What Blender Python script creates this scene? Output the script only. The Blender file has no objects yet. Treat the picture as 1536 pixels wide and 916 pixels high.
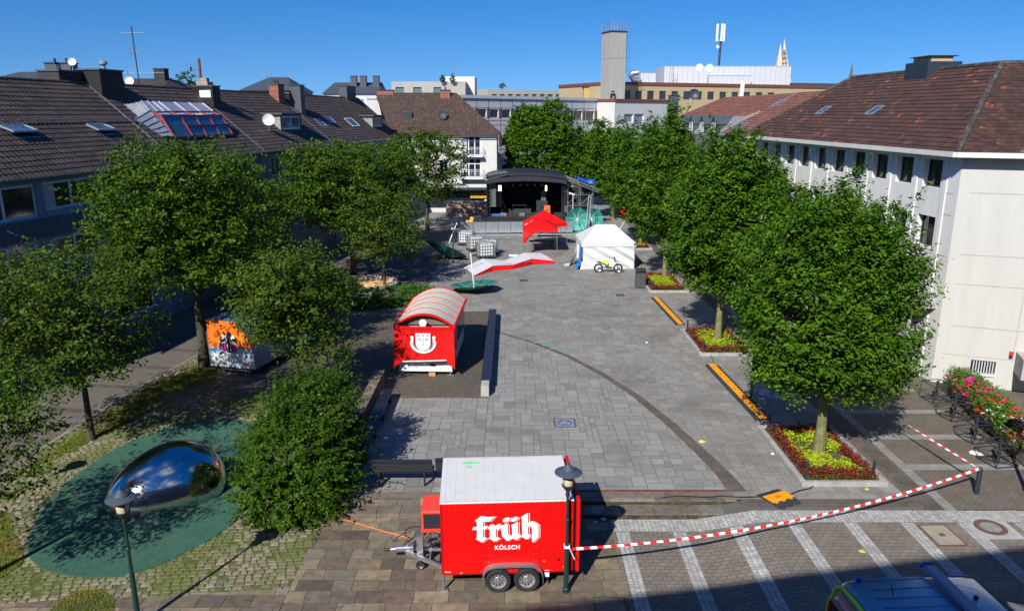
import bpy, math, random
import numpy as np
from mathutils import Vector, Matrix
from mathutils.geometry import tessellate_polygon
PI=math.pi; rad=math.radians
scn=bpy.context.scene; COL=scn.collection
rnd=random.Random(7)
# ---------------- camera model (also used to turn measured points into world points)
F=1130.; CX=768.; CY=458.; CH=11.5; PIT=math.atan(288/F); cP,sP=math.cos(PIT),math.sin(PIT)
def ray(px,py):
    u=(px-CX)/F; v=(CY-py)/F
    return (u,cP+v*sP,-sP+v*cP)
def G(px,py,z=0.0):
    d=ray(px,py); t=(z-CH)/d[2]; return Vector((d[0]*t,d[1]*t,z))
def atY(px,py,Y):
    d=ray(px,py); t=Y/d[1]; return Vector((d[0]*t,Y,CH+d[2]*t))
YF=20.95
def Hf(x,y):
    if x<-5.9: return -0.3*min(1,max(0,(29-y)/5))
    if y<YF: return -0.3*min(1,max(0,(7.2-x)/1.7))
    return 0.0
def GH(px,py):
    z=0.0
    for _ in range(8):
        p=G(px,py,z); z=Hf(p.x,p.y)
    return Vector((p.x,p.y,z))
# ---------------- materials
MATS={}
class NT:
    def __init__(s,m): s.t=m.node_tree; s.n=s.t.nodes; s.l=s.t.links
    def add(s,ty,**k):
        n=s.n.new(ty)
        for a,b in k.items():
            if a.startswith('i_'):
                key=a[2:]; key=int(key) if key.isdigit() else key.replace('_',' ')
                n.inputs[key].default_value=b
            else: setattr(n,a,b)
        return n
    def link(s,a,b): s.l.new(a,b)
def newmat(name):
    m=bpy.data.materials.new(name); m.use_nodes=True
    nt=NT(m); b=nt.n['Principled BSDF']; MATS[name]=m
    return m,nt,b
def c4(c): return (c[0],c[1],c[2],1)
def mat(name,col,rough=.6,metal=0,var=.12,scale=3.,bump=0.,bscale=None,spec=.5,dirt=None,dscale=1.2,damt=.5,emit=0,coat=0,attr=None,stretch=None):
    """procedural paint/plaster/metal: base colour varied by noise, optional dirt blotches, optional bump"""
    if name in MATS: return MATS[name]
    m,nt,b=newmat(name)
    b.inputs['Roughness'].default_value=rough; b.inputs['Metallic'].default_value=metal
    b.inputs['Specular IOR Level'].default_value=spec
    b.inputs['Coat Weight'].default_value=coat
    tc=nt.add('ShaderNodeTexCoord'); vec=tc.outputs['Object']
    if stretch:
        mp=nt.add('ShaderNodeMapping'); mp.inputs['Scale'].default_value=stretch; nt.link(vec,mp.inputs[0]); vec=mp.outputs[0]
    no=nt.add('ShaderNodeTexNoise',i_Scale=scale,i_Detail=6.,i_Roughness=.6); nt.link(vec,no.inputs['Vector'])
    mr=nt.add('ShaderNodeMapRange'); mr.inputs[1].default_value=.3; mr.inputs[2].default_value=.7
    mr.inputs[3].default_value=1-var; mr.inputs[4].default_value=1+var; nt.link(no.outputs[0],mr.inputs[0])
    val=mr.outputs[0]
    if attr:
        at=nt.add('ShaderNodeAttribute',attribute_name='tint'); m2=nt.add('ShaderNodeMapRange'); m2.inputs[3].default_value=1-attr; m2.inputs[4].default_value=1+attr
        nt.link(at.outputs['Fac'],m2.inputs[0]); mu=nt.add('ShaderNodeMath',operation='MULTIPLY'); nt.link(val,mu.inputs[0]); nt.link(m2.outputs[0],mu.inputs[1]); val=mu.outputs[0]
    vm=nt.add('ShaderNodeVectorMath',operation='SCALE'); vm.inputs[0].default_value=col; nt.link(val,vm.inputs['Scale'])
    out=vm.outputs[0]
    if dirt:
        n2=nt.add('ShaderNodeTexNoise',i_Scale=dscale,i_Detail=8.,i_Roughness=.7); nt.link(vec,n2.inputs['Vector'])
        r2=nt.add('ShaderNodeMapRange'); r2.inputs[1].default_value=.5; r2.inputs[2].default_value=.72; r2.inputs[3].default_value=0; r2.inputs[4].default_value=damt
        nt.link(n2.outputs[0],r2.inputs[0])
        mx=nt.add('ShaderNodeMix',data_type='RGBA'); nt.link(r2.outputs[0],mx.inputs[0]); nt.link(out,mx.inputs[6]); mx.inputs[7].default_value=c4(dirt); out=mx.outputs[2]
    nt.link(out,b.inputs['Base Color'])
    if bump:
        n3=nt.add('ShaderNodeTexNoise',i_Scale=bscale or scale*6,i_Detail=4.); nt.link(vec,n3.inputs['Vector'])
        bp=nt.add('ShaderNodeBump',i_Strength=bump,i_Distance=.02); nt.link(n3.outputs[0],bp.inputs['Height']); nt.link(bp.outputs[0],b.inputs['Normal'])
    if emit:
        b.inputs['Emission Color'].default_value=c4(col); b.inputs['Emission Strength'].default_value=emit
    return m
def tintmat(name,cols,rough=.8,nscale=8.,namt=.15,bump=.2,blot=None,bl=(1.2,.52,.62,.6),transl=0,spec=.3,spots=None):
    """colour picked per face by the 'tint' attribute through a ramp, plus noise and blotches"""
    if name in MATS: return MATS[name]
    m,nt,b=newmat(name); b.inputs['Roughness'].default_value=rough; b.inputs['Specular IOR Level'].default_value=spec
    at=nt.add('ShaderNodeAttribute',attribute_name='tint'); cr=nt.add('ShaderNodeValToRGB'); nt.link(at.outputs['Fac'],cr.inputs[0])
    e=cr.color_ramp.elements; k=len(cols)
    e[0].position=0; e[0].color=c4(cols[0]); e[1].position=1; e[1].color=c4(cols[-1])
    for i in range(1,k-1):
        q=e.new(i/(k-1)); q.color=c4(cols[i])
    tc=nt.add('ShaderNodeTexCoord'); no=nt.add('ShaderNodeTexNoise',i_Scale=nscale,i_Detail=6.,i_Roughness=.65); nt.link(tc.outputs['Object'],no.inputs['Vector'])
    mr=nt.add('ShaderNodeMapRange'); mr.inputs[1].default_value=.3; mr.inputs[2].default_value=.7; mr.inputs[3].default_value=1-namt; mr.inputs[4].default_value=1+namt; nt.link(no.outputs[0],mr.inputs[0])
    vm=nt.add('ShaderNodeVectorMath',operation='SCALE'); nt.link(cr.outputs[0],vm.inputs[0]); nt.link(mr.outputs[0],vm.inputs['Scale']); out=vm.outputs[0]
    for col,par in ([(blot,bl)] if blot else [])+(spots or []):
        n2=nt.add('ShaderNodeTexNoise',i_Scale=par[0],i_Detail=5.,i_Roughness=.6); nt.link(tc.outputs['Object'],n2.inputs['Vector'])
        r2=nt.add('ShaderNodeMapRange'); r2.inputs[1].default_value=par[1]; r2.inputs[2].default_value=par[2]; r2.inputs[4].default_value=par[3]; nt.link(n2.outputs[0],r2.inputs[0])
        mx=nt.add('ShaderNodeMix',data_type='RGBA'); nt.link(r2.outputs[0],mx.inputs[0]); nt.link(out,mx.inputs[6]); mx.inputs[7].default_value=c4(col); out=mx.outputs[2]
    nt.link(out,b.inputs['Base Color'])
    if bump:
        bp=nt.add('ShaderNodeBump',i_Strength=bump,i_Distance=.015); nt.link(no.outputs[0],bp.inputs['Height']); nt.link(bp.outputs[0],b.inputs['Normal'])
    if transl:
        tr=nt.add('ShaderNodeBsdfTranslucent'); nt.link(out,tr.inputs[0]); ms=nt.add('ShaderNodeMixShader'); ms.inputs[0].default_value=transl
        nt.link(b.outputs[0],ms.inputs[1]); nt.link(tr.outputs[0],ms.inputs[2]); nt.link(ms.outputs[0],nt.n['Material Output'].inputs[0])
    return m
def brickmat(name,c1,c2,mort,w=.2,h=.1,ms=.006,rough=.85,rot=0,offs=.5,nscale=2.,namt=.2,blot=None,bl=(.6,.5,.65,.5),vert=None,squash=1.,sqf=2,bump=.3):
    if name in MATS: return MATS[name]
    m,nt,b=newmat(name); b.inputs['Roughness'].default_value=rough; b.inputs['Specular IOR Level'].default_value=.3
    tc=nt.add('ShaderNodeTexCoord'); vec=tc.outputs['Object']
    if vert is not None:
        sx=nt.add('ShaderNodeSeparateXYZ'); cx=nt.add('ShaderNodeCombineXYZ'); nt.link(vec,sx.inputs[0]); nt.link(sx.outputs[vert],cx.inputs[0]); nt.link(sx.outputs[2],cx.inputs[1]); v0=cx.outputs[0]
    else: v0=vec
    mp=nt.add('ShaderNodeMapping'); mp.inputs['Rotation'].default_value=(0,0,rot); nt.link(v0,mp.inputs[0])
    br=nt.add('ShaderNodeTexBrick',offset=offs,squash=squash,squash_frequency=sqf); br.inputs['Color1'].default_value=c4(c1); br.inputs['Color2'].default_value=c4(c2); br.inputs['Mortar'].default_value=c4(mort)
    br.inputs['Scale'].default_value=1; br.inputs['Brick Width'].default_value=w; br.inputs['Row Height'].default_value=h; br.inputs['Mortar Size'].default_value=ms; br.inputs['Mortar Smooth'].default_value=.2
    nt.link(mp.outputs[0],br.inputs['Vector'])
    no=nt.add('ShaderNodeTexNoise',i_Scale=nscale,i_Detail=8.,i_Roughness=.7); nt.link(vec,no.inputs['Vector'])
    mr=nt.add('ShaderNodeMapRange'); mr.inputs[1].default_value=.3; mr.inputs[2].default_value=.7; mr.inputs[3].default_value=1-namt; mr.inputs[4].default_value=1+namt; nt.link(no.outputs[0],mr.inputs[0])
    vm=nt.add('ShaderNodeVectorMath',operation='SCALE'); nt.link(br.outputs[0],vm.inputs[0]); nt.link(mr.outputs[0],vm.inputs['Scale']); out=vm.outputs[0]
    if blot:
        n2=nt.add('ShaderNodeTexNoise',i_Scale=bl[0],i_Detail=8.,i_Roughness=.7); nt.link(vec,n2.inputs['Vector'])
        r2=nt.add('ShaderNodeMapRange'); r2.inputs[1].default_value=bl[1]; r2.inputs[2].default_value=bl[2]; r2.inputs[4].default_value=bl[3]; nt.link(n2.outputs[0],r2.inputs[0])
        mx=nt.add('ShaderNodeMix',data_type='RGBA'); nt.link(r2.outputs[0],mx.inputs[0]); nt.link(out,mx.inputs[6]); mx.inputs[7].default_value=c4(blot); out=mx.outputs[2]
    nt.link(out,b.inputs['Base Color'])
    bp=nt.add('ShaderNodeBump',i_Strength=bump,i_Distance=.01,invert=True); nt.link(br.outputs['Fac'],bp.inputs['Height']); nt.link(bp.outputs[0],b.inputs['Normal'])
    return m
# ---------------- mesh builder
class MB:
    def __init__(s): s.v=[]; s.f=[]; s.t=[]; s.mi=[]; s.cur=0; s.tint=.5
    def face(s,pts,tint=None):
        n=len(s.v); s.v+= [tuple(p) for p in pts]; s.f.append(tuple(range(n,n+len(pts)))); s.t.append(s.tint if tint is None else tint); s.mi.append(s.cur)
    def raw(s,vs,fs,tint=None):
        n=len(s.v); s.v+=[tuple(p) for p in vs]
        for f in fs: s.f.append(tuple(n+i for i in f)); s.t.append(s.tint if tint is None else tint); s.mi.append(s.cur)
    def box(s,x0,x1,y0,y1,z0,z1,M=None,bev=0):
        if bev:
            b=min(bev,abs(x1-x0)*.45,abs(y1-y0)*.45,abs(z1-z0)*.45)
            vs=[];idx={}
            def P(i,j,k,a):
                X=[x0,x1][i];Y=[y0,y1][j];Z=[z0,z1][k]; sx=1 if i==0 else -1; sy=1 if j==0 else -1; sz=1 if k==0 else -1
                return (X+(0 if a==0 else b*sx),Y+(0 if a==1 else b*sy),Z+(0 if a==2 else b*sz))
            for i in (0,1):
                for j in (0,1):
                    for k in (0,1):
                        for a in (0,1,2): idx[i,j,k,a]=len(vs); vs.append(P(i,j,k,a))
            fs=[]
            q=lambda L:fs.append(L)
            for i in (0,1): q([idx[i,0,0,0],idx[i,1,0,0],idx[i,1,1,0],idx[i,0,1,0]])
            for j in (0,1): q([idx[0,j,0,1],idx[1,j,0,1],idx[1,j,1,1],idx[0,j,1,1]])
            for k in (0,1): q([idx[0,0,k,2],idx[1,0,k,2],idx[1,1,k,2],idx[0,1,k,2]])
            for i in (0,1):
                for j in (0,1): q([idx[i,j,0,0],idx[i,j,1,0],idx[i,j,1,1],idx[i,j,0,1]])
                for k in (0,1): q([idx[i,0,k,0],idx[i,1,k,0],idx[i,1,k,2],idx[i,0,k,2]])
            for j in (0,1):
                for k in (0,1): q([idx[0,j,k,1],idx[1,j,k,1],idx[1,j,k,2],idx[0,j,k,2]])
            for i in (0,1):
                for j in (0,1):
                    for k in (0,1): q([idx[i,j,k,0],idx[i,j,k,1],idx[i,j,k,2]])
            c=((x0+x1)/2,(y0+y1)/2,(z0+z1)/2); out=[]
            for f in fs:
                a=[Vector(vs[t]) for t in f]; nn=(a[1]-a[0]).cross(a[2]-a[0]); ce=sum(a,Vector())/len(a)
                if nn.dot(ce-Vector(c))<0: f=f[::-1]
                out.append(f)
            if M: vs=[M@Vector(p) for p in vs]
            s.raw(vs,out); return
        vs=[(x,y,z) for z in (z0,z1) for y in (y0,y1) for x in (x0,x1)]
        if M: vs=[M@Vector(p) for p in vs]
        s.raw(vs,[(0,2,3,1),(4,5,7,6),(0,1,5,4),(2,6,7,3),(0,4,6,2),(1,3,7,5)])
    def tube(s,pts,r,n=8,closed=False,caps=True):
        pts=[Vector(p) for p in pts]; k=len(pts); rr=r if isinstance(r,(list,tuple)) else [r]*k
        rings=[]; up=None
        for i,p in enumerate(pts):
            a=pts[(i-1)%k] if (closed or i>0) else p; b=pts[(i+1)%k] if (closed or i<k-1) else p
            d=(b-a); d=d.normalized() if d.length>1e-9 else Vector((0,0,1))
            if up is None: up=d.orthogonal().normalized()
            up=(up-d*up.dot(d)); up=up.normalized() if up.length>1e-6 else d.orthogonal().normalized()
            w=d.cross(up)
            rings.append([p+(up*math.cos(2*PI*j/n)+w*math.sin(2*PI*j/n))*rr[i] for j in range(n)])
        vs=[q for R in rings for q in R]; fs=[]
        for i in range(k if closed else k-1):
            a=i*n; b=((i+1)%k)*n
            for j in range(n): fs.append((a+j,a+(j+1)%n,b+(j+1)%n,b+j))
        if caps and not closed: fs.append(tuple(range(n-1,-1,-1))); fs.append(tuple((k-1)*n+j for j in range(n)))
        s.raw(vs,fs)
    def bar(s,p,q,w,h=None,up=(0,0,1)):
        p=Vector(p);q=Vector(q);h=h or w; d=(q-p).normalized(); u=Vector(up); x=d.cross(u)
        if x.length<1e-4: x=d.orthogonal()
        x.normalize(); z=x.cross(d); vs=[]
        for e in (p,q):
            for a,b in ((-1,-1),(1,-1),(1,1),(-1,1)): vs.append(e+x*a*w/2+z*b*h/2)
        s.raw(vs,[(3,2,1,0),(4,5,6,7),(0,1,5,4),(1,2,6,5),(2,3,7,6),(3,0,4,7)])
    def lathe(s,prof,n=24,c=(0,0,0),M=None):
        vs=[];fs=[];k=len(prof)
        for r,z in prof:
            for j in range(n):
                p=Vector((c[0]+r*math.cos(2*PI*j/n),c[1]+r*math.sin(2*PI*j/n),c[2]+z)); vs.append(M@p if M else p)
        for i in range(k-1):
            for j in range(n): fs.append((i*n+j,i*n+(j+1)%n,(i+1)*n+(j+1)%n,(i+1)*n+j))
        s.raw(vs,fs)
    def poly(s,pts,z0=None,M=None):
        """flat tessellated polygon from 2D/3D pts"""
        P=[Vector((p[0],p[1],p[2] if len(p)>2 else (z0 or 0))) for p in pts]
        tr=tessellate_polygon([P]); vs=[M@p for p in P] if M else P
        fs=[]
        for t in tr:
            a,b,c=[P[i] for i in t]
            fs.append(t if (b-a).cross(c-a).z>0 else t[::-1])
        s.raw(vs,fs)
    def prism(s,pts,h,M=None,z0=0):
        """2D outline in local xy extruded z0..z0+h"""
        n=len(pts); A=sum(pts[i][0]*pts[(i+1)%n][1]-pts[(i+1)%n][0]*pts[i][1] for i in range(n))
        if A<0: pts=pts[::-1]
        P=[Vector((p[0],p[1],0)) for p in pts]; tr=tessellate_polygon([P])
        vs=[Vector((p[0],p[1],z0)) for p in pts]+[Vector((p[0],p[1],z0+h)) for p in pts]; fs=[]
        for t in tr:
            a,b,c=[P[i] for i in t]
            t=t if (b-a).cross(c-a).z>0 else t[::-1]
            fs.append(tuple(i+n for i in t)); fs.append(tuple(t[::-1]))
        for i in range(n): fs.append((i,(i+1)%n,n+(i+1)%n,n+i))
        if M: vs=[M@p for p in vs]
        s.raw(vs,fs)
    def grid(s,rows,closed=False,tint=None):
        k=len(rows[0]); vs=[p for R in rows for p in R]; fs=[]
        for i in range(len(rows)-1):
            for j in range(k if closed else k-1): fs.append((i*k+j,i*k+(j+1)%k,(i+1)*k+(j+1)%k,(i+1)*k+j))
        s.raw(vs,fs,tint)
    def build(s,name,mats,parent=None,smooth=False,label=None,angle=40):
        me=bpy.data.meshes.new(name); me.from_pydata([tuple(v) for v in s.v],[],s.f)
        if not isinstance(mats,(list,tuple)): mats=[mats]
        for m in mats: me.materials.append(m)
        if len(mats)>1: me.polygons.foreach_set('material_index',s.mi)
        at=me.attributes.new('tint','FLOAT','FACE'); at.data.foreach_set('value',np.array(s.t,dtype=np.float32))
        if smooth:
            me.polygons.foreach_set('use_smooth',[True]*len(me.polygons))
            try: me.set_sharp_from_angle(angle=rad(angle))
            except Exception: pass
        me.update(); o=bpy.data.objects.new(name,me); COL.objects.link(o)
        if parent: o.parent=parent
        if label: o['label']=label
        return o
def tag(o,label,cat,group=None):
    o['label']=label; o['category']=cat
    if group: o['group']=group
    return o
def thing(name,label,cat,loc=(0,0,0),rz=0,group=None):
    o=bpy.data.objects.new(name,None); o.empty_display_size=.3; COL.objects.link(o); o.location=loc; o.rotation_euler=(0,0,rz)
    return tag(o,label,cat,group)
def copy_tree(o,parent=None):
    c=o.copy(); COL.objects.link(c); c.parent=parent
    for ch in [k for k in bpy.data.objects if k.parent==o]: copy_tree(ch,c)
    return c
def struct(o): o['kind']='structure'; return o
def stuff(o): o['kind']='stuff'; return o
def text(name,s,size,m,parent,M,align='CENTER',spacing=1.,ext=.003,bold=0):
    cu=bpy.data.curves.new(name,'FONT'); cu.body=s; cu.size=size; cu.align_x=align; cu.space_character=spacing; cu.extrude=ext; cu.offset=bold
    t=bpy.data.objects.new(name,cu); COL.objects.link(t); bpy.context.view_layer.update()
    me=bpy.data.meshes.new_from_object(t.evaluated_get(bpy.context.evaluated_depsgraph_get())); bpy.data.objects.remove(t)
    me.materials.clear(); me.materials.append(m); o=bpy.data.objects.new(name,me); COL.objects.link(o); o.parent=parent; o.matrix_local=M
    return o
def clipconv(poly,conv):
    """clip 2D poly by convex CCW conv"""
    out=poly
    for i in range(len(conv)):
        a=conv[i]; b=conv[(i+1)%len(conv)]
        inp=out; out=[]
        if not inp: break
        def side(p): return (b[0]-a[0])*(p[1]-a[1])-(b[1]-a[1])*(p[0]-a[0])
        for j in range(len(inp)):
            p=inp[j]; q=inp[(j+1)%len(inp)]; sp=side(p); sq=side(q)
            if sp>=0: out.append(p)
            if (sp>=0)!=(sq>=0):
                t=sp/(sp-sq); out.append((p[0]+(q[0]-p[0])*t,p[1]+(q[1]-p[1])*t))
    return out
def ccw(p):
    A=sum(p[i][0]*p[(i+1)%len(p)][1]-p[(i+1)%len(p)][0]*p[i][1] for i in range(len(p)))
    return p if A>0 else p[::-1]
# ---------------- shared materials
M={}
M['asph']=mat('ground_grey',(.11,.105,.1),.9,var=.25,scale=.4)
M['black']=mat('black_metal',(.018,.02,.024),.45,metal=.3,var=.2)
M['iron']=mat('dark_iron',(.035,.045,.06),.5,metal=.4,var=.2,scale=9)
M['green_metal']=mat('dark_green_metal',(.012,.045,.035),.45,metal=.2,var=.3,scale=8,bump=.15,bscale=60)
M['galv']=mat('galvanised_steel',(.42,.44,.47),.38,metal=.75,var=.18,scale=14,dirt=(.2,.19,.17),dscale=6,damt=.4)
M['alu']=mat('dull_aluminium',(.5,.52,.55),.35,metal=.8,var=.15,scale=4)
M['glass']=mat('dark_window_glass',(.012,.018,.024),.06,var=.4,scale=1.2,spec=.8)
M['glassb']=mat('sky_lit_glass',(.05,.11,.2),.05,var=.5,scale=2.,spec=.9)
M['whitepl']=mat('white_plastic',(.78,.78,.76),.4,var=.05)
M['whitefr']=mat('white_window_frame',(.62,.66,.7),.5,var=.06)
M['rubber']=mat('tyre_rubber',(.018,.018,.02),.75,var=.3,scale=20,bump=.2)
M['conc']=mat('pale_concrete',(.36,.355,.34),.85,var=.18,scale=2.5,dirt=(.16,.15,.13),dscale=1.5,damt=.6,bump=.3,bscale=40)
M['zinc']=mat('zinc_sheet',(.3,.34,.4),.4,metal=.5,var=.15,scale=4)
M['slate']=mat('slate_cladding',(.05,.06,.075),.6,var=.3,scale=6,bump=.3,bscale=20)
M['lead']=mat('grey_flashing',(.3,.31,.33),.55,metal=.3,var=.3,scale=5)
M['rooftile']=tintmat('brown_roof_tile',[(.042,.034,.031),(.06,.047,.042),(.05,.04,.036),(.08,.062,.052)],.62,nscale=3,namt=.25,bump=.2,blot=(.12,.09,.07),bl=(.5,.5,.7,.35))
M['rooftile2']=tintmat('warm_brown_roof_tile',[(.05,.034,.028),(.07,.046,.037),(.06,.04,.033),(.09,.058,.045)],.7,nscale=3,namt=.25,bump=.2)
M['rooftile3']=tintmat('mottled_roof_tile',[(.045,.027,.022),(.07,.04,.031),(.055,.033,.027),(.1,.05,.034)],.6,nscale=3,namt=.3,bump=.2,spots=[((.42,.11,.045),(1.3,.62,.68,.75)),((.3,.28,.26),(2.6,.69,.74,.7))])
M['rooftiler']=tintmat('red_brown_roof_tile',[(.14,.06,.042),(.2,.085,.06),(.16,.07,.05),(.26,.11,.075)],.7,nscale=3,namt=.25,bump=.2)
M['brickred']=brickmat('red_chimney_brick',(.3,.075,.04),(.22,.055,.035),(.2,.17,.15),.24,.08,.012,vert=0)
M['brickdark']=brickmat('dark_chimney_tile',(.05,.045,.045),(.035,.032,.034),(.02,.02,.02),.3,.3,.012,vert=0,offs=0)
M['wood']=mat('weathered_wood',(.2,.16,.12),.8,var=.3,scale=3,stretch=(1,8,8),bump=.3)
# ================= GROUND AND PAVING =================
XB=[-3000,-5.9,5.5,7.2,3000]; YB=[-300,YF,24,29,4000]
def cells():
    for i in range(4):
        for j in range(4): yield XB[i],XB[i+1],YB[j],YB[j+1]
def hz(x,y,cx,cy): return Hf(x+(1e-4 if cx>x else -1e-4),y+(1e-4 if cy>y else -1e-4))
def sheet(name,pts,dz,m,kind=None):
    mb=MB(); pts=ccw([(p[0],p[1]) for p in pts])
    for x0,x1,y0,y1 in cells():
        q=clipconv(pts,[(x0,y0),(x1,y0),(x1,y1),(x0,y1)])
        if len(q)<3: continue
        r=[q[0]]
        for p in q[1:]:
            if math.dist(p,r[-1])>1e-4: r.append(p)
        if math.dist(r[0],r[-1])<1e-4: r.pop()
        if len(r)<3: continue
        mb.poly([(p[0],p[1],hz(p[0],p[1],(x0+x1)/2,(y0+y1)/2)+dz) for p in r])
    o=mb.build(name,m); o['kind']=kind or 'structure'; return o
def ashlar(w,h,seed,sizes,u):
    r=random.Random(seed); nx=int(w/u); ny=int(h/u); occ=[[0]*nx for _ in range(ny)]; out=[]
    for j in range(ny):
        for i in range(nx):
            if occ[j][i]: continue
            ss=sizes[:]; r.shuffle(ss)
            for a,b in ss+[(2,1),(1,2),(1,1)]:
                if i+a<=nx and j+b<=ny and all(not occ[j+q][i+p] for p in range(a) for q in range(b)):
                    for p in range(a):
                        for q in range(b): occ[j+q][i+p]=1
                    out.append((i*u,j*u,(i+a)*u,(j+b)*u)); break
    return out
def tiles(name,conv,rects,org,ang,gap,dz,m,seed,jit=0):
    r=random.Random(seed); mb=MB(); conv=ccw([(p[0],p[1]) for p in conv]); ca,sa=math.cos(ang),math.sin(ang)
    for x0,y0,x1,y1 in rects:
        P=[]
        for x,y in ((x0+gap,y0+gap),(x1-gap,y0+gap),(x1-gap,y1-gap),(x0+gap,y1-gap)):
            x+=r.uniform(-jit,jit); y+=r.uniform(-jit,jit); P.append((org[0]+x*ca-y*sa,org[1]+x*sa+y*ca))
        q=clipconv(P,conv)
        if len(q)<3: continue
        cx=sum(p[0] for p in q)/len(q); cy=sum(p[1] for p in q)/len(q)
        t=r.random(); d=r.uniform(-.0015,.0015)
        mb.face([(p[0],p[1],hz(p[0],p[1],cx,cy)+dz+d) for p in q],t)
    o=mb.build(name,m); return struct(o)
sheet('ground',[(-2900,-280),(2900,-280),(2900,3800),(-2900,3800)],0,M['asph'])
# --- plaza
grout=mat('paving_grout',(.10,.095,.085),.95,var=.3,scale=6)
slab=tintmat('grey_granite_slab',[(.19,.184,.17),(.235,.228,.212),(.21,.202,.186),(.27,.262,.245),(.215,.2,.175)],.78,nscale=14,namt=.16,bump=.2,blot=(.12,.11,.095),bl=(.45,.5,.68,.55),spots=[((.11,.1,.085),(5.5,.66,.7,.5)),((.3,.29,.27),(.16,.5,.7,.4)),((.14,.125,.1),(1.7,.6,.66,.4))])
slab2=tintmat('pale_granite_slab',[(.185,.182,.172),(.25,.246,.232),(.22,.215,.202),(.28,.275,.258)],.78,nscale=16,namt=.15,bump=.2,blot=(.13,.12,.105),bl=(.6,.52,.7,.5),spots=[((.11,.1,.085),(6.,.67,.7,.55)),((.29,.28,.26),(.2,.5,.7,.4)),((.15,.135,.11),(1.9,.6,.66,.4))])
sheet('plaza_joints',[(-20,20.96),(12.3,20.96),(12.3,110),(-20,110)],.004,grout)
outer=[(-5.8,20.97),(12.3,20.97),(12.3,78),(-5.8,78)]
tiles('plaza_paving',outer,ashlar(18.2,57.2,3,[(3,2),(2,2),(2,3),(3,2),(2,1),(3,3)],.2),(-5.8,20.97),0,.007,.010,slab,4)
sheet('far_paving',[(-20,78),(12.3,78),(12.3,110),(-20,110)],.009,mat('far_grey_paving',(.22,.21,.2),.85,var=.12,scale=.8))
arc=[G(*p) for p in [(740,497),(800,515),(850,535),(900,562),(950,595),(1000,637),(1050,685),(1078,715),(1094,738)]]
fan1=[(-5.5,21.4),(-1.0,21.4),(-1.0,29.6),(-5.5,29.6)]
fan2=[(-1.0,21.4)]+[(6.72,21.4)]+[(p.x,p.y) for p in reversed(arc[:-1])][:7]+[(-1.0,39.4)]
fr=ashlar(12.6,18.2,9,[(3,2),(2,2),(2,3),(4,3),(3,3),(3,2),(4,2),(2,1)],.22)
fan2=[(-1.0,21.4),(6.75,21.4)]+[(p.x,p.y) for p in reversed(arc[1:-1])]+[(-.95,39.3)]
sheet('fan_joints',[(-5.5,21.4)]+fan2[1:-1]+[(-.95,39.3),(-.95,29.6),(-5.5,29.6)],.014,grout)
tiles('fan_paving',fan1,fr,(-5.6,21.35),0,.010,.020,slab2,5)
tiles('fan_paving',fan2,fr,(-5.6,21.35),0,.010,.020,slab2,6)
# dark arc band
bandm=brickmat('dark_brown_band_stone',(.125,.1,.084),(.105,.086,.072),(.05,.042,.036),.5,.4,.008,blot=(.05,.04,.034),bl=(1.1,.5,.65,.5))
mb=MB(); L=[];R=[]
for i,p in enumerate(arc):
    a=arc[max(0,i-1)];b=arc[min(len(arc)-1,i+1)]; d=(b-a).normalized(); n=Vector((-d.y,d.x,0))
    if n.x<0: n=-n
    w=.13+.42*(i/(len(arc)-1))**1.2
    L.append((p.x-n.x*.04,p.y-n.y*.04,.025)); R.append((p.x+n.x*w,p.y+n.y*w,.025))
mb.grid([R,L]); struct(mb.build('curved_band',bandm))
# steps: two shallow risers between plaza and the lower street
stepm=tintmat('worn_sandstone',[(.15,.125,.1),(.24,.2,.145),(.12,.1,.085),(.22,.22,.19)],.85,nscale=5,namt=.25,bump=.4,blot=(.075,.07,.04),bl=(1.6,.5,.62,.6))
steptop=tintmat('step_tread_stone',[(.13,.11,.092),(.16,.135,.11),(.11,.092,.078)],.85,nscale=5,namt=.2,bump=.3,blot=(.07,.06,.045),bl=(1.2,.5,.65,.6))
for nm,y0,y1,z1,x1 in (('upper_step',20.9,21.42,.022,6.9),('lower_step',20.36,20.897,-.135,7.1)):
    mb=MB(); x=-5.62; r=random.Random(int(y0*10))
    while x<x1:
        w=r.choice([.55,.7,.85,1.0]); xe=min(x1,x+w); mb.tint=r.random()
        mb.cur=0; mb.box(x+.004,xe-.004,y0,y1,-.5,z1-.006,bev=.008); x=xe
    struct(mb.build(nm,[stepm]))
mb=MB()
for nm in (0,):
    mb.box(-5.6,6.9,21.06,21.425,.0225,.026)
struct(mb.build('step_edge',steptop))
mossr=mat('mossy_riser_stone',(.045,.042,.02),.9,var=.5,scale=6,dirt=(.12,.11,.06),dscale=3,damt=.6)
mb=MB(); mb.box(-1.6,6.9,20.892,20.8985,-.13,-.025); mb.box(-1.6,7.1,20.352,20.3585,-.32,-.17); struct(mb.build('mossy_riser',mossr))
mb=MB(); mb.box(1.6,6.74,21.43,21.53,.0,.045); struct(mb.build('rusty_drain_channel',mat('rusty_steel',(.16,.045,.022),.8,var=.4,scale=6)))
sheet('dark_edge_band',[(6.8,21.0),(12.3,21.0),(12.3,20.55),(7.12,20.55)],.012,bandm)
# --- brown brick field under the booth
brownb=brickmat('brown_paving_brick',(.12,.1,.08),(.1,.084,.066),(.05,.045,.034),.2,.1,.009,rot=rad(90),blot=(.075,.072,.04),bl=(.8,.52,.66,.5),namt=.2)
sheet('booth_field',[(-14.5,29.7),(-1.02,29.7),(-.95,43.6),(-8.6,43.6),(-13.5,36)],.028,brownb)
sheet('field_edge',[(-5.9,29.45),(-1.02,29.45),(-1.02,29.75),(-5.9,29.75)],.032,bandm)
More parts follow.
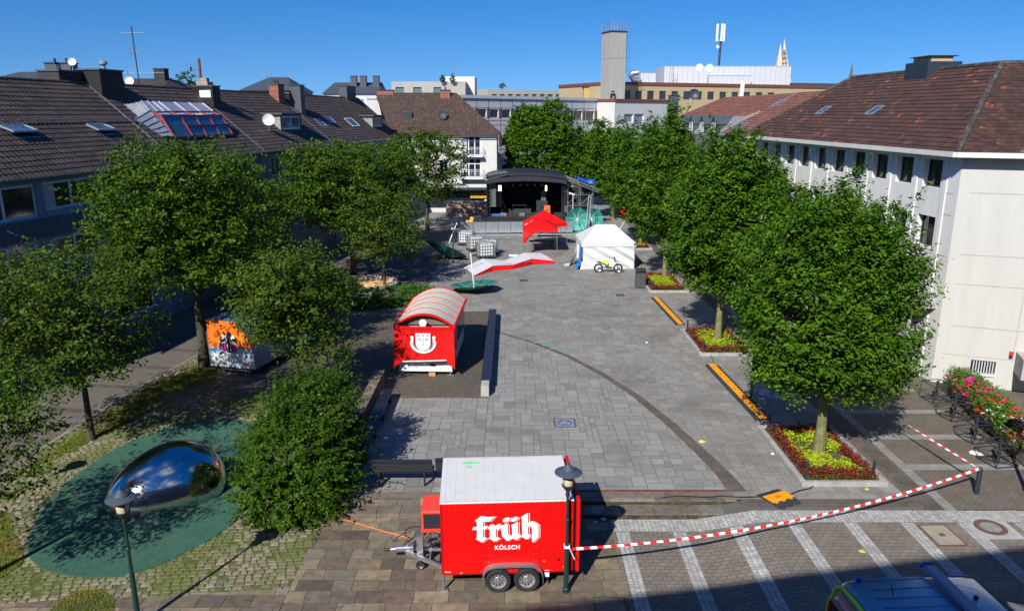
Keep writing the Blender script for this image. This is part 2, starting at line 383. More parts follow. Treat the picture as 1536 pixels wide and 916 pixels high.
# --- left side: path, cobbles, rubber oval
pathm=brickmat('path_brick',(.15,.13,.115),(.13,.115,.10),(.085,.075,.065),.2,.1,.008,rot=rad(40),blot=(.09,.08,.06),bl=(.7,.5,.7,.4),namt=.15)
pathm2=brickmat('path_band_sett',(.1,.092,.08),(.13,.118,.1),(.045,.042,.03),.12,.12,.014,rot=rad(40))
sheet('left_path',[(-42,8),(-5.92,8),(-5.92,29),(-8.3,29.2),(-10,60),(-5.92,70),(-5.92,110),(-42,110)],.0045,pathm)
LA=GH(0,712);LB=GH(215,578);LC=GH(300,545)
dl=Vector((LB.x-LA.x,LB.y-LA.y,0)).normalized(); nl=Vector((-dl.y,dl.x,0))
def offp(P,a,b): return (P.x+dl.x*a+nl.x*b,P.y+dl.y*a+nl.y*b)
for k in range(7):
    a=-3+k*2.6
    sheet('path_band',[offp(LA,a,0.15),offp(LA,a+.35,.15),offp(LA,a+.35,7),offp(LA,a,7)],.009,pathm2)
sheet('path_kerb',[offp(LA,-6,-.05),offp(LA,13,-.05),offp(LA,13,.09),offp(LA,-6,.09)],.013,mat('path_edge_stone',(.2,.185,.16),.9,var=.3,scale=8))
cobz=ccw([(-5.72,20.3),(-5.9,24),(-7.4,30.2),(-12.6,33.2),offp(LA,11.5,-.1),offp(LA,-8,-.1),(-24,15.3),(-5.7,16.88)])
mossm=mat('moss_and_grass_joint',(.075,.1,.016),.95,var=.5,scale=3.5,dirt=(.14,.11,.03),dscale=.7,damt=.7,bump=.5,bscale=60)
sheet('cobble_joints',[(-5.7,15.5),(-24,13.9)]+[p for p in cobz if p not in ((-24,15.3),(-5.7,16.88))] if 0 else cobz,.008,mossm)
cobm=tintmat('worn_cobble',[(.17,.145,.1),(.24,.205,.145),(.12,.11,.085),(.21,.165,.12),(.28,.25,.19)],.8,nscale=10,namt=.3,bump=.3,blot=(.085,.11,.02),bl=(.6,.44,.6,.8))
def cobbles(name,conv,org,ang,W,Hh,seed,skip=None):
    r=random.Random(seed); mb=MB(); ca,sa=math.cos(ang),math.sin(ang); y=0; conv=ccw(conv)
    while y<Hh:
        h=r.uniform(.15,.18); x=-r.uniform(0,.3)
        while x<W:
            w=r.uniform(.17,.28); g=r.uniform(.01,.026)
            P=[]
            yy=y+.12*math.sin(x*.45+1)
            for a,b in ((x+g,yy+g),(x+w-g,yy+g),(x+w-g,yy+h-g),(x+g,yy+h-g)):
                a+=r.uniform(-.012,.012); b+=r.uniform(-.012,.012); P.append((org[0]+a*ca-b*sa,org[1]+a*sa+b*ca))
            x+=w
            cx=sum(p[0] for p in P)/4; cy=sum(p[1] for p in P)/4
            if skip and skip(cx,cy): continue
            if not inside(cx,cy,conv): continue
            q=P
            if r.random()<.09: continue
            t=r.random(); z=Hf(cx,cy); d=r.uniform(-.004,.004)
            top=[(cx+(p[0]-cx)*.8,cy+(p[1]-cy)*.8,Hf(*p)+.026+d) for p in q]; bot=[(p[0],p[1],Hf(*p)+.009) for p in q]
            mb.face(top,t)
            for k in range(len(q)): mb.face([bot[k],bot[(k+1)%len(q)],top[(k+1)%len(q)],top[k]],t)
        y+=h
    return struct(mb.build(name,cobm))
oval_px=[(42,822),(52,845),(78,858),(130,866),(200,860),(270,833),(340,793),(388,738),(402,695),(395,652),(358,629),(300,632),(230,650),(160,682),(98,727),(58,775)]
def smooth_loop(P,n=4):
    out=[];k=len(P)
    for i in range(k):
        p0,p1,p2,p3=P[(i-1)%k],P[i],P[(i+1)%k],P[(i+2)%k]
        for j in range(n):
            t=j/n; out.append(tuple(.5*((2*p1[a])+(-p0[a]+p2[a])*t+(2*p0[a]-5*p1[a]+4*p2[a]-p3[a])*t*t+(-p0[a]+3*p1[a]-3*p2[a]+p3[a])*t**3) for a in range(len(p1))))
    return out
oval=smooth_loop([tuple(GH(*p))[:2] for p in oval_px])
def inside(x,y,P):
    c=False;n=len(P)
    for i in range(n):
        a=P[i];b=P[(i+1)%n]
        if (a[1]>y)!=(b[1]>y) and x<(b[0]-a[0])*(y-a[1])/(b[1]-a[1])+a[0]: c=not c
    return c
gA_px=[(-30,735),(60,690),(150,630),(215,584),(300,549),(330,556),(322,572),(240,600),(200,632),(150,655),(80,690),(20,712)]
gB_px=[(66,925),(90,900),(120,886),(155,884),(172,900),(170,930),(60,930)]
gC_px=[(-20,765),(10,768),(22,800),(38,835),(30,850),(5,865),(-20,880)]
gD_px=[(362,615),(385,585),(400,600),(395,625),(372,628)]
GP=[[tuple(GH(*p))[:2] for p in q] for q in (gA_px,gB_px,gC_px,gD_px)]
cobbles('cobble_paving',cobz,(-27,11.5),rad(8),24,24,11,lambda x,y: inside(x,y,oval) or any(inside(x,y,q) for q in GP[:3]))
rub=mat('green_rubber_surface',(.03,.105,.07),.92,var=.3,scale=9,dirt=(.05,.11,.075),dscale=.9,damt=.7,bump=.8,bscale=90)
mb=MB()
sheet('rubber_play_surface',oval,.034,rub)
mb=MB(); k=len(oval)
mb.raw([(x,y,Hf(x,y)+.034) for x,y in oval]+[(x,y,Hf(x,y)) for x,y in oval],[(i,(i+1)%k,k+(i+1)%k,k+i) for i in range(k)]); struct(mb.build('rubber_edge',rub))
# grass
grassm=tintmat('grass_blades',[(.09,.15,.012),(.13,.2,.016),(.18,.22,.025),(.28,.24,.05)],.8,nscale=2,namt=.2,bump=0,blot=(.34,.26,.08),bl=(.55,.5,.62,.8),transl=.25)
soilm=mat('turf_soil',(.12,.14,.025),.95,var=.4,scale=4,dirt=(.3,.22,.08),dscale=.8,damt=.8)
def grass(poly,n,seed,h=.06):
    r=random.Random(seed); xs=[p[0] for p in poly]; ys=[p[1] for p in poly]; mb=MB(); c=0
    while c<n:
        x=r.uniform(min(xs),max(xs)); y=r.uniform(min(ys),max(ys))
        if not inside(x,y,poly) or inside(x,y,oval): continue
        c+=1; a=r.uniform(0,2*PI); w=.012; z=Hf(x,y)+.008; hh=h*r.uniform(.6,1.4); lx=r.uniform(-.04,.04); ly=r.uniform(-.04,.04)
        dx,dy=math.cos(a)*w,math.sin(a)*w
        mb.face([(x-dx,y-dy,z),(x+dx,y+dy,z),(x+lx,y+ly,z+hh)],r.random())
    return mb
for i,(q,n) in enumerate(zip(GP,(22000,5000,5000,1500))):
    sheet('turf_soil',q,.016,soilm)
    stuff(tag(grass(q,n,20+i).build('grass',grassm),['dry yellow green grass strip between path and cobbles round the thin tree','patch of bright green grass in the cobbles at the bottom edge','green grass at the left edge beside the oval rubber surface','small tuft of green grass between the oval surface and the round bush'][i],'grass'))
# --- foreground stone slabs
fz=[(-5.7,8.0),(2.9,8.0),(2.9,20.355),(-5.7,20.355)]
def rows(w,h,seed,rh,lens):
    r=random.Random(seed); out=[];y=0
    while y<h:
        hh=rh*r.uniform(.92,1.08); x=-r.uniform(0,.6)
        while x<w:
            l=r.choice(lens)*r.uniform(.9,1.1); out.append((x,y,x+l,y+hh)); x+=l
        y+=hh
    return out
slate=tintmat('mixed_stone_slab',[(.085,.068,.056),(.2,.16,.105),(.12,.095,.075),(.165,.15,.115),(.24,.19,.125),(.105,.082,.07),(.155,.115,.085)],.72,nscale=4.5,namt=.28,bump=.35,blot=(.13,.12,.05),bl=(1.3,.55,.66,.4),spots=[((.06,.05,.045),(3.,.6,.7,.5))])
sheet('slab_joints',fz,.005,mat('mossy_joint',(.045,.045,.022),.95,var=.4,scale=5))
tiles('stone_slab_paving',fz,rows(9.2,12.8,31,.46,[.5,.62,.75,.9]),(-5.9,8.0),0,.007,.012,slate,32)
fz2=[(-26,8.0),(-5.7,8.0),(-5.7,16.9),(-26,15.13)]
sheet('slab_joints',fz2,.012,MATS['mossy_joint'])
tiles('stone_slab_paving',fz2,rows(21,9.5,33,.46,[.5,.62,.75,.9]),(-26,8),0,.007,.024,slate,34)
# --- right foreground: brown bricks, pale sett stripes
pk=brickmat('parking_brick',(.2,.17,.14),(.165,.142,.118),(.085,.075,.062),.24,.16,.011,rot=rad(0),blot=(.24,.21,.18),bl=(.5,.55,.72,.35),namt=.18)
sett=tintmat('pale_granite_sett',[(.34,.335,.32),(.43,.42,.4),(.29,.285,.27),(.47,.46,.44)],.8,nscale=12,namt=.2,bump=.3,blot=(.2,.19,.17),bl=(1.4,.55,.7,.5))
sheet('parking_bays',[(2.9,2),(34,2),(34,20.36),(7.11,20.36),(7.11,20.34),(2.9,20.34)],.005,pk)
sj=mat('sett_joint',(.16,.155,.14),.95,var=.2)
def setts(name,x0,x1,y0,y1,s,dz,seed):
    sheet('sett_joints',[(x0,y0),(x1,y0),(x1,y1),(x0,y1)],dz,sj)
    r=random.Random(seed); mb=MB(); nx=max(1,round((x1-x0)/s)); sx=(x1-x0)/nx; y=y0
    for c in range(nx):
        y=y0
        while y<y1-.02:
            h=s*r.uniform(.8,1.25); ye=min(y1,y+h); xa=x0+c*sx
            P=[(xa+.008,y+.008),(xa+sx-.008,y+.008),(xa+sx-.008,ye-.006),(xa+.008,ye-.006)]
            mb.face([(a+r.uniform(-.004,.004),b+r.uniform(-.004,.004),Hf(a,b)+dz+.005+r.uniform(-.001,.001)) for a,b in P],r.random()); y=ye
    return struct(mb.build(name,sett))
for k in range(9):
    x=3.02+1.645*k; setts('bay_stripe',x,x+.39,8.5,19.62,.115,.010,50+k)
setts('gutter_setts',2.95,20,19.63,20.3,.13,.014,70)
# --- right pavement
side=brickmat('sidewalk_brick',(.165,.138,.112),(.14,.118,.096),(.055,.048,.038),.2,.1,.009,rot=rad(90),blot=(.095,.088,.045),bl=(.6,.5,.64,.5),namt=.2)
sheet('right_pavement',[(12.3,20.3),(34,20.3),(34,110),(12.3,110)],.005,side)
sheet('right_dark_channel',[(12.35,20.3),(12.95,20.3),(12.95,75),(12.35,75)],.012,bandm)
palest=brickmat('pale_pavement_stone',(.26,.255,.24),(.22,.215,.2),(.13,.125,.115),.4,.3,.01,rot=0,blot=(.16,.15,.11),bl=(1.2,.5,.66,.4))
sheet('pale_pavement_line',[(12.97,20.3),(13.3,20.3),(13.3,75),(12.97,75)],.012,palest)
for k in range(12):
    y=22.95+2.42*k; sheet('pale_pavement_band',[(13.32,y),(17.3,y),(17.3,y+.42),(13.32,y+.42)],.012,palest)
# street and pavement under the camera's own building line
sheet('street_surface',[(-60,-60),(60,-60),(60,2),(-60,2)],.004,MATS['ground_grey'])

# dead leaves and gum spots scattered over the paving
r=random.Random(77); mb=MB()
for k in range(900):
    x=r.uniform(-5,12); y=21.6+abs(r.gauss(0,1))*16
    if k%3==0: x=r.choice([9.0,-5.2])+r.gauss(0,.35)
    if x<-5.2 or y>72 or (x<-.9 and 29<y<44): continue
    a=r.uniform(0,PI); l=r.uniform(.015,.04); w=l*.5; c,s_=math.cos(a),math.sin(a); z=.03
    mb.face([(x+l*c,y+l*s_,z),(x-w*s_,y+w*c,z+.008),(x-l*c,y-l*s_,z),(x+w*s_,y-w*c,z+.006)],r.random())
stuff(tag(mb.build('leaf_litter',tintmat('dead_leaf',[(.16,.1,.04),(.24,.17,.05),(.1,.12,.03),(.3,.24,.1)],.8,bump=0)),'scattered dead leaves and crumbs lying all over the grey paving','leaf litter'))
mb=MB()
for k in range(900):
    x=r.uniform(-5,9); y=21.6+abs(r.gauss(0,1))*15
    if (x<-.9 and 29<y<44) or x>6.5 and y<22: continue
    q=r.uniform(.012,.03); mb.face([(x+q*math.cos(i*PI/3),y+q*math.sin(i*PI/3),.0265) for i in range(6)],r.random())
struct(mb.build('gum_spots',tintmat('gum_spot',[(.09,.085,.08),(.06,.055,.05),(.34,.33,.31)],.9,bump=0)))
# ================= BUILDINGS =================
def chain(o):
    m=Matrix.Identity(4)
    while o: 
        m=o.matrix_basis@m; o=o.parent
    return m
_b=MB.build
def bw(mb,name,mats,parent,M=None,smooth=False,label=None,angle=40):
    """build; mb holds coordinates in frame M (world if None); parent anywhere in the chain"""
    T=chain(parent).inverted() if parent else Matrix.Identity(4)
    if M: T=T@M
    mb.v=[tuple(T@Vector(p)) for p in mb.v]
    return _b(mb,name,mats,parent,smooth,label,angle)
def frame(P0,P1):
    d=Vector((P1[0]-P0[0],P1[1]-P0[1],0)); return Matrix.Translation((P0[0],P0[1],0))@Matrix.Rotation(math.atan2(d.y,d.x),4,'Z')
def onM(M,px,py,yl=0):
    """pixel -> (s,z) on plane y=yl of frame M"""
    D=Vector(ray(px,py)); C=Vector((0,0,CH)); Mi=M.inverted(); c=Mi@C; d=Mi.to_3x3()@D
    t=(yl-c.y)/d.y; p=c+d*t; return p.x,p.z
def wall(mb,x0,x1,z0,z1,ops,dep=.16,y=0.,zt=None):
    xs=sorted(set([x0,x1]+[max(x0,min(x1,v)) for o in ops for v in o[:2]])); zs=sorted(set([z0,z1]+[max(z0,min(z1,v)) for o in ops for v in o[2:4]]))
    for i in range(len(xs)-1):
        for j in range(len(zs)-1):
            cx=(xs[i]+xs[i+1])/2; cz=(zs[j]+zs[j+1])/2
            if any(o[0]<cx<o[1] and o[2]<cz<o[3] for o in ops): continue
            mb.face([(xs[i],y,zs[j]),(xs[i+1],y,zs[j]),(xs[i+1],y,zs[j+1]),(xs[i],y,zs[j+1])])
    for a,b,c,d in [o[:4] for o in ops]:
        Y=y+dep
        mb.face([(a,y,c),(a,y,d),(a,Y,d),(a,Y,c)]); mb.face([(b,y,d),(b,y,c),(b,Y,c),(b,Y,d)])
        mb.face([(a,y,c),(a,Y,c),(b,Y,c),(b,y,c)]); mb.face([(a,y,d),(b,y,d),(b,Y,d),(a,Y,d)])
CURT=mat('pale_curtain',(.45,.44,.42),.9,var=.1,stretch=(12,12,1),scale=2)
def window(parent,M,a,b,c,d,dep=.14,fm=None,mul=(.5,),tr=(),fw=.06,gm=None,sill=False,curtain=0,name='window',label=None):
    fm=fm or M_['whitefr']; mb=MB(); y0,y1=dep-.05,dep+.02; w=b-a;h=d-c
    mb.box(a,b,y0,y1,c,c+fw); mb.box(a,b,y0,y1,d-fw,d); mb.box(a,a+fw,y0,y1,c+fw,d-fw); mb.box(b-fw,b,y0,y1,c+fw,d-fw)
    for m in mul: mb.box(a+w*m-fw*.6,a+w*m+fw*.6,y0+.004,y1,c+fw,d-fw)
    for t in tr: mb.box(a+fw,b-fw,y0+.008,y1,c+h*t-fw*.5,c+h*t+fw*.5)
    f=bw(mb,name,fm,parent,M,label=label)
    mb=MB(); mb.face([(a+fw*.5,dep-.01,c+fw*.5),(b-fw*.5,dep-.01,c+fw*.5),(b-fw*.5,dep-.01,d-fw*.5),(a+fw*.5,dep-.01,d-fw*.5)])
    bw(mb,'pane',gm or M_['glass'],f,M)
    if sill:
        mb=MB(); mb.box(a-.05,b+.05,-.06,dep-.06,c-.06,c-.002); bw(mb,'sill',M_['conc'],f,M)
    if curtain:
        mb=MB(); mb.box(a+fw,a+fw+(w-2*fw)*curtain,dep-.024,dep-.014,c+fw,d-fw); bw(mb,'curtain',CURT,f,M)
    return f
M_=M
def tslope(mb,O,U,V,L,um,uM,course=.34,colw=.30,amp=.022,seed=1,fine=True):
    r=random.Random(seed); N=U.cross(V).normalized()
    if N.z<0: N=-N
    n=max(1,round(L/course)); cs=L/n
    prof=[(0,amp*.2),(.3,amp),(.62,amp*.5),(.85,-amp*.4),(1,amp*.2)] if fine else [(0,0),(.5,amp),(1,0)]
    for i in range(n):
        v0=i*cs; v1=v0+cs; vm=(v0+v1)/2; a=um(vm); b=uM(vm); k0=math.floor(a/colw); k1=math.ceil(b/colw)
        row=[];
        for k in range(k0,k1):
            t=r.random()
            for j in range(len(prof)-1):
                ua=(k+prof[j][0])*colw; ub=(k+prof[j+1][0])*colw
                if ub<=a or ua>=b: continue
                ua=max(a,ua); ub=min(b,ub)
                ha,hb=prof[j][1],prof[j+1][1]
                p0=O+U*ua+V*(v0-.03)+N*(.045+ha); p1=O+U*ub+V*(v0-.03)+N*(.045+hb); p2=O+U*ub+V*v1+N*(.012+hb); p3=O+U*ua+V*v1+N*(.012+ha)
                mb.face([p0,p1,p2,p3],t)
                mb.face([O+U*ua+V*(v0-.03)+N*(-.01),O+U*ub+V*(v0-.03)+N*(-.01),p1,p0],t*.5)
def gable_roof(parent,M,x0,x1,ye,ze,yr,zr,yb,m,seed=1,name='roof',course=.34,fine=True,colw=.30,verge=True,hip0=0,hip1=0):
    mb=MB(); V=Vector((0,yr-ye,zr-ze)); L=V.length; V.normalize(); U=Vector((1,0,0))
    tslope(mb,Vector((0,ye,ze)),U,V,L,lambda v:x0+hip0*v/L,lambda v:x1-hip1*v/L,course=course,seed=seed,fine=fine,colw=colw)
    # rear slope + ridge tiles
    mb.tint=.3
    mb.face([(x1-hip1,yr,zr),(x0+hip0,yr,zr),(x0,yb,ze),(x1,yb,ze)])
    if hip0: mb.face([(x0+hip0,yr,zr),(x0,ye,ze),(x0,yb,ze)])
    if hip1: mb.face([(x1-hip1,yr,zr),(x1,yb,ze),(x1,ye,ze)])
    x=x0+hip0; r=random.Random(seed+9)
    while x<x1-hip1:
        xe=min(x1-hip1,x+.4); mb.tint=r.random()
        vs=[];n=6
        for xx,rr in ((x,.13),(xe,.115)):
            for j in range(n+1):
                a=PI*j/n; vs.append((xx,yr+rr*1.1*math.cos(a),zr-.04+rr*math.sin(a)))
        mb.raw(vs,[(j,j+1,n+2+j,n+1+j) for j in range(n)]); x=xe
    return bw(mb,name,m,parent,M,smooth=False)
def chimney(parent,M,x0,x1,y0,y1,z0,z1,m,cap=True,pots=0,name='chimney',label=None):
    mb=MB(); mb.box(x0,x1,y0,y1,z0,z1); ch=bw(mb,name,m,parent,M,label=label)
    if cap:
        mb=MB(); mb.box(x0-.07,x1+.07,y0-.07,y1+.07,z1+.001,z1+.09); bw(mb,'cap',M_['slate'] if cap==1 else M_['iron'],ch,M)
    for k in range(pots):
        mb=MB(); xx=x0+(x1-x0)*(k+.5)/pots; mb.lathe([(.1,z1+.09),(.09,z1+.4),(.11,z1+.42),(.0,z1+.42)],10,(xx,(y0+y1)/2,0)); bw(mb,'chimney_pot',M_['iron'],ch,M)
    return ch
def skylight(parent,M,x0,x1,y0,y1,slope,z0,y00,up=0.,fm=None,gm=None):
    """roof window; (y00,z0) a point of the slope plane, slope=dz/dy"""
    Z=lambda y,h:z0+(y-y00)*slope+h
    fm=fm or M_['zinc']; mb=MB(); t=.07; h=.09
    for a,b,c,d in ((x0,x1,y0,y0+t),(x0,x1,y1-t,y1),(x0,x0+t,y0+t,y1-t),(x1-t,x1,y0+t,y1-t)):
        f=lambda x,y,hh:(x,y,Z(y,hh)+(up*(y1-y)/(y1-y0)))
        vs=[f(a,c,0),f(b,c,0),f(b,d,0),f(a,d,0),f(a,c,h),f(b,c,h),f(b,d,h),f(a,d,h)]
        mb.raw(vs,[(0,3,2,1),(4,5,6,7),(0,1,5,4),(1,2,6,5),(2,3,7,6),(3,0,4,7)])
    if up:
        vs=[(x0,y0,Z(y0,0)),(x1,y0,Z(y0,0)),(x1,y0+.05,Z(y0,0)+.12),(x0,y0+.05,Z(y0,0)+.12)]; mb.raw(vs,[(0,1,2,3)])
    s=bw(mb,'skylight',fm,parent,M)
    mb=MB(); mb.face([(x0+t/2,y0+t/2,Z(y0+t/2,.06)+up*.97),(x1-t/2,y0+t/2,Z(y0+t/2,.06)+up*.97),(x1-t/2,y1-t/2,Z(y1-t/2,.06)),(x0+t/2,y1-t/2,Z(y1-t/2,.06))]); bw(mb,'pane',gm or M_['glassb'],s,M)
    return s
def gutter(parent,M,x0,x1,y,z,m=None,rr=.07,name='gutter'):
    mb=MB(); vs=[];n=6
    for xx in (x0,x1):
        for j in range(n+1):
            a=PI+PI*j/n; vs.append((xx,y+rr*math.cos(a),z+rr*math.sin(a)))
    k=n+1; mb.raw(vs,[(j,j+1,k+j+1,k+j) for j in range(n)])
    mb.box(x0,x1,y-rr-.006,y-rr+.004,z-.01,z+.012)
    return bw(mb,name,m or M_['zinc'],parent,M)
def dish(parent,M,p,r,dirv,m=None,pole=.8,name='satellite_dish',nm2='dish_mast'):
    d=Vector(dirv).normalized(); R=d.to_track_quat('Z','Y').to_matrix().to_4x4(); T=Matrix.Translation(p)@R
    mb=MB(); mb.lathe([(0,.0),(r*.5,r*.07),(r*.85,r*.2),(r,r*.28),(r*1.0,r*.26),(r*.5,r*.03),(0,-.03)],18,(0,0,0),T)
    mb.tube([T@Vector((0,-r*.9,r*.24)),T@Vector((0,-r*.15,r*.9))],.012,5)
    o=bw(mb,name,m or M_['whitepl'],parent,M,smooth=True)
    mb=MB(); mb.tube([Vector(p)-d*.05,Vector(p)-d*.12+Vector((0,0,-.1)),Vector(p)-d*.12+Vector((0,0,-pole))],.025,6); bw(mb,nm2,M_['galv'],o,M)
    return o
# ---- left row
ML=Matrix.Translation((-21.5,32,0))@Matrix.Rotation(math.atan2(.9904,.1381),4,'Z')
SL=(13.2-9)/5.
def lhouse(name,label,s0,s1,wallm,ops,seed,roofm=None,rear=8.):
    t=thing(name,label,'house',ML@Vector((s0,0,0)),0); t.rotation_euler=(0,0,math.atan2(.9904,.1381))
    mb=MB(); wall(mb,s0,s1,0,8.98,[o[:4] for o in ops]); 
    mb.face([(s0,0,0),(s0,0,8.98),(s0,5,13.15),(s0,10,8.98),(s0,10,0)]); mb.face([(s1,0,0),(s1,10,0),(s1,10,8.98),(s1,5,13.15),(s1,0,8.98)])
    mb.face([(s0,10,0),(s0,10,8.98),(s1,10,8.98),(s1,10,0)])
    bw(mb,'wall',wallm,t,ML)
    gable_roof(t,ML,s0+.02,s1-.02,-.28,9.0-.28*SL,5,13.2,10.3,roofm or M['rooftile'],seed)
    gutter(t,ML,s0,s1,-.36,8.78)
    for o in ops:
        a,b,c,d=o[:4]; kw=o[4] if len(o)>4 else {}
        window(t,ML,a,b,c,d,**kw)
    mb=MB();
    Z=lambda y:9+y*SL
    for q in (0,.18):   # flashing strip on the party line
        pass
    mb.raw([(s1-.1,-.2,Z(-.2)+.07),(s1+.1,-.2,Z(-.2)+.07),(s1+.1,5,Z(5)+.07),(s1-.1,5,Z(5)+.07)],[(0,1,2,3)])
    bw(mb,'flashing',M['lead'],t,ML)
    mb=MB(); mb.tube([(s1-.25,-.36,8.75),(s1-.25,-.12,8.45),(s1-.25,-.1,.1)],.05,6); bw(mb,'downpipe',M['zinc'],t,ML)
    return t
bluegrey=mat('blue_grey_render',(.17,.25,.33),.85,var=.1,scale=1.5,dirt=(.09,.13,.17),dscale=1,damt=.4)
greyr=mat('grey_render',(.17,.18,.19),.85,var=.12,scale=1.5)
lgrey=mat('pale_grey_render',(.36,.38,.42),.85,var=.08,scale=1.5)
fb=dict(fm=mat('pale_blue_frame',(.6,.68,.75),.5,var=.06),fw=.11,mul=(.5,))
W1=[]
for a,b,c in ((-4.2,-.5,.2),(-1.9,1.9,.0),(2.3,5.95,.2),(6.35,9.9,0)):
    if a!=-4.2: W1.append((a,b,7.2,8.48,dict(fb,curtain=c)))
W1[0]=(-1.9,1.85,7.0,8.46,dict(fb))
W1+=[(-1.9,1.5,4.6,5.95,dict(fb)),(2.2,5.7,4.6,5.9,dict(fb,curtain=.12)),(6.3,9.8,4.6,5.9,dict(fb)),(-1.5,1.5,.9,3.0,dict(fb)),(3.2,4.4,.05,2.4,dict(fb,mul=())),(6.0,9.5,.9,3.0,dict(fb))]
h1=lhouse('row_house','blue grey house at the left edge with dark tiled roof and two tilted roof windows',-7,12.75,bluegrey,W1,1)
mb=MB(); mb.box(-7,12.7,-.035,-.002,6.05,6.9); bw(mb,'wall_band',mat('dark_blue_band',(.07,.1,.14),.85,var=.1),h1,ML)
skylight(h1,ML,2.9,4.5,1.55,2.3,SL,9,0,up=.35,gm=M['glassb']); skylight(h1,ML,8.7,10.2,1.55,2.25,SL,9,0,up=.3)
mb=MB(); mb.tube([(-1,2.38,9+2.38*SL+.2),(12.7,2.38,9+2.38*SL+.2)],.025,5)
for k in range(14): mb.bar((-.5+k,2.38,9+2.38*SL+.2),(-.5+k,2.6,9+2.6*SL+.03),.03)
bw(mb,'snow_guard',M['lead'],h1,ML)
c1=chimney(h1,ML,12.8,14.9,4.0,5.4,11.6,13.9,M['brickdark'],label='wide dark tiled chimney with vents on top')
chimney(h1,ML,10.9,12.75,5.1,6.4,12.4,13.75,MATS['brickred'] if 0 else M['brickdark'],pots=1)
dish(h1,ML,(12.6,5.5,14.35),.22,(-.95,-.6,.15),pole=.6)
mb=MB(); mb.lathe([(.12,0),(.12,.25),(.25,.32),(.25,.45),(.12,.55),(0,.56)],12,(14.2,4.7,13.99)); bw(mb,'vent_cowl',M['zinc'],h1,ML,smooth=True)
W2=[(21.2,23.0,6.5,8.45,dict(mul=(),fw=.08)),(14,16,6.9,8.3),(17.2,19.4,6.9,8.3),(14,16,4.0,5.5),(17.2,19.4,4.0,5.5),(21.2,23.,3.6,5.6,dict(mul=()))]
h2=lhouse('row_house','grey house with red glazed attic conservatory bulging from its brown roof',12.8,24.0,greyr,W2,2)
chimney(h2,ML,23.9,24.95,3.3,4.7,11.2,13.35,M['brickdark'],label='dark tiled chimney with broken brick top')
mb=MB(); mb.box(22.75,22.79,4.2,4.21,13,13.1)
mb=MB(); mb.tube([(24.2,4.3,13.4),(24.2,4.3,15.3)],.11,8); bw(mb,'flue_pipe',mat('rusty_flue',(.16,.06,.04),.8,var=.3),h2,ML)
mb=MB(); mb.box(24.0,24.8,3.7,4.55,13.45,13.7); mb.box(24.1,24.5,3.8,4.4,13.7,13.95); bw(mb,'broken_brickwork',mat('pale_brick_rubble',(.3,.24,.18),.9,var=.4,scale=9),h2,ML)
mb=MB(); mb.box(23.86,23.89,3.45,4.3,12.6,13.1); bw(mb,'vent_plate',M['whitefr'],h2,ML)
# attic conservatory: zinc cheek, red bars, glass
redbar=mat('red_timber_bar',(.3,.035,.025),.5,var=.1)
def RP(s,y,h=0): return Vector((s,y,9+y*SL+h))
cons=MB(); P={}
xs=[14.95,17.0,18.7,20.4,22.1]
top=[(x,2.5,.48) for x in xs]; midp=[(x,1.85,.8) for x in xs]; low=[(x,1.1,.15) for x in xs]
T3=[RP(*p) for p in top]; M3=[RP(*p) for p in midp]; L3=[RP(*p) for p in low]
gl=MB()
for i in range(4):
    gl.face([L3[i],L3[i+1],M3[i+1],M3[i]]); gl.face([M3[i],M3[i+1],T3[i+1],T3[i]])
    cons.bar(M3[i],M3[i+1],.1); cons.bar(L3[i],L3[i+1],.12); cons.bar(T3[i],T3[i+1],.1)
for i in range(5): cons.bar(L3[i],M3[i],.1); cons.bar(M3[i],T3[i],.1)
gl.face([RP(14.95,2.5,0),L3[0],M3[0],T3[0]]); gl.face([L3[4],RP(22.1,2.5,0),T3[4],M3[4]])
for i in (1,2,3): cons.bar((L3[i]+M3[i])/2+Vector((0,-.02,.03)),(L3[i+1 if i<4 else i]+M3[i+1 if i<4 else i])/2+Vector((0,-.02,.03)),.07)
cons.bar(RP(14.9,1.15,.05),RP(14.9,2.5,.05),.14); cons.bar((RP(14.95,2.5,0)+L3[0])/2,M3[0],.09)
ao=bw(cons,'attic_conservatory',redbar,h2,ML)
bw(gl,'glazing',M['glassb'],ao,ML)
mb=MB(); hood=[RP(14.0,3.5,.05),RP(14.6,3.35,.25),RP(15.3,3.25,.5),RP(17,3.2,.52),RP(22.2,3.2,.5),RP(22.4,3.3,.1)]
low_=[RP(14.0,2.6,.05),RP(14.6,2.0,.36),RP(14.85,2.4,.56),RP(17,2.45,.58),RP(22.15,2.45,.58),RP(22.4,2.5,.05)]
mb.grid([low_,hood]); 
for i in range(16):
    t=i/15; k=min(4,int(t*5)); f=t*5-k; mb.bar(low_[k].lerp(low_[k+1],f)+Vector((0,0,.03)),hood[k].lerp(hood[k+1],f)+Vector((0,0,.03)),.045)
mb.face([RP(13.3,2.5,.03),RP(14.0,1.3,.05),RP(14.85,1.1,.2),RP(14.85,2.45,.6)]);
for i in range(6):
    t=i/5; mb.bar(RP(13.3,2.5,.05).lerp(RP(14.0,1.3,.07),t),RP(14.85,2.45,.63).lerp(RP(14.85,1.1,.23),t),.04)
bw(mb,'zinc_hood',mat('pale_seamed_zinc',(.38,.4,.46),.45,metal=.4,var=.15),ao,ML)
W3=[(25.5,27.0,6.9,8.3),(28.5,30.5,6.9,8.3),(32,34,6.9,8.3),(25.5,27.0,4,5.4),(28.5,30.5,4,5.4),(32,34,4,5.4)]
h3=lhouse('row_house','brown roofed house with flat topped slate dormer, big white satellite dish and red brick chimney',24.0,37.7,greyr,W3,3)
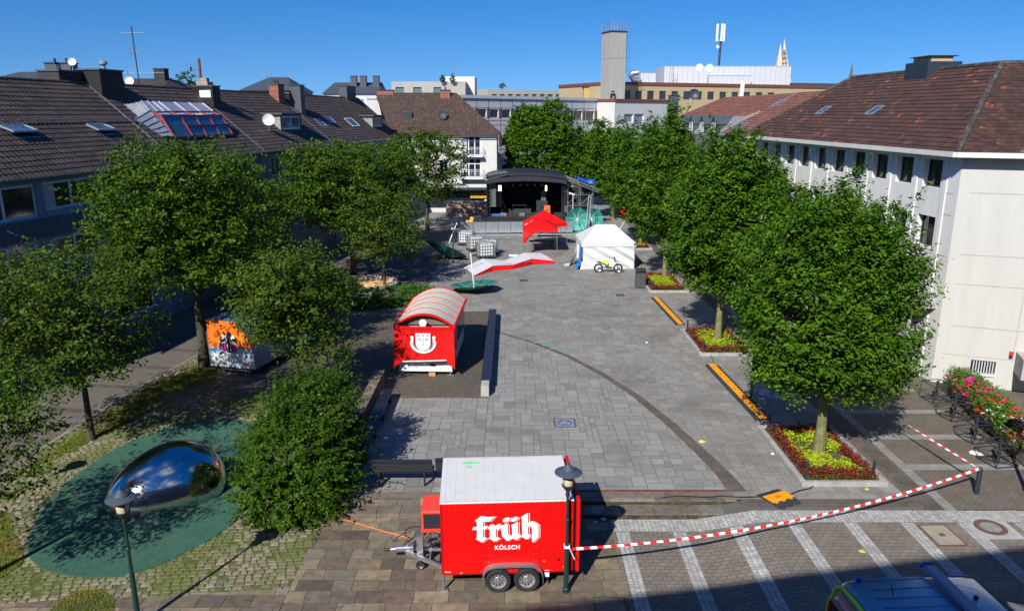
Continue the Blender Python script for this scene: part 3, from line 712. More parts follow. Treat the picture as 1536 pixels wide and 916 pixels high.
def dormer(parent,x0,x1,yf,h,over=.25,mul=(.5,),shut=False,gap=1.0):
    zb=9+yf*SL; yb=(zb+h-9)/SL
    mb=MB(); 
    mb.face([(x0,yf,zb-.3),(x1,yf,zb-.3),(x1,yf,zb+h),(x0,yf,zb+h)]) if False else wall(mb,x0,x1,zb-.3,zb+h,[(x0+.25,x1-.25,zb+.12,zb+h-.12)],dep=.1,y=yf)
    for x in (x0,x1): mb.face([(x,yf,zb-.3),(x,yf,zb+h),(x,yb,zb+h)])
    d=bw(mb,'dormer',M['slate'] if not shut else M['slate'],parent,ML)
    mb=MB(); mb.box(x0-over,x1+over,yf-over,yb+.3,zb+h+.001,zb+h+.14); bw(mb,'dormer_roof',M['slate'],d,ML)
    Mw=ML@Matrix.Translation((0,yf,0))
    w=window(d,Mw,x0+.25,x1-.25,zb+.12,zb+h-.12,dep=.09,mul=mul,fw=.13,fm=MATS['pale_blue_frame'] if not shut else M['whitefr'],gm=M['glassb'] if not shut else M['zinc'])
    # pale stone cheek facing the camera side
    mb=MB(); mb.face([(x0-.01,yf+.02,zb-.1),(x0-.01,yf+.02,zb+h),(x0-.01,yb-.05,zb+h)]); bw(mb,'cheek',mat('pale_slate_shingle',(.25,.26,.24),.8,var=.5,scale=9),d,ML)
    return d
dormer(h3,30.4,34.5,1.3,1.3); dish(h3,ML,(28.2,1.3,11.0),.45,(-.97,-.55,.2),pole=1.0)
chimney(h3,ML,36.3,37.5,4.0,4.85,12.0,13.9,M['brickred'],pots=2,label='red brick chimney with two pots')
W4=[(45.6,47.7,6.9,8.25,dict(fw=.09)),(49.7,53.0,6.9,8.25,dict(fw=.09)),(55.2,57.5,6.9,8.2,dict(fw=.09)),(40,42.5,6.9,8.25),(40,42.5,4,5.4),(45.6,47.7,4,5.4),(49.7,53.0,4,5.4),(55.2,57.5,4,5.4)]
h4=lhouse('row_house','long pale grey house ending the left row with roof windows and shuttered dormer',37.7,60.0,lgrey,W4,4)
chimney(h4,ML,38.2,39.1,2.8,3.85,11.2,13.9,M['slate'],cap=2,label='tall slate clad chimney')
skylight(h4,ML,39.7,41.0,1.5,2.3,SL,9,0); skylight(h4,ML,42.5,44.2,1.8,2.5,SL,9,0); skylight(h4,ML,47.6,49.8,1.35,2.3,SL,9,0,fm=M['whitefr'])
dormer(h4,53.2,56.8,1.1,1.25,mul=(),shut=True)
chimney(h4,ML,55.5,58.5,4.7,5.6,12.9,14.4,M['slate'],cap=2); 
# aerial mast with yagis behind the row
ta=thing('aerial_mast','tall rooftop aerial mast with several yagi antennas above the left roofs','antenna',ML@Vector((19.5,6.0,12.4)))
mb=MB(); mb.tube([(0,0,0),(-.1,0,4.6)],.04,6)
ba=_b(mb,'mast',M['iron'],ta)
for z,l,dx in ((4.2,1.6,0),(3.0,1.0,0),(1.7,2.8,.4)):
    mb=MB(); mb.bar((-l/2+dx-.1,0,z),(l/2+dx-.1,0,z),.03)
    for k in range(7): 
        x=-l/2+dx+l*k/6-.1; mb.bar((x,-.25,z),(x,.25,z),.015)
    if l<2: 
        for k in range(4): mb.bar((-.4+.1*k,0,z+.35-.05*k),(-.4+.1*k,0,z-.35+.05*k),.02)
    _b(mb,'aerial',M['galv'],ta)
# ---- white end house facing us
ME=Matrix.Translation((-13.5,90.4,0))
def pxr(Mx,x0,y0,x1,y1,yl=0):
    a=onM(Mx,x0,y1,yl); b=onM(Mx,x1,y0,yl); return (a[0],b[0],a[1],b[1])
endw=mat('white_render',(.55,.55,.53),.85,var=.05,scale=1.5,dirt=(.45,.44,.4),dscale=.7,damt=.3)
he=thing('apartment_house','white three storey house facing the square with french windows and brown hipped roof','house',(-13.5,90.4,0))
EW=onM(ME,745,200)[0]; 
z0=lambda y:onM(ME,700,y)[1]
def X_(x): return onM(ME,x,230)[0]
ops=[(X_(606),X_(618),z0(222),z0(202)),(X_(659),X_(672),z0(222),z0(202)),(X_(694),X_(721),z0(233),z0(203)),(X_(694),X_(721),z0(266),z0(238)),(X_(659),X_(672),z0(262),z0(240)),(X_(606),X_(618),z0(262),z0(240)),(X_(640),X_(726),z0(312),z0(286))]
mb=MB(); wall(mb,0,EW,0,9.05,ops,dep=.2); mb.face([(EW,0,0),(EW,10,0),(EW,10,9.05),(EW,0,9.05)]); mb.face([(0,0,0),(0,0,9.05),(0,10,9.05),(0,10,0)]); mb.face([(0,10,0),(0,10,9.05),(EW,10,9.05),(EW,10,0)]); bw(mb,'wall',endw,he,ME)
for i,o in enumerate(ops[:6]):
    fr=i in (2,3); window(he,ME,*o,dep=.18,mul=(.33,.67) if fr else (.5,),tr=(.72,) if fr else (),fw=.1,curtain=.2 if fr else .0)
    if fr:
        a,b,c,d=o; mb=MB(); 
        mb.box(a-.3,b+.3,-.75,-.003,c-.18,c-.03)
        for z in (c+.1,c+.75,c+.95): mb.bar((a-.28,-.73,z),(b+.28,-.73,z),.035); mb.bar((a-.28,-.73,z),(a-.28,0,z),.03); mb.bar((b+.28,-.73,z),(b+.28,0,z),.03)
        for k in range(15): 
            x=a-.28+(b-a+.56)*k/14; mb.bar((x,-.73,c),(x,-.73,c+.95),.02)
        bw(mb,'balcony',M['whitefr'],he,ME)
window(he,ME,*ops[6],dep=.18,mul=(.3,.6),fw=.08,name='shop_window',fm=M['iron'])
mb=MB(); a,b=ops[6][:2]; mb.box(a,b+.6,-1.1,-.003,z0(284),z0(281)); bw(mb,'canopy',M['iron'],he,ME)
mb=MB(); mb.box(a+(b-a)*.75,b+.3,-.2,-.004,z0(297),z0(289)); bw(mb,'shop_sign',mat('ochre_sign',(.5,.28,.03),.6),he,ME)
mb=MB(); mb.box(-.5,EW+.35,.01,.3,8.9,9.06) if 0 else None
rm=MB()
yr=5.; zr=onM(ME,620,141,5)[1]; e0=-.4; xr0=-3.0; xr1=onM(ME,684,144,5)[0]
tslope(rm,Vector((0,-.4,9.0)),Vector((1,0,0)),Vector((0,5.4,zr-9)).normalized(),math.hypot(5.4,zr-9),lambda v:-2.2+2.2*0-.5*0-v*.35+1.6,lambda v:EW+.4-(EW+.4-xr1)*v/math.hypot(5.4,zr-9),course=.42,seed=8,colw=.36,fine=False,amp=.05)
rm.tint=.2; rm.face([(EW+.4,-.4,9.0),(EW+.4,10.4,9.0),(xr1,5,zr)]); rm.face([(xr1,5,zr),(EW+.4,10.4,9.0),(-3,10.4,9.0),(-3,5,zr)])
ro=bw(rm,'roof',M['rooftile2'],he,ME)
mb=MB(); mb.tube([(xr1,5,zr+.05),(EW+.4,-.4,9.05)],.11,6); mb.tube([(-1,5,zr+.05),(xr1,5,zr+.05)],.1,6); bw(mb,'ridge_tiles',M['rooftile2'],ro,ME)
gutter(he,ME,-.3,EW+.4,-.48,8.92,m=M['zinc'])
a=onM(ME,661,149,4.6); b=onM(ME,675,136,4.6); chimney(he,ME,a[0],b[0],4.3,5.4,a[1]-.2,b[1],M['brickred'],cap=2,pots=1,label='square red brick chimney near the hip')
a=onM(ME,566,145,5); b=onM(ME,590,136,5); chimney(he,ME,a[0],b[0],4.8,6,a[1]-.6,b[1],M['brickred'],cap=2,label='long low red brick chimney')
dish(he,ME,(onM(ME,665,174,2)[0],1.6,onM(ME,665,174,2)[1]),.55,(-.1,-.8,.3),m=M['iron'],pole=.8)
mb=MB(); a=onM(ME,613,172,2); mb.box(a[0]-.4,a[0]+.4,1.6,2.4,a[1]-.5,a[1]+.25); bw(mb,'roof_vent',M['iron'],he,ME)
# ---- right white building
CR=Vector((18.54,31.49,0)); dR=Vector((-.046,1,0)).normalized(); LR=25.3
MR=Matrix.Translation(CR+dR*LR)@Matrix.Rotation(math.atan2(-dR.y,-dR.x),4,'Z')     # x runs towards us, y into the house
dF=Vector((.93,-.37,0)).normalized(); MF=Matrix.Translation(CR)@Matrix.Rotation(math.atan2(dF.y,dF.x),4,'Z')
hr=thing('office_building','white three storey office building on the right with square windows and mottled tiled roof','building',CR,0)
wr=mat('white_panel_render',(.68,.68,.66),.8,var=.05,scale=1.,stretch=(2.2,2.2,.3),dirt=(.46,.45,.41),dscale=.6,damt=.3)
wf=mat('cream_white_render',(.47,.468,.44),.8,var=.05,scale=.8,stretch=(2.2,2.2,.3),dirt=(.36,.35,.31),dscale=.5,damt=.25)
ops=[]
for k in range(10):
    s=1.3+2.22*k
    for z0_,z1_ in ((8.36,9.55),(5.75,7.1),(2.6,4.0)):
        if z0_<4 and k<2: continue
        ops.append((LR-s-1.35,LR-s,z0_,z1_))
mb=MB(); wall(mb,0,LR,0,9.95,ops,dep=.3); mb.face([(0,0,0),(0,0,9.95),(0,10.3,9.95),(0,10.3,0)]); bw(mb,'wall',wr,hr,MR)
fi=mat('dark_bronze_frame',(.03,.028,.026),.4)
for o in ops: window(hr,MR,*o,dep=.28,mul=(),fw=.07,fm=fi)
mb=MB()
for k in range(11):
    s=1.3+2.22*k-.35; mb.box(LR-s-.13,LR-s+.13,-.045,-.002,.0,9.94)
bw(mb,'pilaster',wr,hr,MR)
mb=MB()
for z in (1.2,2.35,4.55,5.55,7.3,8.2): mb.box(LR-.9,LR-.25,-.006,.002,z,z+.03)
for o in ops[:]:
    mb2=MB(); mb2.box(o[0]-.05,o[1]+.05,-.05,.26,o[2]-.06,o[2]-.002)

mb3=MB(); mb3.box(LR-3.2,LR-.35,-1.2,-.003,3.25,3.4); mb3.box(LR-3.2,LR-.35,-1.2,-1.05,1.9,3.25); bw(mb3,'porch',M['conc'],hr,MR)
bw(mb,'panel_joint',M['conc'],hr,MR)
FW=9.5
gate=(onM(MF,1457,540)[0],onM(MF,1495,540)[0],.62,1.2)
mb=MB(); wall(mb,0,FW,0,9.95,[gate],dep=.25)
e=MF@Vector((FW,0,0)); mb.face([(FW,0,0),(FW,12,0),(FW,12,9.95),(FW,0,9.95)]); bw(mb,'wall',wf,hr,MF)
mb=MB()
for z in (8.3,5.72,4.45,2.62): mb.box(.42,FW,-.006,.003,z,z+.035)
mb.box(2.9,2.935,-.006,.003,1.35,8.3); mb.box(.3,2.95,-.007,.003,1.33,1.36)
bw(mb,'panel_joint',M['conc'],hr,MF)
mb=MB(); 
for k in range(8): mb.bar((gate[0]+.1+(gate[1]-gate[0]-.2)*k/7,-.03,.64),(gate[0]+.1+(gate[1]-gate[0]-.2)*k/7,-.03,1.18),.03)
mb.box(gate[0]-.05,gate[1]+.05,-.07,-.003,.54,.61)
gw=bw(mb,'cellar_grille',M['whitefr'],hr,MF)
mb=MB(); mb.face([(gate[0],.2,.62),(gate[1],.2,.62),(gate[1],.2,1.2),(gate[0],.2,1.2)]); bw(mb,'pane',M['glass'],gw,MF)
mb=MB(); a=onM(MF,1516,532); mb.box(a[0]-.06,a[0]+.06,-.12,-.003,a[1]-.1,a[1]+.02); ab=bw(mb,'wall_lamp',M['iron'],hr,MF)
mb=MB(); mb.box(a[0]-.07,a[0]+.07,-.13,-.004,a[1]+.022,a[1]+.16); bw(mb,'red_lens',mat('red_lens',(.6,.03,.02),.3),ab,MF)
mb=MB(); mb.box(3.0,6.5,-1.3,-.003,.9,1.75); bw(mb,'porch_side',M['conc'],hr,MF)
# roof
nR=Vector((1,.046,0)).normalized(); nF=Vector((-dF.y,dF.x,0))
if nF.y<0: nF=-nF
ov=.5; zE=9.92
def isect(p,d,q,e):
    D=d.x*e.y-d.y*e.x; w=q-p; t=(w.x*e.y-w.y*e.x)/D; return p+d*t
pe=CR-nR*ov; qe=CR-nF*ov; EC=isect(pe,dR,qe,dF); EC.z=zE
HT=Vector((23.4,37.7,13.77))
rm=MB(); U=dR.copy(); depth=(HT-EC).dot(nR); V=(nR*depth+Vector((0,0,13.77-zE))); L=V.length; V.normalize()
u1=(HT-EC).dot(dR); Ltot=LR+ov+(CR-EC).dot(dR)-ov
FH=Ltot-4.6
tslope(rm,EC,U,V,L,lambda v:u1*v/L,lambda v:Ltot-(Ltot-FH)*v/L,course=.33,colw=.3,seed=12)
depF=(HT-EC).dot(nF); V2=(nF*depF+Vector((0,0,13.77-zE))); L2=V2.length; V2.normalize(); u2=(HT-EC).dot(dF)
tslope(rm,EC,dF,V2,L2,lambda v:u2*v/L2,lambda v:11,course=.33,colw=.3,seed=13)
FA=EC+dR*FH+nR*depth; FA.z=13.77; FE=EC+dR*Ltot
rm.tint=.3; rm.face([FE,FA,FE+nR*(2*depth)]); rm.face([FA,HT,HT+dF*10,HT+dF*10+nR*8+Vector((0,0,-5)),FE+nR*2*depth])
ro=bw(rm,'roof',M['rooftile3'],hr)
mb=MB(); mb.tube([EC+Vector((0,0,.05)),HT+Vector((0,0,.06))],.13,7); mb.tube([HT+Vector((0,0,.05)),FA+Vector((0,0,.05))],.12,7); mb.tube([FA+Vector((0,0,.05)),FE+Vector((0,0,.05))],.12,7); mb.tube([HT+Vector((0,0,.05)),HT+dF*8+Vector((0,0,.05))],.12,7); bw(mb,'ridge_tiles',mat('lichen_ridge',(.045,.038,.034),.8,var=.5,scale=5,dirt=(.28,.27,.24),dscale=4,damt=.6),ro)
mb=MB()
for a,b,n_ in ((EC,FE,nR),(EC,EC+dF*11,nF)):
    d=(b-a).normalized(); A=a+Vector((0,0,-.05)); Bp=b+Vector((0,0,-.05))
    mb.bar(A-n_*.08,Bp-n_*.08,.17,.2)
    mb.raw([A+Vector((0,0,-.1)),Bp+Vector((0,0,-.1)),Bp+n_*.6+Vector((0,0,-.1)),A+n_*.6+Vector((0,0,-.1))],[(0,1,2,3)])
bw(mb,'gutter_board',mat('white_fascia',(.62,.62,.56),.5,var=.08),hr)
mb=MB(); mb.tube([(.35,-.45,9.8),(.35,-.12,9.45),(.35,-.1,.1)],.05,8); bw(mb,'downpipe',M['zinc'],hr,MR)
# chimney: dark sheet body, brick flues, plate
def onRoofR(px,py):
    N=U.cross(V); D=Vector(ray(px,py)); C=Vector((0,0,CH)); t=(EC-C).dot(N)/D.dot(N); return C+D*t
c0=onRoofR(1357,122); ch=MB(); cs=(c0-EC).dot(dR)
Mc=Matrix.Translation(Vector((c0.x,c0.y,0)))@Matrix.Rotation(math.atan2(-dR.y,-dR.x),4,'Z')
co_=MB(); co_.box(-.1,2.1,0,1.9,c0.z-1.0,c0.z+.95); chb=bw(co_,'chimney',mat('dark_blue_sheet',(.03,.045,.06),.5,metal=.3,var=.15),hr,Mc,label='dark metal clad chimney with pale brick flues and a cover plate')
mb=MB(); 
for k in range(3): mb.box(.12+.62*k,.62+.62*k,.3,1.5,c0.z+.951,c0.z+1.22)
bw(mb,'brick_flue',mat('pale_flue_brick',(.45,.3,.17),.85,var=.3,scale=9),chb,Mc)
mb=MB(); mb.box(.0,2.0,.15,1.7,c0.z+1.221,c0.z+1.27); bw(mb,'cover_plate',M['iron'],chb,Mc)
mb=MB(); mb.bar(c0+Vector((-.2,-.3,-.1)),c0+Vector((1.3,-.5,.55)),.12,.05); 
SR=(13.77-zE)/depth
for px,py,w in ((1234,167,.8),(1311,167,.85),(1172,157,.8)):
    if px==1172: continue
    c=onRoofR(px,py); Ms=Matrix.Translation(Vector((c.x,c.y,0)))@Matrix.Rotation(math.atan2(-dR.y,-dR.x),4,'Z')
    skylight(hr,Ms,-w/2,w/2,-.35,.35,SR,c.z,0)
# ---- brown roofed houses behind it on the right
MQ=Matrix.Translation(Vector((16.6,92,0)))@Matrix.Rotation(math.atan2(-dR.y,-dR.x),4,'Z')
def rhouse(label,x0,x1,ops,seed,mans=False):
    t=thing('terrace_house',label,'house',MQ@Vector((x0,0,0))); t.rotation_euler=(0,0,math.atan2(-dR.y,-dR.x))
    mb=MB(); wall(mb,x0,x1,0,9.6,ops); mb.face([(x0,0,0),(x0,0,9.6),(x0,6,12.9),(x0,12,9.6),(x0,12,0)]); mb.face([(x1,0,0),(x1,12,0),(x1,12,9.6),(x1,6,12.9),(x1,0,9.6)]); bw(mb,'wall',greyr if mans else endw,t,MQ)
    for o in ops: window(t,MQ,*o)
    if not mans: gable_roof(t,MQ,x0,x1,-.3,9.9,6,13.1,12.3,M['rooftiler'],seed,course=.4,fine=False,colw=.36)
    else:
        gable_roof(t,MQ,x0,x1,1.9,11.25,6.4,13.1,12.3,M['rooftiler'],seed,course=.4,fine=False,colw=.36)
        mb=MB(); mb.face([(x0,0.1,9.6),(x1,.1,9.6),(x1,1.9,11.3),(x0,1.9,11.3)]); mb.face([(x1,0.1,9.6),(x1,6,9.6),(x1,1.9,11.3)]); mr_=bw(mb,'mansard_slope',mat('grey_fibre_slate',(.22,.22,.22),.8,var=.2,scale=4),t,MQ)
        for k in range(4):
            xx=x1-3.5-3.6*k; w=.75
            mb=MB(); mb.raw([(xx-w,.2,9.7),(xx+w,.2,9.7),(xx+w,.2,10.6),(xx,.2,11.2),(xx-w,.2,10.6)],[(0,1,2,3,4)])
            mb.raw([(xx-w-.1,.1,10.5),(xx,.1,11.3),(xx,1.9,11.35),(xx-w-.1,1.6,10.6)],[(0,1,2,3)]); mb.raw([(xx,.1,11.3),(xx+w+.1,.1,10.5),(xx+w+.1,1.6,10.6),(xx,1.9,11.35)],[(0,1,2,3)])
            mb.raw([(xx-w,.2,9.7),(xx-w,.2,10.6),(xx-w,1.2,10.6)],[(0,1,2)]); mb.raw([(xx+w,.2,9.7),(xx+w,1.2,10.6),(xx+w,.2,10.6)],[(0,1,2)])
            dd=bw(mb,'dormer',M['slate'],t,MQ)
            Mw=MQ@Matrix.Translation((0,.2,0)); window(dd,Mw,xx-.5,xx+.5,9.8,10.7,dep=-.03,mul=(.5,),fw=.06)
    return t
r3=rhouse('far brown roofed terrace house with four pointed dormers above the trees on the right',6,27,[],21,True)
r2=rhouse('brown roofed house between the pointed dormers and the white office building',27.05,35.4,[(28.5,30,6.5,8.2),(31.5,33,6.5,8.2)],22)
for px,py,gm in ((1167,156,None),(1110,190,M['glassb'])):
    sl=(13.1-9.9)/6.3; Mi=MQ.inverted(); C=Mi@Vector((0,0,CH)); D=Mi.to_3x3()@Vector(ray(px,py)); 
    t=(9.9+sl*(C.y+.3)-C.z)/(D.z-sl*D.y); p=C+D*t; skylight(r2,MQ,p.x-.6,p.x+.6,p.y-.5,p.y+.5,sl,p.z,p.y,gm=gm)
mb=MB(); sl=(13.1-9.9)/6.3; mb.raw([(27.05-.15,-.3,9.98),(27.05+.15,-.3,9.98),(27.2,6,13.18),(26.9,6,13.18)],[(0,1,2,3)]); bw(mb,'verge_flashing',M['lead'],r2,MQ)
p=atY(1011,168,92); chimney(r3,Matrix.Translation((p.x,92,0)),-.5,.5,0,1.2,8,atY(1011,144,92).z,M['slate'],cap=2,label='tall dark chimney at the far gable')
p=atY(1041,142,88); dish(r3,Matrix.Identity(4),tuple(p),.6,(-.2,-1,.2),m=M['iron'],pole=1.2)
# ---- buildings beyond, each on its own facade line
def far(name,label,cat,pL,YL,pR,YR,ytop,depth,m,wins=(),wkw={},top=None,joints=None,jm=None,par=1,z0=0,rim=.35):
    A=atY(pL,ytop,YL); B=atY(pR,ytop,YR); Mx=frame(A,B); W=(Vector((B.x-A.x,B.y-A.y,0))).length; z1=A.z
    t=thing(name,label,cat,(A.x,A.y,z0)); t.rotation_euler=(0,0,math.atan2(B.y-A.y,B.x-A.x))
    ops=[]
    for x0,y0,x1,y1 in wins:
        a=onM(Mx,x0,y1); b=onM(Mx,x1,y0); ops.append((max(.01,a[0]),min(W-.01,b[0]),a[1],min(z1-.05,b[1])))
    mb=MB(); wall(mb,0,W,z0,z1,ops,dep=.25); mb.face([(W,0,z0),(W,depth,z0),(W,depth,z1),(W,0,z1)]); mb.face([(0,0,z0),(0,0,z1),(0,depth,z1),(0,depth,z0)]); mb.face([(0,depth,z0),(0,depth,z1),(W,depth,z1),(W,depth,z0)])
    mb.face([(0,0,z1-.05),(W,0,z1-.05),(W,depth,z1-.05),(0,depth,z1-.05)]); bw(mb,'wall',m,t,Mx)
    for o in ops: window(t,Mx,*o,dep=.22,**wkw)
    if top:
        mb=MB(); mb.box(-.15,W+.15,-.15,.25,z1-.04,z1+rim); mb.box(-.15,.2,.25,depth,z1-.04,z1+rim); mb.box(W-.2,W+.15,.25,depth,z1-.04,z1+rim); bw(mb,'parapet',top,t,Mx)
    if joints:
        mb=MB()
        for x in joints[0]:
            s=onM(Mx,x,ytop)[0]; mb.box(s-.03,s+.03,-.012,.002,z0,z1-.02)
        for y in joints[1]:
            z=onM(Mx,(pL+pR)/2,y)[1]; mb.box(0,W,-.014,.002,z-.025,z+.025)
        bw(mb,'panel_joint',jm or M['iron'],t,Mx)
    return t,Mx,W,z1
pan=mat('white_facade_panel',(.52,.52,.52),.6,var=.05,scale=.5,dirt=(.3,.3,.29),dscale=.4,damt=.3)
oc=[]
for k in range(12):
    x=699.4+17.93*k; 
    if 790<x<830: pass
    oc.append((x,163.5+k*.35,x+12.4,175.5+k*.38))
oc2=[(x,y0+41,x1,y1+42) for x,y0,x1,y1 in oc]; oc3=[(x,y0+82,x1,y1+83) for x,y0,x1,y1 in oc]
off,Mo,Wo,zo=far('office_block','long office block of pale grey panels with a band of dark windows behind the stage','building',655,96,922,124,146,14,pan,oc+oc2+oc3,dict(mul=(),tr=(.45,),fw=.12,fm=fi),joints=([697+17.93*k for k in range(12)],[162.5,180.5,187,206]),top=pan)
mb=MB(); br=mat('brown_pier_brick',(.13,.06,.045),.8,var=.2)
for row in (oc,oc2):
    for i in range(len(row)-1):
        a=onM(Mo,row[i][2],row[i][3]+1); b=onM(Mo,row[i+1][0],row[i][1]-1); mb=MB(); mb.box(a[0]+.12,b[0]-.12,-.03,-.004,a[1],b[1]); bw(mb,'brick_pier',br,off,Mo)
wp,Mw_,Ww,zw=far('white_house','plain white rendered building with shutter window between the panel office and the red brown roofs','building',922.5,118,1012,128,152,16,endw,[(936,171,950,184),(951,171,966,188)],dict(mul=(),fw=.1,gm=M['zinc']),top=mat('red_brown_coping',(.16,.05,.035),.7))
cr=mat('cream_panel',(.42,.33,.19),.8,var=.05,scale=.5,dirt=(.4,.3,.16),dscale=.4,damt=.3)
cw=[]
for k in range(13):
    x=934.5+18.05*k; cw.append((x,136+k*.25,x+10.8,149+k*.1))
cb,Mcb,Wc,zc=far('cream_building','cream building with a row of small square windows and red brown roof edge','building',912,134,1262,156,127,18,cr,cw,dict(mul=(),fw=.1,fm=fi),top=MATS['red_brown_coping'],rim=.5)
# concrete tower
tw=mat('striated_concrete',(.3,.29,.27),.9,var=.12,scale=1,stretch=(7,7,.15),dirt=(.17,.155,.135),dscale=.6,damt=.7)
A=atY(917,48,128); B=atY(940,48,128); Mt=Matrix.Translation((A.x,128,0))@Matrix.Rotation(rad(18),4,'Z')
tt=thing('concrete_tower','tall grey concrete shaft tower with rooftop railing and blue ladder','tower',(A.x,128,0))
wT=(B.x-A.x)*1.12
mb=MB(); mb.box(0,wT,0,3.6,0,atY(917,88,128).z); mb.box(.02,wT-.02,.02,3.58,atY(917,88,128).z+.05,A.z); mb.box(.06,wT-.06,.06,3.5,atY(917,88,128).z-.01,atY(917,88,128).z+.06); bw(mb,'shaft',tw,tt,Mt)
mb=MB(); mb.box(-.08,wT+.08,-.08,3.68,A.z+.01,A.z+.22); bw(mb,'roof_slab',M['iron'],tt,Mt)
mb=MB(); 
for z in (.6,1.0,1.5):
    P=[(0,0,A.z+z),(wT,0,A.z+z),(wT,3.6,A.z+z),(0,3.6,A.z+z)]; mb.tube(P,.03,5,closed=True)
for k in range(6):
    for yy in (0,3.6): mb.bar((wT*k/5,yy,A.z+.2),(wT*k/5,yy,A.z+1.5),.05)
bw(mb,'railing',M['galv'],tt,Mt)
mb=MB(); lb=mat('blue_ladder_paint',(.06,.22,.34),.5)
for dx in (.25,.85): mb.bar((wT+dx,.4,atY(940,110,128).z),(wT+dx,.4,A.z+1.4),.05)
for k in range(22): 
    z=atY(940,110,128).z+k*.42
    if z<A.z+1.4: mb.bar((wT+.25,.4,z),(wT+.85,.4,z),.04)
for k in range(5):
    z=atY(940,110,128).z+k*2+.5; mb.tube([(wT+.25,.4,z),(wT+.2,-.3,z),(wT+.9,-.3,z),(wT+.85,.4,z)],.03,4); mb.bar((wT,.4,z),(wT+.25,.4,z),.05)
bw(mb,'ladder',lb,tt,Mt)
# rooftop plant on the cream building (resting on it)
wm=mat('white_ribbed_sheet',(.46,.48,.52),.5,var=.06,scale=.6,stretch=(6,6,.3))
mb=MB()
def roofbox(name,label,x0,x1,yt,Y,dep,m,cat='roof plant'):
    a=atY(x0,yt,Y); b=atY(x1,yt,Y); zb=zc-.04; t=thing(name,label,cat,(a.x,Y,zb)); mb=MB(); W=b.x-a.x; H=a.z-zb
    mb.box(0,W,0,dep,0,H); _b(mb,'casing',m,t)
    mb=MB(); 
    for k in range(int(W/1.0)): mb.box(.5+k,.54+k,-.012,-.002,.1,H-.1)
    mb.box(0,W,-.02,-.003,H-.12,H-.02); _b(mb,'seam',M['zinc'],t); return t,a,W,H
pm,pa,pW,pH=roofbox('plant_room','large white ribbed plant room on the cream building roof','',0,0,0,0,0) if 0 else roofbox('plant_room','large white ribbed plant room on the cream building roof',997,1187,99,152,12,wm)
roofbox('plant_room','lower white plant room box in front of the large one with dishes above',1064,1127,113,150,1.9,wm)
roofbox('air_handler','small grey air handling box left of the white plant room',961,984,109,143,4,wm)
t=thing('exhaust_duct','curved silver exhaust duct beside the concrete tower','duct',(atY(950,124,141).x,141,zc-.04)); mb=MB(); p=[(atY(x,y,141)-Vector((atY(950,124,141).x,141,zc-.04))) for x,y in ((960,121),(950,120),(945.5,114),(949,110),(958,109))]; mb.tube(p,.5,10); _b(mb,'duct',M['galv'],t,smooth=True)
for i,(x,y) in enumerate(((1049,101.5),(1064,102))):
    p=atY(x,y,146); t=thing('dish_antenna',['left one of two white round dishes on the plant roof','right one of two white round dishes on the plant roof'][i],'antenna',(p.x,p.y,zc),group='white dishes on the plant roof'); dish(t,Matrix.Translation(p),(0,0,0),.66,(-.1,-1,.1),pole=p.z-zc)
def mastT(name,label,px,y0,y1,Y,w,lat=True):
    a=atY(px,y0,Y); b=atY(px,y1,Y); t=thing(name,label,'mast',(a.x,Y,a.z)); H=b.z-a.z; mb=MB()
    if lat:
        for dx in (-w,w):
            mb.bar((dx,0,0),(dx,0,H),.05)
        k=0
        while k*.8<H-.8: mb.bar((-w,0,k*.8),(w,0,k*.8+.8),.035); mb.bar((w,0,k*.8),(-w,0,k*.8+.8),.035); k+=1
    else: mb.tube([(0,0,0),(.1,0,H)],w,8)
    _b(mb,'pole',M['iron'] if not lat else M['galv'],t); return t,H
mastT('lattice_mast','thin lattice ladder mast on the white plant room',1006.5,128,89,149,.35)
tm,Hm=mastT('mobile_mast','mobile phone mast with three tall white antenna panels','1' and 1078,100,61,154,.22,False)
for dx,dy in ((-.75,-.2),(.05,-.5),(.65,.1)):
    mb=MB(); mb.box(dx-.19,dx+.19,dy-.1,dy+.1,Hm-.2,Hm+3.0,bev=.04); mb.bar((dx,dy,Hm+.2),(0.1,0,Hm-.1),.06); _b(mb,'antenna_panel',M['whitepl'],tm)
mb=MB(); mb.lathe([(0,0),(.3,.05),(.3,.15),(0,.2)],10,(0,0,0),Matrix.Translation((-.5,-.2,Hm*.75))@Matrix.Rotation(PI/2,4,'X')); _b(mb,'drum_antenna',M['whitepl'],tm)
t,_=mastT('vent_pipe','short white vent pipe before the cream building',1112,146,122,120,.32,False)
t.children[0].data.materials[0]=M['whitepl']
# church spires
stn=mat('beige_spire_stone',(.56,.5,.39),.85,var=.15,scale=.3)
Y=320; a=atY(1174,125,Y); t=thing('church_spire','pale beige openwork church spire on the horizon','church spire',(a.x,Y,0))
sc=Y/F*1.03
def px2(x,y): p=atY(x,y,Y); return p.x-a.x,p.z
mb=MB(); 
for tipx,tipy,bx0,bx1,yb in ((1178.5,57,1171,1185.5,128),(1173,64,1161,1174,128)):
    tx,tz=px2(tipx,tipy); b0,bz=px2(bx0,yb); b1,_=px2(bx1,yb); D=(b1-b0)
    mb.raw([(b0,0,bz-30),(b1,0,bz-30),(b1,D,bz-30),(b0,D,bz-30),(b0,0,bz+2),(b1,0,bz+2),(b1,D,bz+2),(b0,D,bz+2),(tx,D*.4,tz)],[(0,1,5,4),(1,2,6,5),(2,3,7,6),(3,0,4,7),(4,5,8),(5,6,8),(6,7,8),(7,4,8)])
_b(mb,'spire',stn,t)
mb=MB()
for k in range(5):
    x,z=px2(1177,78+8*k); w=.5+.25*k; mb.box(x-w*.9,x-w*.15,-.1,1.0,z-.3,z+.9); mb.box(x+w*.3,x+w*1.0,-.1,1.0,z-.3,z+.9)
_b(mb,'opening',mat('louvre_slate',(.36,.31,.24),.9),t)
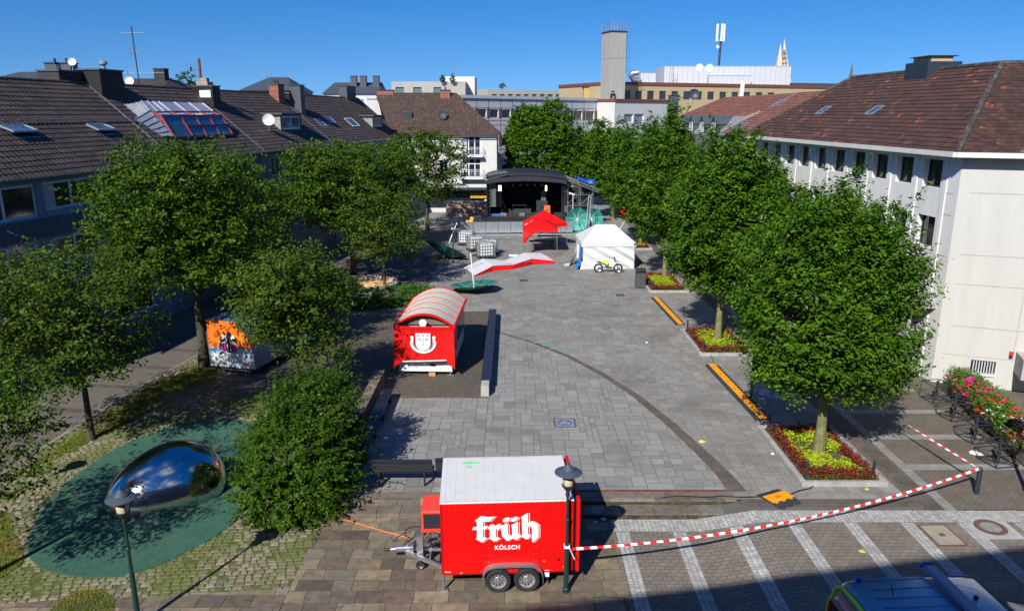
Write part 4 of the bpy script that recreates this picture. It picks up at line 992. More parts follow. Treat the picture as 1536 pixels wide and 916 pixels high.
a=atY(1278,125,300); t=thing('church_steeple','thin dark pointed steeple on the horizon right of the beige spire','church spire',(a.x,300,0)); mb=MB(); w=1.4; zt=atY(1278,93,300).z
mb.raw([(-w,0,0),(w,0,0),(w,2*w,0),(-w,2*w,0),(-w,0,18),(w,0,18),(w,2*w,18),(-w,2*w,18),(0,w,zt)],[(0,1,5,4),(1,2,6,5),(2,3,7,6),(3,0,4,7),(4,5,8),(5,6,8),(6,7,8),(7,4,8)]); _b(mb,'steeple',mat('slate_green_copper',(.09,.12,.12),.7),t)
far('long_dark_roof','long low dark roof on the horizon right of the plant room','building',1187,170,1275,175,124.5,12,M['slate'])
# centre-left backdrop
cg=mat('old_concrete_panel',(.36,.35,.32),.85,var=.1,scale=.4,dirt=(.2,.19,.165),dscale=.5,damt=.5)
gw_=dict(mul=(),fw=.14,fm=mat('green_window_frame',(.06,.2,.1),.5),gm=mat('teal_blind',(.08,.15,.17),.4))
far('concrete_block','grey concrete block with three teal windows behind the white house roof','building',587,128,698,128,122.5,22,cg,[(593.5,131,606,142),(620,131,632.5,142),(650.5,131,662,142)],gw_)
far('roof_pavilion','small white roof pavilion on the concrete block','building',668,134,712,134,115,8,endw,z0=14)
far('concrete_office','long low concrete office with green topped windows','building',731,150,872,160,134,16,cg,[(738+12*k,141.5,745.5+12*k,146.5) for k in range(11)],gw_)
far('ochre_house','small ochre building with dark flat roof left of the tower','building',876,140,906,140,131,8,mat('ochre_render',(.45,.29,.08),.8),[(884,146,888,150),(891,146,895,150)],top=M['iron'])
def hiproof(name,label,x0,x1,ye,yt,Y,m,ridge=(.4,.6),wz=None,dep=10):
    A=atY(x0,ye,Y); B=atY(x1,ye,Y); zt=atY((x0+x1)/2,yt,Y+dep/2).z; W=B.x-A.x; t=thing(name,label,'house',(A.x,Y,0)); h=A.z
    mb=MB(); wall(mb,.3,W-.3,0,h,[(W*.2,W*.2+1.2,h-2.2,h-.8),(W*.6,W*.6+1.2,h-2.2,h-.8)],y=.3); mb.face([(.3,.3,0),(.3,.3,h),(.3,dep,h),(.3,dep,0)]); mb.face([(W-.3,.3,0),(W-.3,dep,0),(W-.3,dep,h),(W-.3,.3,h)]); _b(mb,'wall',wz or greyr,t)
    mb=MB(); a=W*ridge[0]; b=W*ridge[1]; mb.raw([(0,0,h),(W,0,h),(W,dep,h),(0,dep,h),(a,dep/2,zt),(b,dep/2,zt)],[(0,1,5,4),(1,2,5),(2,3,4,5),(3,0,4)]); r_=_b(mb,'roof',m,t)
    return t,W,h,zt
hiproof('distant_house','dark hipped roof with rooftop vents behind the left row',357,441,136,116,95,M['slate'],(.35,.7))
t,W,h,zt=hiproof('distant_house','long dark roofed house with white gable behind the left row',482,568,141,124,125,M['slate'],(.12,.98),endw)
for f in (.45,.62,.85): chimney(t,Matrix.Translation(t.location),W*f,W*f+1.0,3,4,zt-2,zt+.9,M['slate'],cap=2)
t,W,h,zt=hiproof('distant_house','dark ridge with two chimneys behind the leftmost roof',-60,84,130,108,58,M['slate'],(.2,.97))
for f,d in ((.62,0),(.75,0)): chimney(t,Matrix.Translation(t.location),W*f,W*f+1.1,3.5,4.5,zt-1,zt+.55,M['slate'],cap=2,pots=1)
t,W,h,zt=hiproof('distant_house','brown ridge with small white dish behind the dark tiled chimney',150,245,131,118,72,M['rooftile'],(.1,.75))
chimney(t,Matrix.Translation(t.location),W*.6,W*.6+1,3.5,4.5,zt-1,zt+.8,M['brickdark'],cap=2); p=atY(194,122,71); dish(t,Matrix.Identity(4),tuple(p),.38,(.3,-1,.2),pole=1)
for i,(x,yt,l) in enumerate(((193,106,'thin aerial behind the dark chimney, left of the tall mast'),(208,104,'thin aerial close left of the tall mast'),(401,107,'thin twin whip antenna behind the dark hipped roof'),(523,118,'thin whip antenna above the white gabled house'),(682,98,'lattice antenna pair above the white roof pavilion'))):
    Yy=[74,74,100,128,136][i]; a=atY(x,[122,120,122,128,116][i],Yy); b=atY(x,yt,Yy); t=thing('roof_aerial',l,'antenna',tuple(a),group=None); mb=MB(); H=b.z-a.z; mb.bar((0,0,0),(0,0,H),.05)
    if i<2: 
        mb.bar((-.8,0,H*.9),(.8,0,H*.85),.02)
        for k in range(5): mb.bar((-.7+.3*k,-.2,H*.9),(-.7+.3*k,.2,H*.9),.012)
    else: mb.bar((.5,0,0),(.5,0,H*.85),.04)
    if i==4:
        for k in range(6): mb.bar((0,0,H*k/6),(.5,0,H*k/6),.04)
    _b(mb,'rod',M['galv'],t)
# the building the picture is taken from: casts the shade in front
bb=thing('camera_side_building','tall plain building behind the viewpoint whose shade falls on the parking bays','building',(0,-1.7,0)); 
ang=math.atan2(.184,1); mb=MB(); R=Matrix.Rotation(ang,4,'Z'); mb.box(-40,40,-12,0,0,16.0,M=R); _b(mb,'wall',greyr,bb)
# ================= TREES AND PLANTS =================
bark=mat('grey_brown_bark',(.06,.05,.036),.9,var=.35,scale=4,stretch=(4,4,1),bump=.5,bscale=14)
bark2=mat('mossy_bark',(.15,.15,.05),.9,var=.35,scale=4,stretch=(4,4,1),bump=.4,bscale=14,dirt=(.24,.24,.22),dscale=2,damt=.7)
def leafm(name,cols,tr=.2): return tintmat(name,cols,.5,nscale=.7,namt=.25,bump=0,transl=tr,spec=.12)
LH=leafm('hornbeam_leaf',[(.026,.075,.004),(.048,.12,.006),(.068,.15,.008),(.12,.205,.014)])
LG=leafm('linden_leaf',[(.024,.06,.004),(.042,.092,.006),(.06,.118,.008),(.12,.175,.014)])
LD=leafm('dull_olive_leaf',[(.03,.058,.006),(.05,.092,.008),(.07,.12,.012),(.11,.155,.02)])
LB=leafm('dark_shrub_leaf',[(.022,.06,.004),(.036,.088,.006),(.055,.118,.009),(.1,.165,.018)])
LY=leafm('conifer_needle',[(.03,.07,.015),(.05,.11,.02),(.07,.14,.03)])
def leafcloud(pos,outw,n_per,size,twigL,spread,rs,asp=.55,updir=(0,0,1),nb=(.5,.7,.6),droop=0.):
    """pos,outw: (k,3) clump roots and twig directions -> quad leaves along each twig"""
    k=len(pos); N=k*n_per
    t=rs.rand(k,n_per,1)**.8; tw=outw[:,None,:]*(twigL*(.5+rs.rand(k,1,1)))*t
    c=pos[:,None,:]+tw+rs.randn(k,n_per,3)*spread*np.array([1,1,.6]); c[:,:,2:]-=droop*t*t
    c=c.reshape(N,3)
    o=np.repeat(outw,n_per,0)
    nrm=o*nb[0]+np.array(updir)*nb[1]+rs.randn(N,3)*nb[2]; nrm/=np.linalg.norm(nrm,axis=1,keepdims=True)+1e-9
    a=np.cross(nrm,rs.randn(N,3)); a/=np.linalg.norm(a,axis=1,keepdims=True)+1e-9; b=np.cross(nrm,a)
    s=size*(.5+rs.rand(N,1)); a=a*s*.5; b=b*s*.5*asp
    v=np.stack([c-a,c-b*1.0+nrm*s*.04,c+a,c+b*1.0+nrm*s*.04],1).reshape(-1,3)
    tint=np.repeat(rs.rand(k)*.6,n_per)+rs.rand(N)*.4
    return v,tint
def leafmesh(name,v,tint,m,parent):
    me=bpy.data.meshes.new(name); n=len(v); f=n//4
    me.vertices.add(n); me.vertices.foreach_set('co',v.astype(np.float32).ravel()); me.loops.add(n); me.loops.foreach_set('vertex_index',np.arange(n,dtype=np.int32))
    me.polygons.add(f); me.polygons.foreach_set('loop_start',np.arange(0,n,4,dtype=np.int32)); me.polygons.foreach_set('loop_total',np.full(f,4,dtype=np.int32))
    me.materials.append(m); at=me.attributes.new('tint','FLOAT','FACE'); at.data.foreach_set('value',tint.astype(np.float32)); me.update(calc_edges=True)
    o=bpy.data.objects.new(name,me); COL.objects.link(o)
    if parent: o.parent=parent
    return o
def sample_blobs(blobs,n,rs,point=1.,lo=.72,hi=1.04):
    """blobs rows: cx,cy,cz,rx,ry,rz ; points near the union surface + outward dirs"""
    B=np.array(blobs,float); area=(B[:,3]*B[:,5]+B[:,3]*B[:,4])*1.0; idx=rs.choice(len(B),n*2,p=area/area.sum())
    d=rs.randn(n*2,3); d/=np.linalg.norm(d,axis=1,keepdims=True); b=B[idx]
    r=(lo+(hi-lo)*rs.rand(n*2,1)**.6)
    taper=np.where(d[:,2:]>0,1-(1-1/point)*d[:,2:]**1.0,1.0) if point>1 else 1.0
    q=d*r; q[:,:2]*=taper if point>1 else 1
    p=b[:,:3]+q*b[:,3:6]
    keep=np.ones(n*2,bool)
    for j in range(len(B)):
        e=(p-B[j,:3])/B[j,3:6]; ins=(e**2).sum(1)<.42; keep&=~(ins&(idx!=j))
    p=p[keep][:n]; d=d[keep][:n]
    return p,d
def trunk(parent,h,r0,limbs,rs,m,top=.35,lean=(0,0),base=0):
    mb=MB(); P=[];R=[]
    for i in range(7):
        t=i/6; P.append((lean[0]*t+.04*math.sin(3*t+1),lean[1]*t+.03*math.sin(4*t),base+h*t)); R.append(r0*(1-t*(1-top))*(1.25 if i==0 else 1))
    mb.tube(P,R,10)
    mb0=mb; mb=MB()
    for l in limbs:
        z0=l[3]; t=min(1,z0/h); s=Vector((lean[0]*t,lean[1]*t,z0)); e=Vector(l[:3]); mid=(s+e)/2+Vector((0,0,-.12*(e-s).length if l[2]>z0 else 0))+Vector(((rs.rand()-.5)*.3,(rs.rand()-.5)*.3,0))
        rr=r0*l[4]*.75; q=[s,s.lerp(mid,.5)+Vector((0,0,-.03)),mid,mid.lerp(e,.5)+Vector((0,0,.05)),e]; mb.tube(q,[rr,rr*.8,rr*.6,rr*.42,rr*.2],6)
    if limbs: _b(mb,'limbs',bark,parent,smooth=True)
    return _b(mb0,'trunk',m,parent,smooth=True)
def tree(name,label,pos,h,R,kind,seed,cb=2.0,leaf=.13,n=500,per=40,r0=.16,m=None,bm=None,group=None,cat='tree',sx=1.,off=(0,0),lean=(0,0),leaders=8,extra=()):
    rs=np.random.RandomState(seed); t=thing(name,label,cat,(pos[0],pos[1],Hf(pos[0],pos[1])),0,group); bl=[];limbs=[]
    bl+=list(extra)
    if kind=='hornbeam':
        H=h-cb
        for i in range(leaders):
            a=2*PI*i/leaders+rs.rand()*.5; rr=R*(.28+.36*rs.rand()); hh=H*(.62+.26*rs.rand()) if i else H*.86
            if i==0: rr=R*.1
            w=R*(.36+.10*rs.rand())
            bl.append((rr*math.cos(a)*sx+off[0],rr*math.sin(a)+off[1],cb+hh*.45,w*1.05,w*1.05,hh*.55))
            limbs.append((rr*.6*math.cos(a),rr*.6*math.sin(a),cb+hh*.75,cb*.8+rs.rand()*.8,.5))
        for bb in list(bl):
            bl.append((bb[0]*1.05,bb[1]*1.05,bb[2]+bb[5]*.82,bb[3]*.5,bb[4]*.5,bb[5]*.4)); bl.append((bb[0]*1.08,bb[1]*1.08,bb[2]+bb[5]*1.12,bb[3]*.24,bb[4]*.24,bb[5]*.25))
        for i in range(10):
            a=2*PI*i/10+rs.rand()*.6; rr=R*(.5+.15*rs.rand()); z=cb+H*(.14+.42*rs.rand()); bl.append((rr*math.cos(a)*sx+off[0],rr*math.sin(a)+off[1],z,R*.42,R*.42,H*.18))
        p,d=sample_blobs(bl,int(n*1.2),rs,1.0,.45,1.05); dd=d*np.array([.75,.75,.3])+np.array([0,0,.75])+rs.randn(len(d),3)*.15
        dd/=np.linalg.norm(dd,axis=1,keepdims=True)
        v,ti=leafcloud(p,dd,per,leaf,.42+leaf,.085+leaf*.35,rs,nb=(.6,.6,.42))
    elif kind in ('spread','round','olive'):
        H=h-cb; cz=cb+H*.5; nb_={'spread':26,'round':14,'olive':22}[kind]
        for i in range(nb_):
            u=rs.rand(); zz=-.85+1.7*(i+.5)/nb_; a=i*2.4+rs.rand()*.6; rad_=math.sqrt(max(.05,1-zz*zz)); 
            if kind=='round': rad_=math.sqrt(max(.02,1-zz*zz)); f=.55; w=R*.5; wz=H*.26
            elif kind=='spread': rad_=min(1,rad_*1.15)*(1.0 if zz<.3 else .85); f=.45+.3*rs.rand(); w=R*(.34+.14*rs.rand()); wz=H*.095
            else: f=.5+.25*rs.rand(); w=R*(.32+.14*rs.rand()); wz=H*.15
            x=rad_*R*f*math.cos(a)*sx+off[0]; y=rad_*R*f*math.sin(a)+off[1]; z=cz+zz*H*.44
            bl.append((x,y,z,w,w,wz)); limbs.append((x*.8,y*.8,z,min(h*.6,max(cb*.75,z-R*.5*f)),.33))
        if kind=='round': bl.append((off[0],off[1],cz,R*.72,R*.72,H*.5))
        p,d=sample_blobs(bl,int(n*(.78 if kind!='round' else 1)),rs,1.0,.45 if kind!='round' else .8,1.05); dd=d*np.array([1,1,.35])+np.array([p[:,0],p[:,1],0*p[:,0]]).T/R*.6+np.array([0,0,.12 if kind!='olive' else .3])+rs.randn(len(d),3)*.2
        dd/=np.linalg.norm(dd,axis=1,keepdims=True)
        v,ti=leafcloud(p,dd,per,leaf,{'round':.3,'spread':.7,'olive':.75}[kind],.10+leaf*.4,rs,nb=(.3,.85,.55),droop=.08)
    kk=rs.choice(len(p),max(8,len(p)//14)); v2,t2=leafcloud(p[kk],dd[kk],per,leaf*.9,1.05,.05,rs,nb=(.3,.7,.5)); v=np.concatenate([v,v2]); ti=np.concatenate([ti,t2])
    leafmesh('crown',v,ti,m or LH,t)
    trunk(t,cb+(h-cb)*.6,r0,limbs,rs,bm or bark,lean=lean,top=.3)
    return t
HG='hornbeam trees in planted beds along the right side'
def Gx(px,py): p=G(px,py); return (p.x,p.y)
tree('hornbeam_tree','nearest large hornbeam tree in the front flower bed on the right',(10.62,24.1),9.25,2.85,'hornbeam',3,cb=2.75,leaf=.13,n=2500,per=36,r0=.19,bm=bark2,group=HG,off=(-.05,.2),leaders=11)
tree('hornbeam_tree','hornbeam tree in the second flower bed beside the longer yellow cable ramp',(10.65,37.5),10.2,2.95,'hornbeam',4,cb=3.0,leaf=.17,n=1400,per=34,r0=.18,bm=bark2,group=HG,off=(.1,0))
tree('hornbeam_tree','tall hornbeam in the third bed behind the grey litter bin',(10.9,52.9),11.6,2.8,'hornbeam',5,cb=3.2,leaf=.2,n=850,per=30,r0=.17,bm=bark2,group=HG)
tree('hornbeam_tree','hornbeam tree just behind the white tent on the right',(11.4,66.5),10.6,3.0,'hornbeam',6,cb=2.6,leaf=.24,n=750,per=28,r0=.17,bm=bark2,group=HG)
tree('hornbeam_tree','hornbeam tree beside the green upturned umbrellas at the stage',(11.3,84.6),9.8,3.2,'hornbeam',7,cb=2.6,leaf=.28,n=650,per=26,r0=.17,bm=bark2,group=HG)
HG2='hornbeam trees in the second row by the white office building'
for i,(x,y,h,R,l) in enumerate(((13.6,30.8,8.2,2.3,'hornbeam tree standing before the square windows of the white office building'),(14.9,45.5,9.0,3.0,'hornbeam tree hiding the far end of the white office building'),(15.2,60,10.2,3.1,'hornbeam tree below the red brown roof with the blue roof window'),(15.4,75,10.4,3.2,'hornbeam tree below the pointed dormers on the right'))):
    tree('hornbeam_tree',l,(x,y),h,R,'hornbeam',30+i,cb=2.6,leaf=[.15,.19,.22,.26][i],n=[800,750,600,500][i],per=30,r0=.16,bm=bark2,group=HG2)
tree('hornbeam_tree','far hornbeam tree left of the dormers above the stage scaffold',(9.6,96),10.4,3.2,'hornbeam',41,cb=2.6,leaf=.3,n=520,per=26,group=HG2)
tree('hornbeam_tree','farthest hornbeam right of the round tree and left of the spiky ones',(12.6,108),10.4,4.0,'hornbeam',42,cb=2.6,leaf=.32,n=480,per=26,group=HG2)
p=atY(813,168,97)
tree('round_tree','dense round tree rising right behind the stage roof',(p.x,97),p.z+.2,4.3,'round',50,cb=2.6,leaf=.3,n=2100,per=28,r0=.2,m=LH)
TG='trees along the left side of the square'
tree('linden_tree','largest dark tree on the left before the blue grey house, over the orange trailer',(-14.4,33.4),10.6,3.35,'spread',60,cb=3.6,leaf=.15,n=2900,per=26,r0=.24,m=LG,group=TG,off=(-.2,0))
tree('linden_tree','tall tree left of the round sandpit in front of the grey row houses',(-11.4,53.0),9.8,3.6,'spread',61,cb=3.2,leaf=.2,n=1300,per=26,r0=.24,m=LG,group=TG,off=(-1.0,0))
tree('linden_tree','tree between the sandpit and the pale grey house at mid distance',(-11.6,64),9.4,3.4,'spread',62,cb=3.0,leaf=.22,n=900,per=26,r0=.2,m=LG,group=TG)
tree('linden_tree','airy tree in front of the white end house left of the stage',(-8.6,76.0),10.4,4.1,'spread',63,cb=2.8,leaf=.24,n=800,per=24,r0=.2,m=LG,group=TG)
tree('linden_tree','dark tree squeezed between the big left tree and the satellite dish house',(-16.4,45),8.4,3.4,'spread',64,cb=3.0,leaf=.19,n=800,per=26,r0=.2,m=LG,group=TG)
tree('young_tree','light green young tree with thin trunk beside the sandpit and hedge',(-8.7,50.0),6.6,2.7,'olive',65,cb=1.9,leaf=.17,n=650,per=26,r0=.1,m=LD,group='small trees on the left')
tree('young_tree','olive green tree on a thin trunk standing in the grass strip at lower left',(-15.6,25.8),7.3,3.0,'olive',66,cb=2.6,leaf=.13,n=1400,per=26,r0=.13,m=LD,group='small trees on the left',off=(-.1,-1.3))
tree('young_tree','dull green tree covering the right side of the orange trailer',(-8.75,28.8),6.3,1.95,'olive',67,cb=2.7,leaf=.135,n=1100,per=26,r0=.11,m=LD,group='small trees on the left',extra=((.9,.2,2.2,.9,.9,.8),(.5,-.4,2.9,1.0,1.0,.6),(1.2,0,1.5,.6,.6,.6)))
tree('young_tree','low tree cut by the left picture edge with hanging branch',(-13.9,17.2),5.7,2.4,'olive',68,cb=2.3,leaf=.12,n=650,per=26,r0=.11,m=LG,group='small trees on the left')
p=atY(282,113,110); tree('distant_tree','light green treetop behind the left roofs beside the tall aerial mast',(p.x,110),17.2,3.6,'olive',69,cb=6,leaf=.4,n=450,per=20,m=LD)
tree('distant_tree','small treetop right of the chimney with the rusty flue',(atY(325,130,112).x,112),13.6,2.4,'olive',70,cb=6,leaf=.4,n=120,per=20,m=LD)
# potted conifers / shrub on the far roofs
for i,(x,yt,yb,Y,zb,w,l) in enumerate(((663.6,112,123,127.5,None,.9,'small dark conifer on the concrete block roof, left of its twin'),(679,110,123,127.5,None,1.0,'small yellow green conifer on the concrete block roof'),(754,124,133,152,None,1.6,'small shrub on the long concrete office roof'),(919,135,151,119,None,1.0,'little bush growing on the white house roof at the tower foot'))):
    a=atY(x,yb,Y); b=atY(x,yt,Y); t=thing('roof_plant',l,'plant',tuple(a)); rs=np.random.RandomState(80+i); H=b.z-a.z
    p,d=sample_blobs([(0,0,H*.35,w*.42,w*.42,H*.35),(0,0,H*.62,w*.22,w*.22,H*.3)],60,rs); v,ti=leafcloud(p,d,14,.16,.06,.06,rs); leafmesh('foliage',v,ti,LY,t)
# the big round bush
rs=np.random.RandomState(90); t=thing('round_bush','big dense dark green bush spilling over the low wall next to the shiny steel dome','bush',(-6.7,21.95,-.3)); t.scale=(.88,.9,.9)
bl=[(0,0,1.75,1.4,1.9,1.9),(-.4,-1.2,1.2,1.1,1.2,1.3),(.5,.9,2.2,1.1,1.3,1.6),(.4,-.7,1.7,1.2,1.1,1.4),(-.8,.5,1.2,.9,1.4,1.3),(.3,-1.6,.85,.9,.9,.9),(.7,.3,1.6,.9,1.3,1.4),(-.7,-.9,.75,1.0,1.2,.95),(1.0,1.6,1.9,.7,.7,1.6),(-.2,.2,3.1,.6,.7,.8),(.9,-1.3,1.0,.9,.7,.9),(-1.2,-.2,1.7,.6,.7,.9),(.1,1.4,2.9,.6,.6,.9)]
p,d=sample_blobs(bl,2300,rs,1.,.82,1.05); k=p[:,2]>.02; p=p[k];d=d[k]; dd=d+np.array([.55,.1,.15])+rs.randn(len(d),3)*.1; dd/=np.linalg.norm(dd,axis=1,keepdims=True)
v,ti=leafcloud(p,dd,30,.105,.62,.06,rs,nb=(.3,.8,.4)); kk=rs.choice(len(p),170); v2,t2=leafcloud(p[kk],dd[kk],26,.1,1.15,.04,rs,nb=(.3,.8,.4)); v=np.concatenate([v,v2]); ti=np.concatenate([ti,t2])
leafmesh('foliage',v,ti,LB,t)
mb=MB()
for i in range(9): a=i*.7; mb.tube([(.1*math.cos(a),.1*math.sin(a),0),(.6*math.cos(a),.6*math.sin(a),1.3),(1.1*math.cos(a),1.2*math.sin(a),2.6)],[.06,.04,.015],6)
_b(mb,'stem',bark,t)
# hedge
rs=np.random.RandomState(91); hg=G(588,458); t=thing('low_hedge','low bright green hedge between the sandpit and the booth trailer','hedge',(hg.x-.4,hg.y,0))
bl=[(x*.8,.35*math.sin(x),.45,.85,1.0,.6) for x in range(-5,4)]
p,d=sample_blobs(bl,1000,rs,1.,.8,1.05); k=p[:,2]>.02; p=p[k];d=d[k]; dd=d+np.array([0,0,.6]); dd/=np.linalg.norm(dd,axis=1,keepdims=True)
v,ti=leafcloud(p,dd,20,.12,.2,.08,rs); leafmesh('foliage',v,ti,leafm('bright_hedge_leaf',[(.04,.11,.01),(.06,.15,.015),(.08,.18,.02)]),t)
rs=np.random.RandomState(92); t=thing('low_shrub','dark shrub mass at the left rim of the sandpit','bush',tuple(G(470,440)))
bl=[(x*.9-1,.3*math.sin(x*2),.6,1.0,1.1,.8) for x in range(-3,4)]
p,d=sample_blobs(bl,600,rs); k=p[:,2]>.02; p=p[k];d=d[k]; v,ti=leafcloud(p,d,20,.15,.25,.1,rs); leafmesh('foliage',v,ti,LB,t)
# ================= OBJECTS =================
red=mat('red_trailer_paint',(.66,.0025,.002),.5,var=.05,scale=1.2,spec=.3,dirt=(.42,.012,.008),dscale=1.3,damt=.35)
white=mat('white_trailer_roof',(.62,.62,.6),.5,var=.03,scale=2,dirt=(.5,.49,.46),dscale=1.4,damt=.35)
RX=Matrix.Rotation(PI/2,4,'X'); RZ=lambda a:Matrix.Rotation(a,4,'Z'); T_=Matrix.Translation
def B(name,m,parent,fn,smooth=False,label=None,M=None):
    mb=MB(); fn(mb); return bw(mb,name,m,parent,M,smooth=smooth,label=label) if M else _b(mb,name,m,parent,smooth,label)
def local(o): return None
rim=mat('silver_wheel_rim',(.55,.57,.6),.3,metal=.8,var=.1)
def wheel(parent,x,y,z,r,w,name='wheel'):
    """axis along local y, outer side at y"""
    Mx=T_((x,y,z))@Matrix.Rotation(PI/2,4,'X')
    mb=MB(); mb.lathe([(r*.6,-w),(r*.62,0.0),(r*.9,.012),(r*.98,-.02),(r,-.05),(r,-w+.05),(r*.96,-w+.01),(r*.6,-w)],28,(0,0,0),Mx); w_=_b(mb,name,M['rubber'],parent,smooth=True)
    mb=MB(); mb.lathe([(r*.62,-.005),(r*.56,-.012),(r*.5,-.05),(r*.3,-.06),(r*.27,-.03),(r*.12,-.025),(r*.1,.0),(0,.0)],24,(0,0,0),Mx); _b(mb,'rim',rim,w_,smooth=True,angle=25)
    mb=MB()
    for k in range(10):
        a=2*PI*k/10; p=Mx@Vector((r*.41*math.cos(a),r*.41*math.sin(a),-.052)); mb.box(p.x-.018,p.x+.018,p.y-.006,p.y+.002,p.z-.018,p.z+.018)
    for k in range(5):
        a=2*PI*k/5; p=Mx@Vector((r*.2*math.cos(a),r*.2*math.sin(a),-.02)); mb.box(p.x-.01,p.x+.01,p.y-.015,p.y+.002,p.z-.01,p.z+.01)
    _b(mb,'rim_slot',M['black'],w_)
    return w_
# ---- beer trailer
ct=thing('cargo_trailer','red box trailer with white roof and white beer lettering, twin axle, parked in front','trailer',(-1.77,16.78,-.3),rad(3.0))
LX,LY,ZB,ZT=3.31,2.5,.52,2.47
B('body',red,ct,lambda m:(m.box(0,LX,0,LY,ZB,ZT,bev=.012)))
mb=MB(); mb.box(-.015,LX+.012,-.02,LY+.02,ZT+.001,ZT+.035,bev=.01)
for k in range(13): mb.box(.1+k*.25,.11+k*.25,.06,LY-.06,ZT+.035,ZT+.041)
rt=_b(mb,'roof',white,ct)
mb=MB(); mb.box(.06,LX-.06,.05,.06,ZT+.036,ZT+.043); mb.box(.06,LX-.06,LY-.06,LY-.05,ZT+.036,ZT+.043); _b(mb,'roof_seam',M['conc'],rt)
gp=mat('green_spray_paint',(.03,.75,.12),.7)
mb=MB(); mb.poly([(.5,2.12),(.62,2.2),(.78,2.24),(.72,2.17),(.98,2.2),(.98,2.14),(.62,2.13)],ZT+.045); mb.poly([(.62,1.95),(.7,1.98),(.82,1.86),(.76,1.86)],ZT+.045); _b(mb,'spray_mark',gp,rt)
mb=MB(); mb.box(1.145,1.153,-.004,.002,ZB+.02,ZT-.02); mb.box(2.36,2.368,-.004,.002,ZB+.02,ZT-.02); mb.box(.02,.028,-.004,.002,ZB,ZT); _b(mb,'panel_seam',mat('dark_red_seam',(.35,.006,.005),.5),ct)
mb=MB(); mb.box(LX+.012,LX+.075,.06,LY-.05,ZB+.03,ZT-.03); _b(mb,'door_gap',M['black'],ct)
mb=MB(); mb.box(LX+.08,LX+.17,-.03,LY+.02,ZB-.02,ZT+.03,bev=.01); rd=_b(mb,'rear_door',red,ct)
mb=MB(); 
for z in (.95,1.9): mb.box(LX+.17,LX+.235,.1,.2,z,z+.08)
_b(mb,'hinge',red,rd)
mb=MB(); mb.box(.0,LX,.1,LY-.1,ZB-.1,ZB-.002); mb.box(.3,.36,.02,.1,ZB-.06,ZB-.003); _b(mb,'chassis',M['black'],ct)
def arcfender(m,x0,x1,y0,y1,zb,zt,t=.02):
    P=[]; n=14
    for i in range(n+1):
        a=PI*i/n; cx=(x0+x1)/2; hw=(x1-x0)/2; ex=math.copysign(abs(math.cos(a))**.42,-math.cos(a)); P.append((cx+hw*ex,zb+(zt-zb)*math.sin(a)**.6))
    m.grid([[(x,y0,z) for x,z in P],[(x,y1,z) for x,z in P]])
    m.grid([[(x,y0,z) for x,z in P],[(x*.985+(x0+x1)/2*.015,y0+.0,z-.055) for x,z in P]])
    m.grid([[(x,y1,z-.012) for x,z in P],[(x,y0,z-.012) for x,z in P]])
B('mudguard',M['galv'],ct,lambda m:arcfender(m,1.02,2.56,-.16,.12,.30,.80),smooth=True)
B('mudguard',M['galv'],ct,lambda m:arcfender(m,1.02,2.56,LY-.1,LY+.15,.30,.80),smooth=True)
for x in (1.42,2.15):
    wheel(ct,x,-.12,.335,.335,.2)
    mb=MB(); mb.tube([(x,LY-.1,.335),(x,LY+.1,.335)],.33,20); _b(mb,'wheel',M['rubber'],ct,smooth=True); mb=MB(); mb.bar((x,.1,.33),(x,LY-.1,.33),.07); _b(mb,'axle',M['black'],ct)
B('rivet_row',rim,ct,lambda m:[m.box(x-.008,x+.008,-.004,-.0005,z-.008,z+.008) for z in (ZB+.035,ZT-.03) for x in [.08+.15*k for k in range(22)]]+[m.box(x-.008,x+.008,-.004,-.0005,.62+.2*k,.636+.2*k) for x in (1.12,1.18,2.335,2.395) for k in range(9)])
B('edge_trim',mat('worn_red_trim',(.4,.004,.003),.4),ct,lambda m:(m.box(-.012,.03,-.012,-.0045,ZB,ZT),m.box(LX-.03,LX+.01,-.012,-.0045,ZB,ZT),m.box(.031,LX-.031,-.011,-.0045,ZB-.03,ZB+.02)))
B('door_bar',M['galv'],rd,lambda m:[m.tube([(LX+.19,y,ZB+.05),(LX+.19,y,ZT-.05)],.015,6) for y in (.7,1.7)])
# steady legs and hanging flap
B('steady_leg',M['galv'],ct,lambda m:(m.bar((.04,.06,.5),(.04,.06,.06),.05),m.box(-.04,.14,0,.12,.0,.05)))
B('corner_flap',M['whitepl'],ct,lambda m:(m.box(2.6,2.72,-.01,.01,.36,.55)))
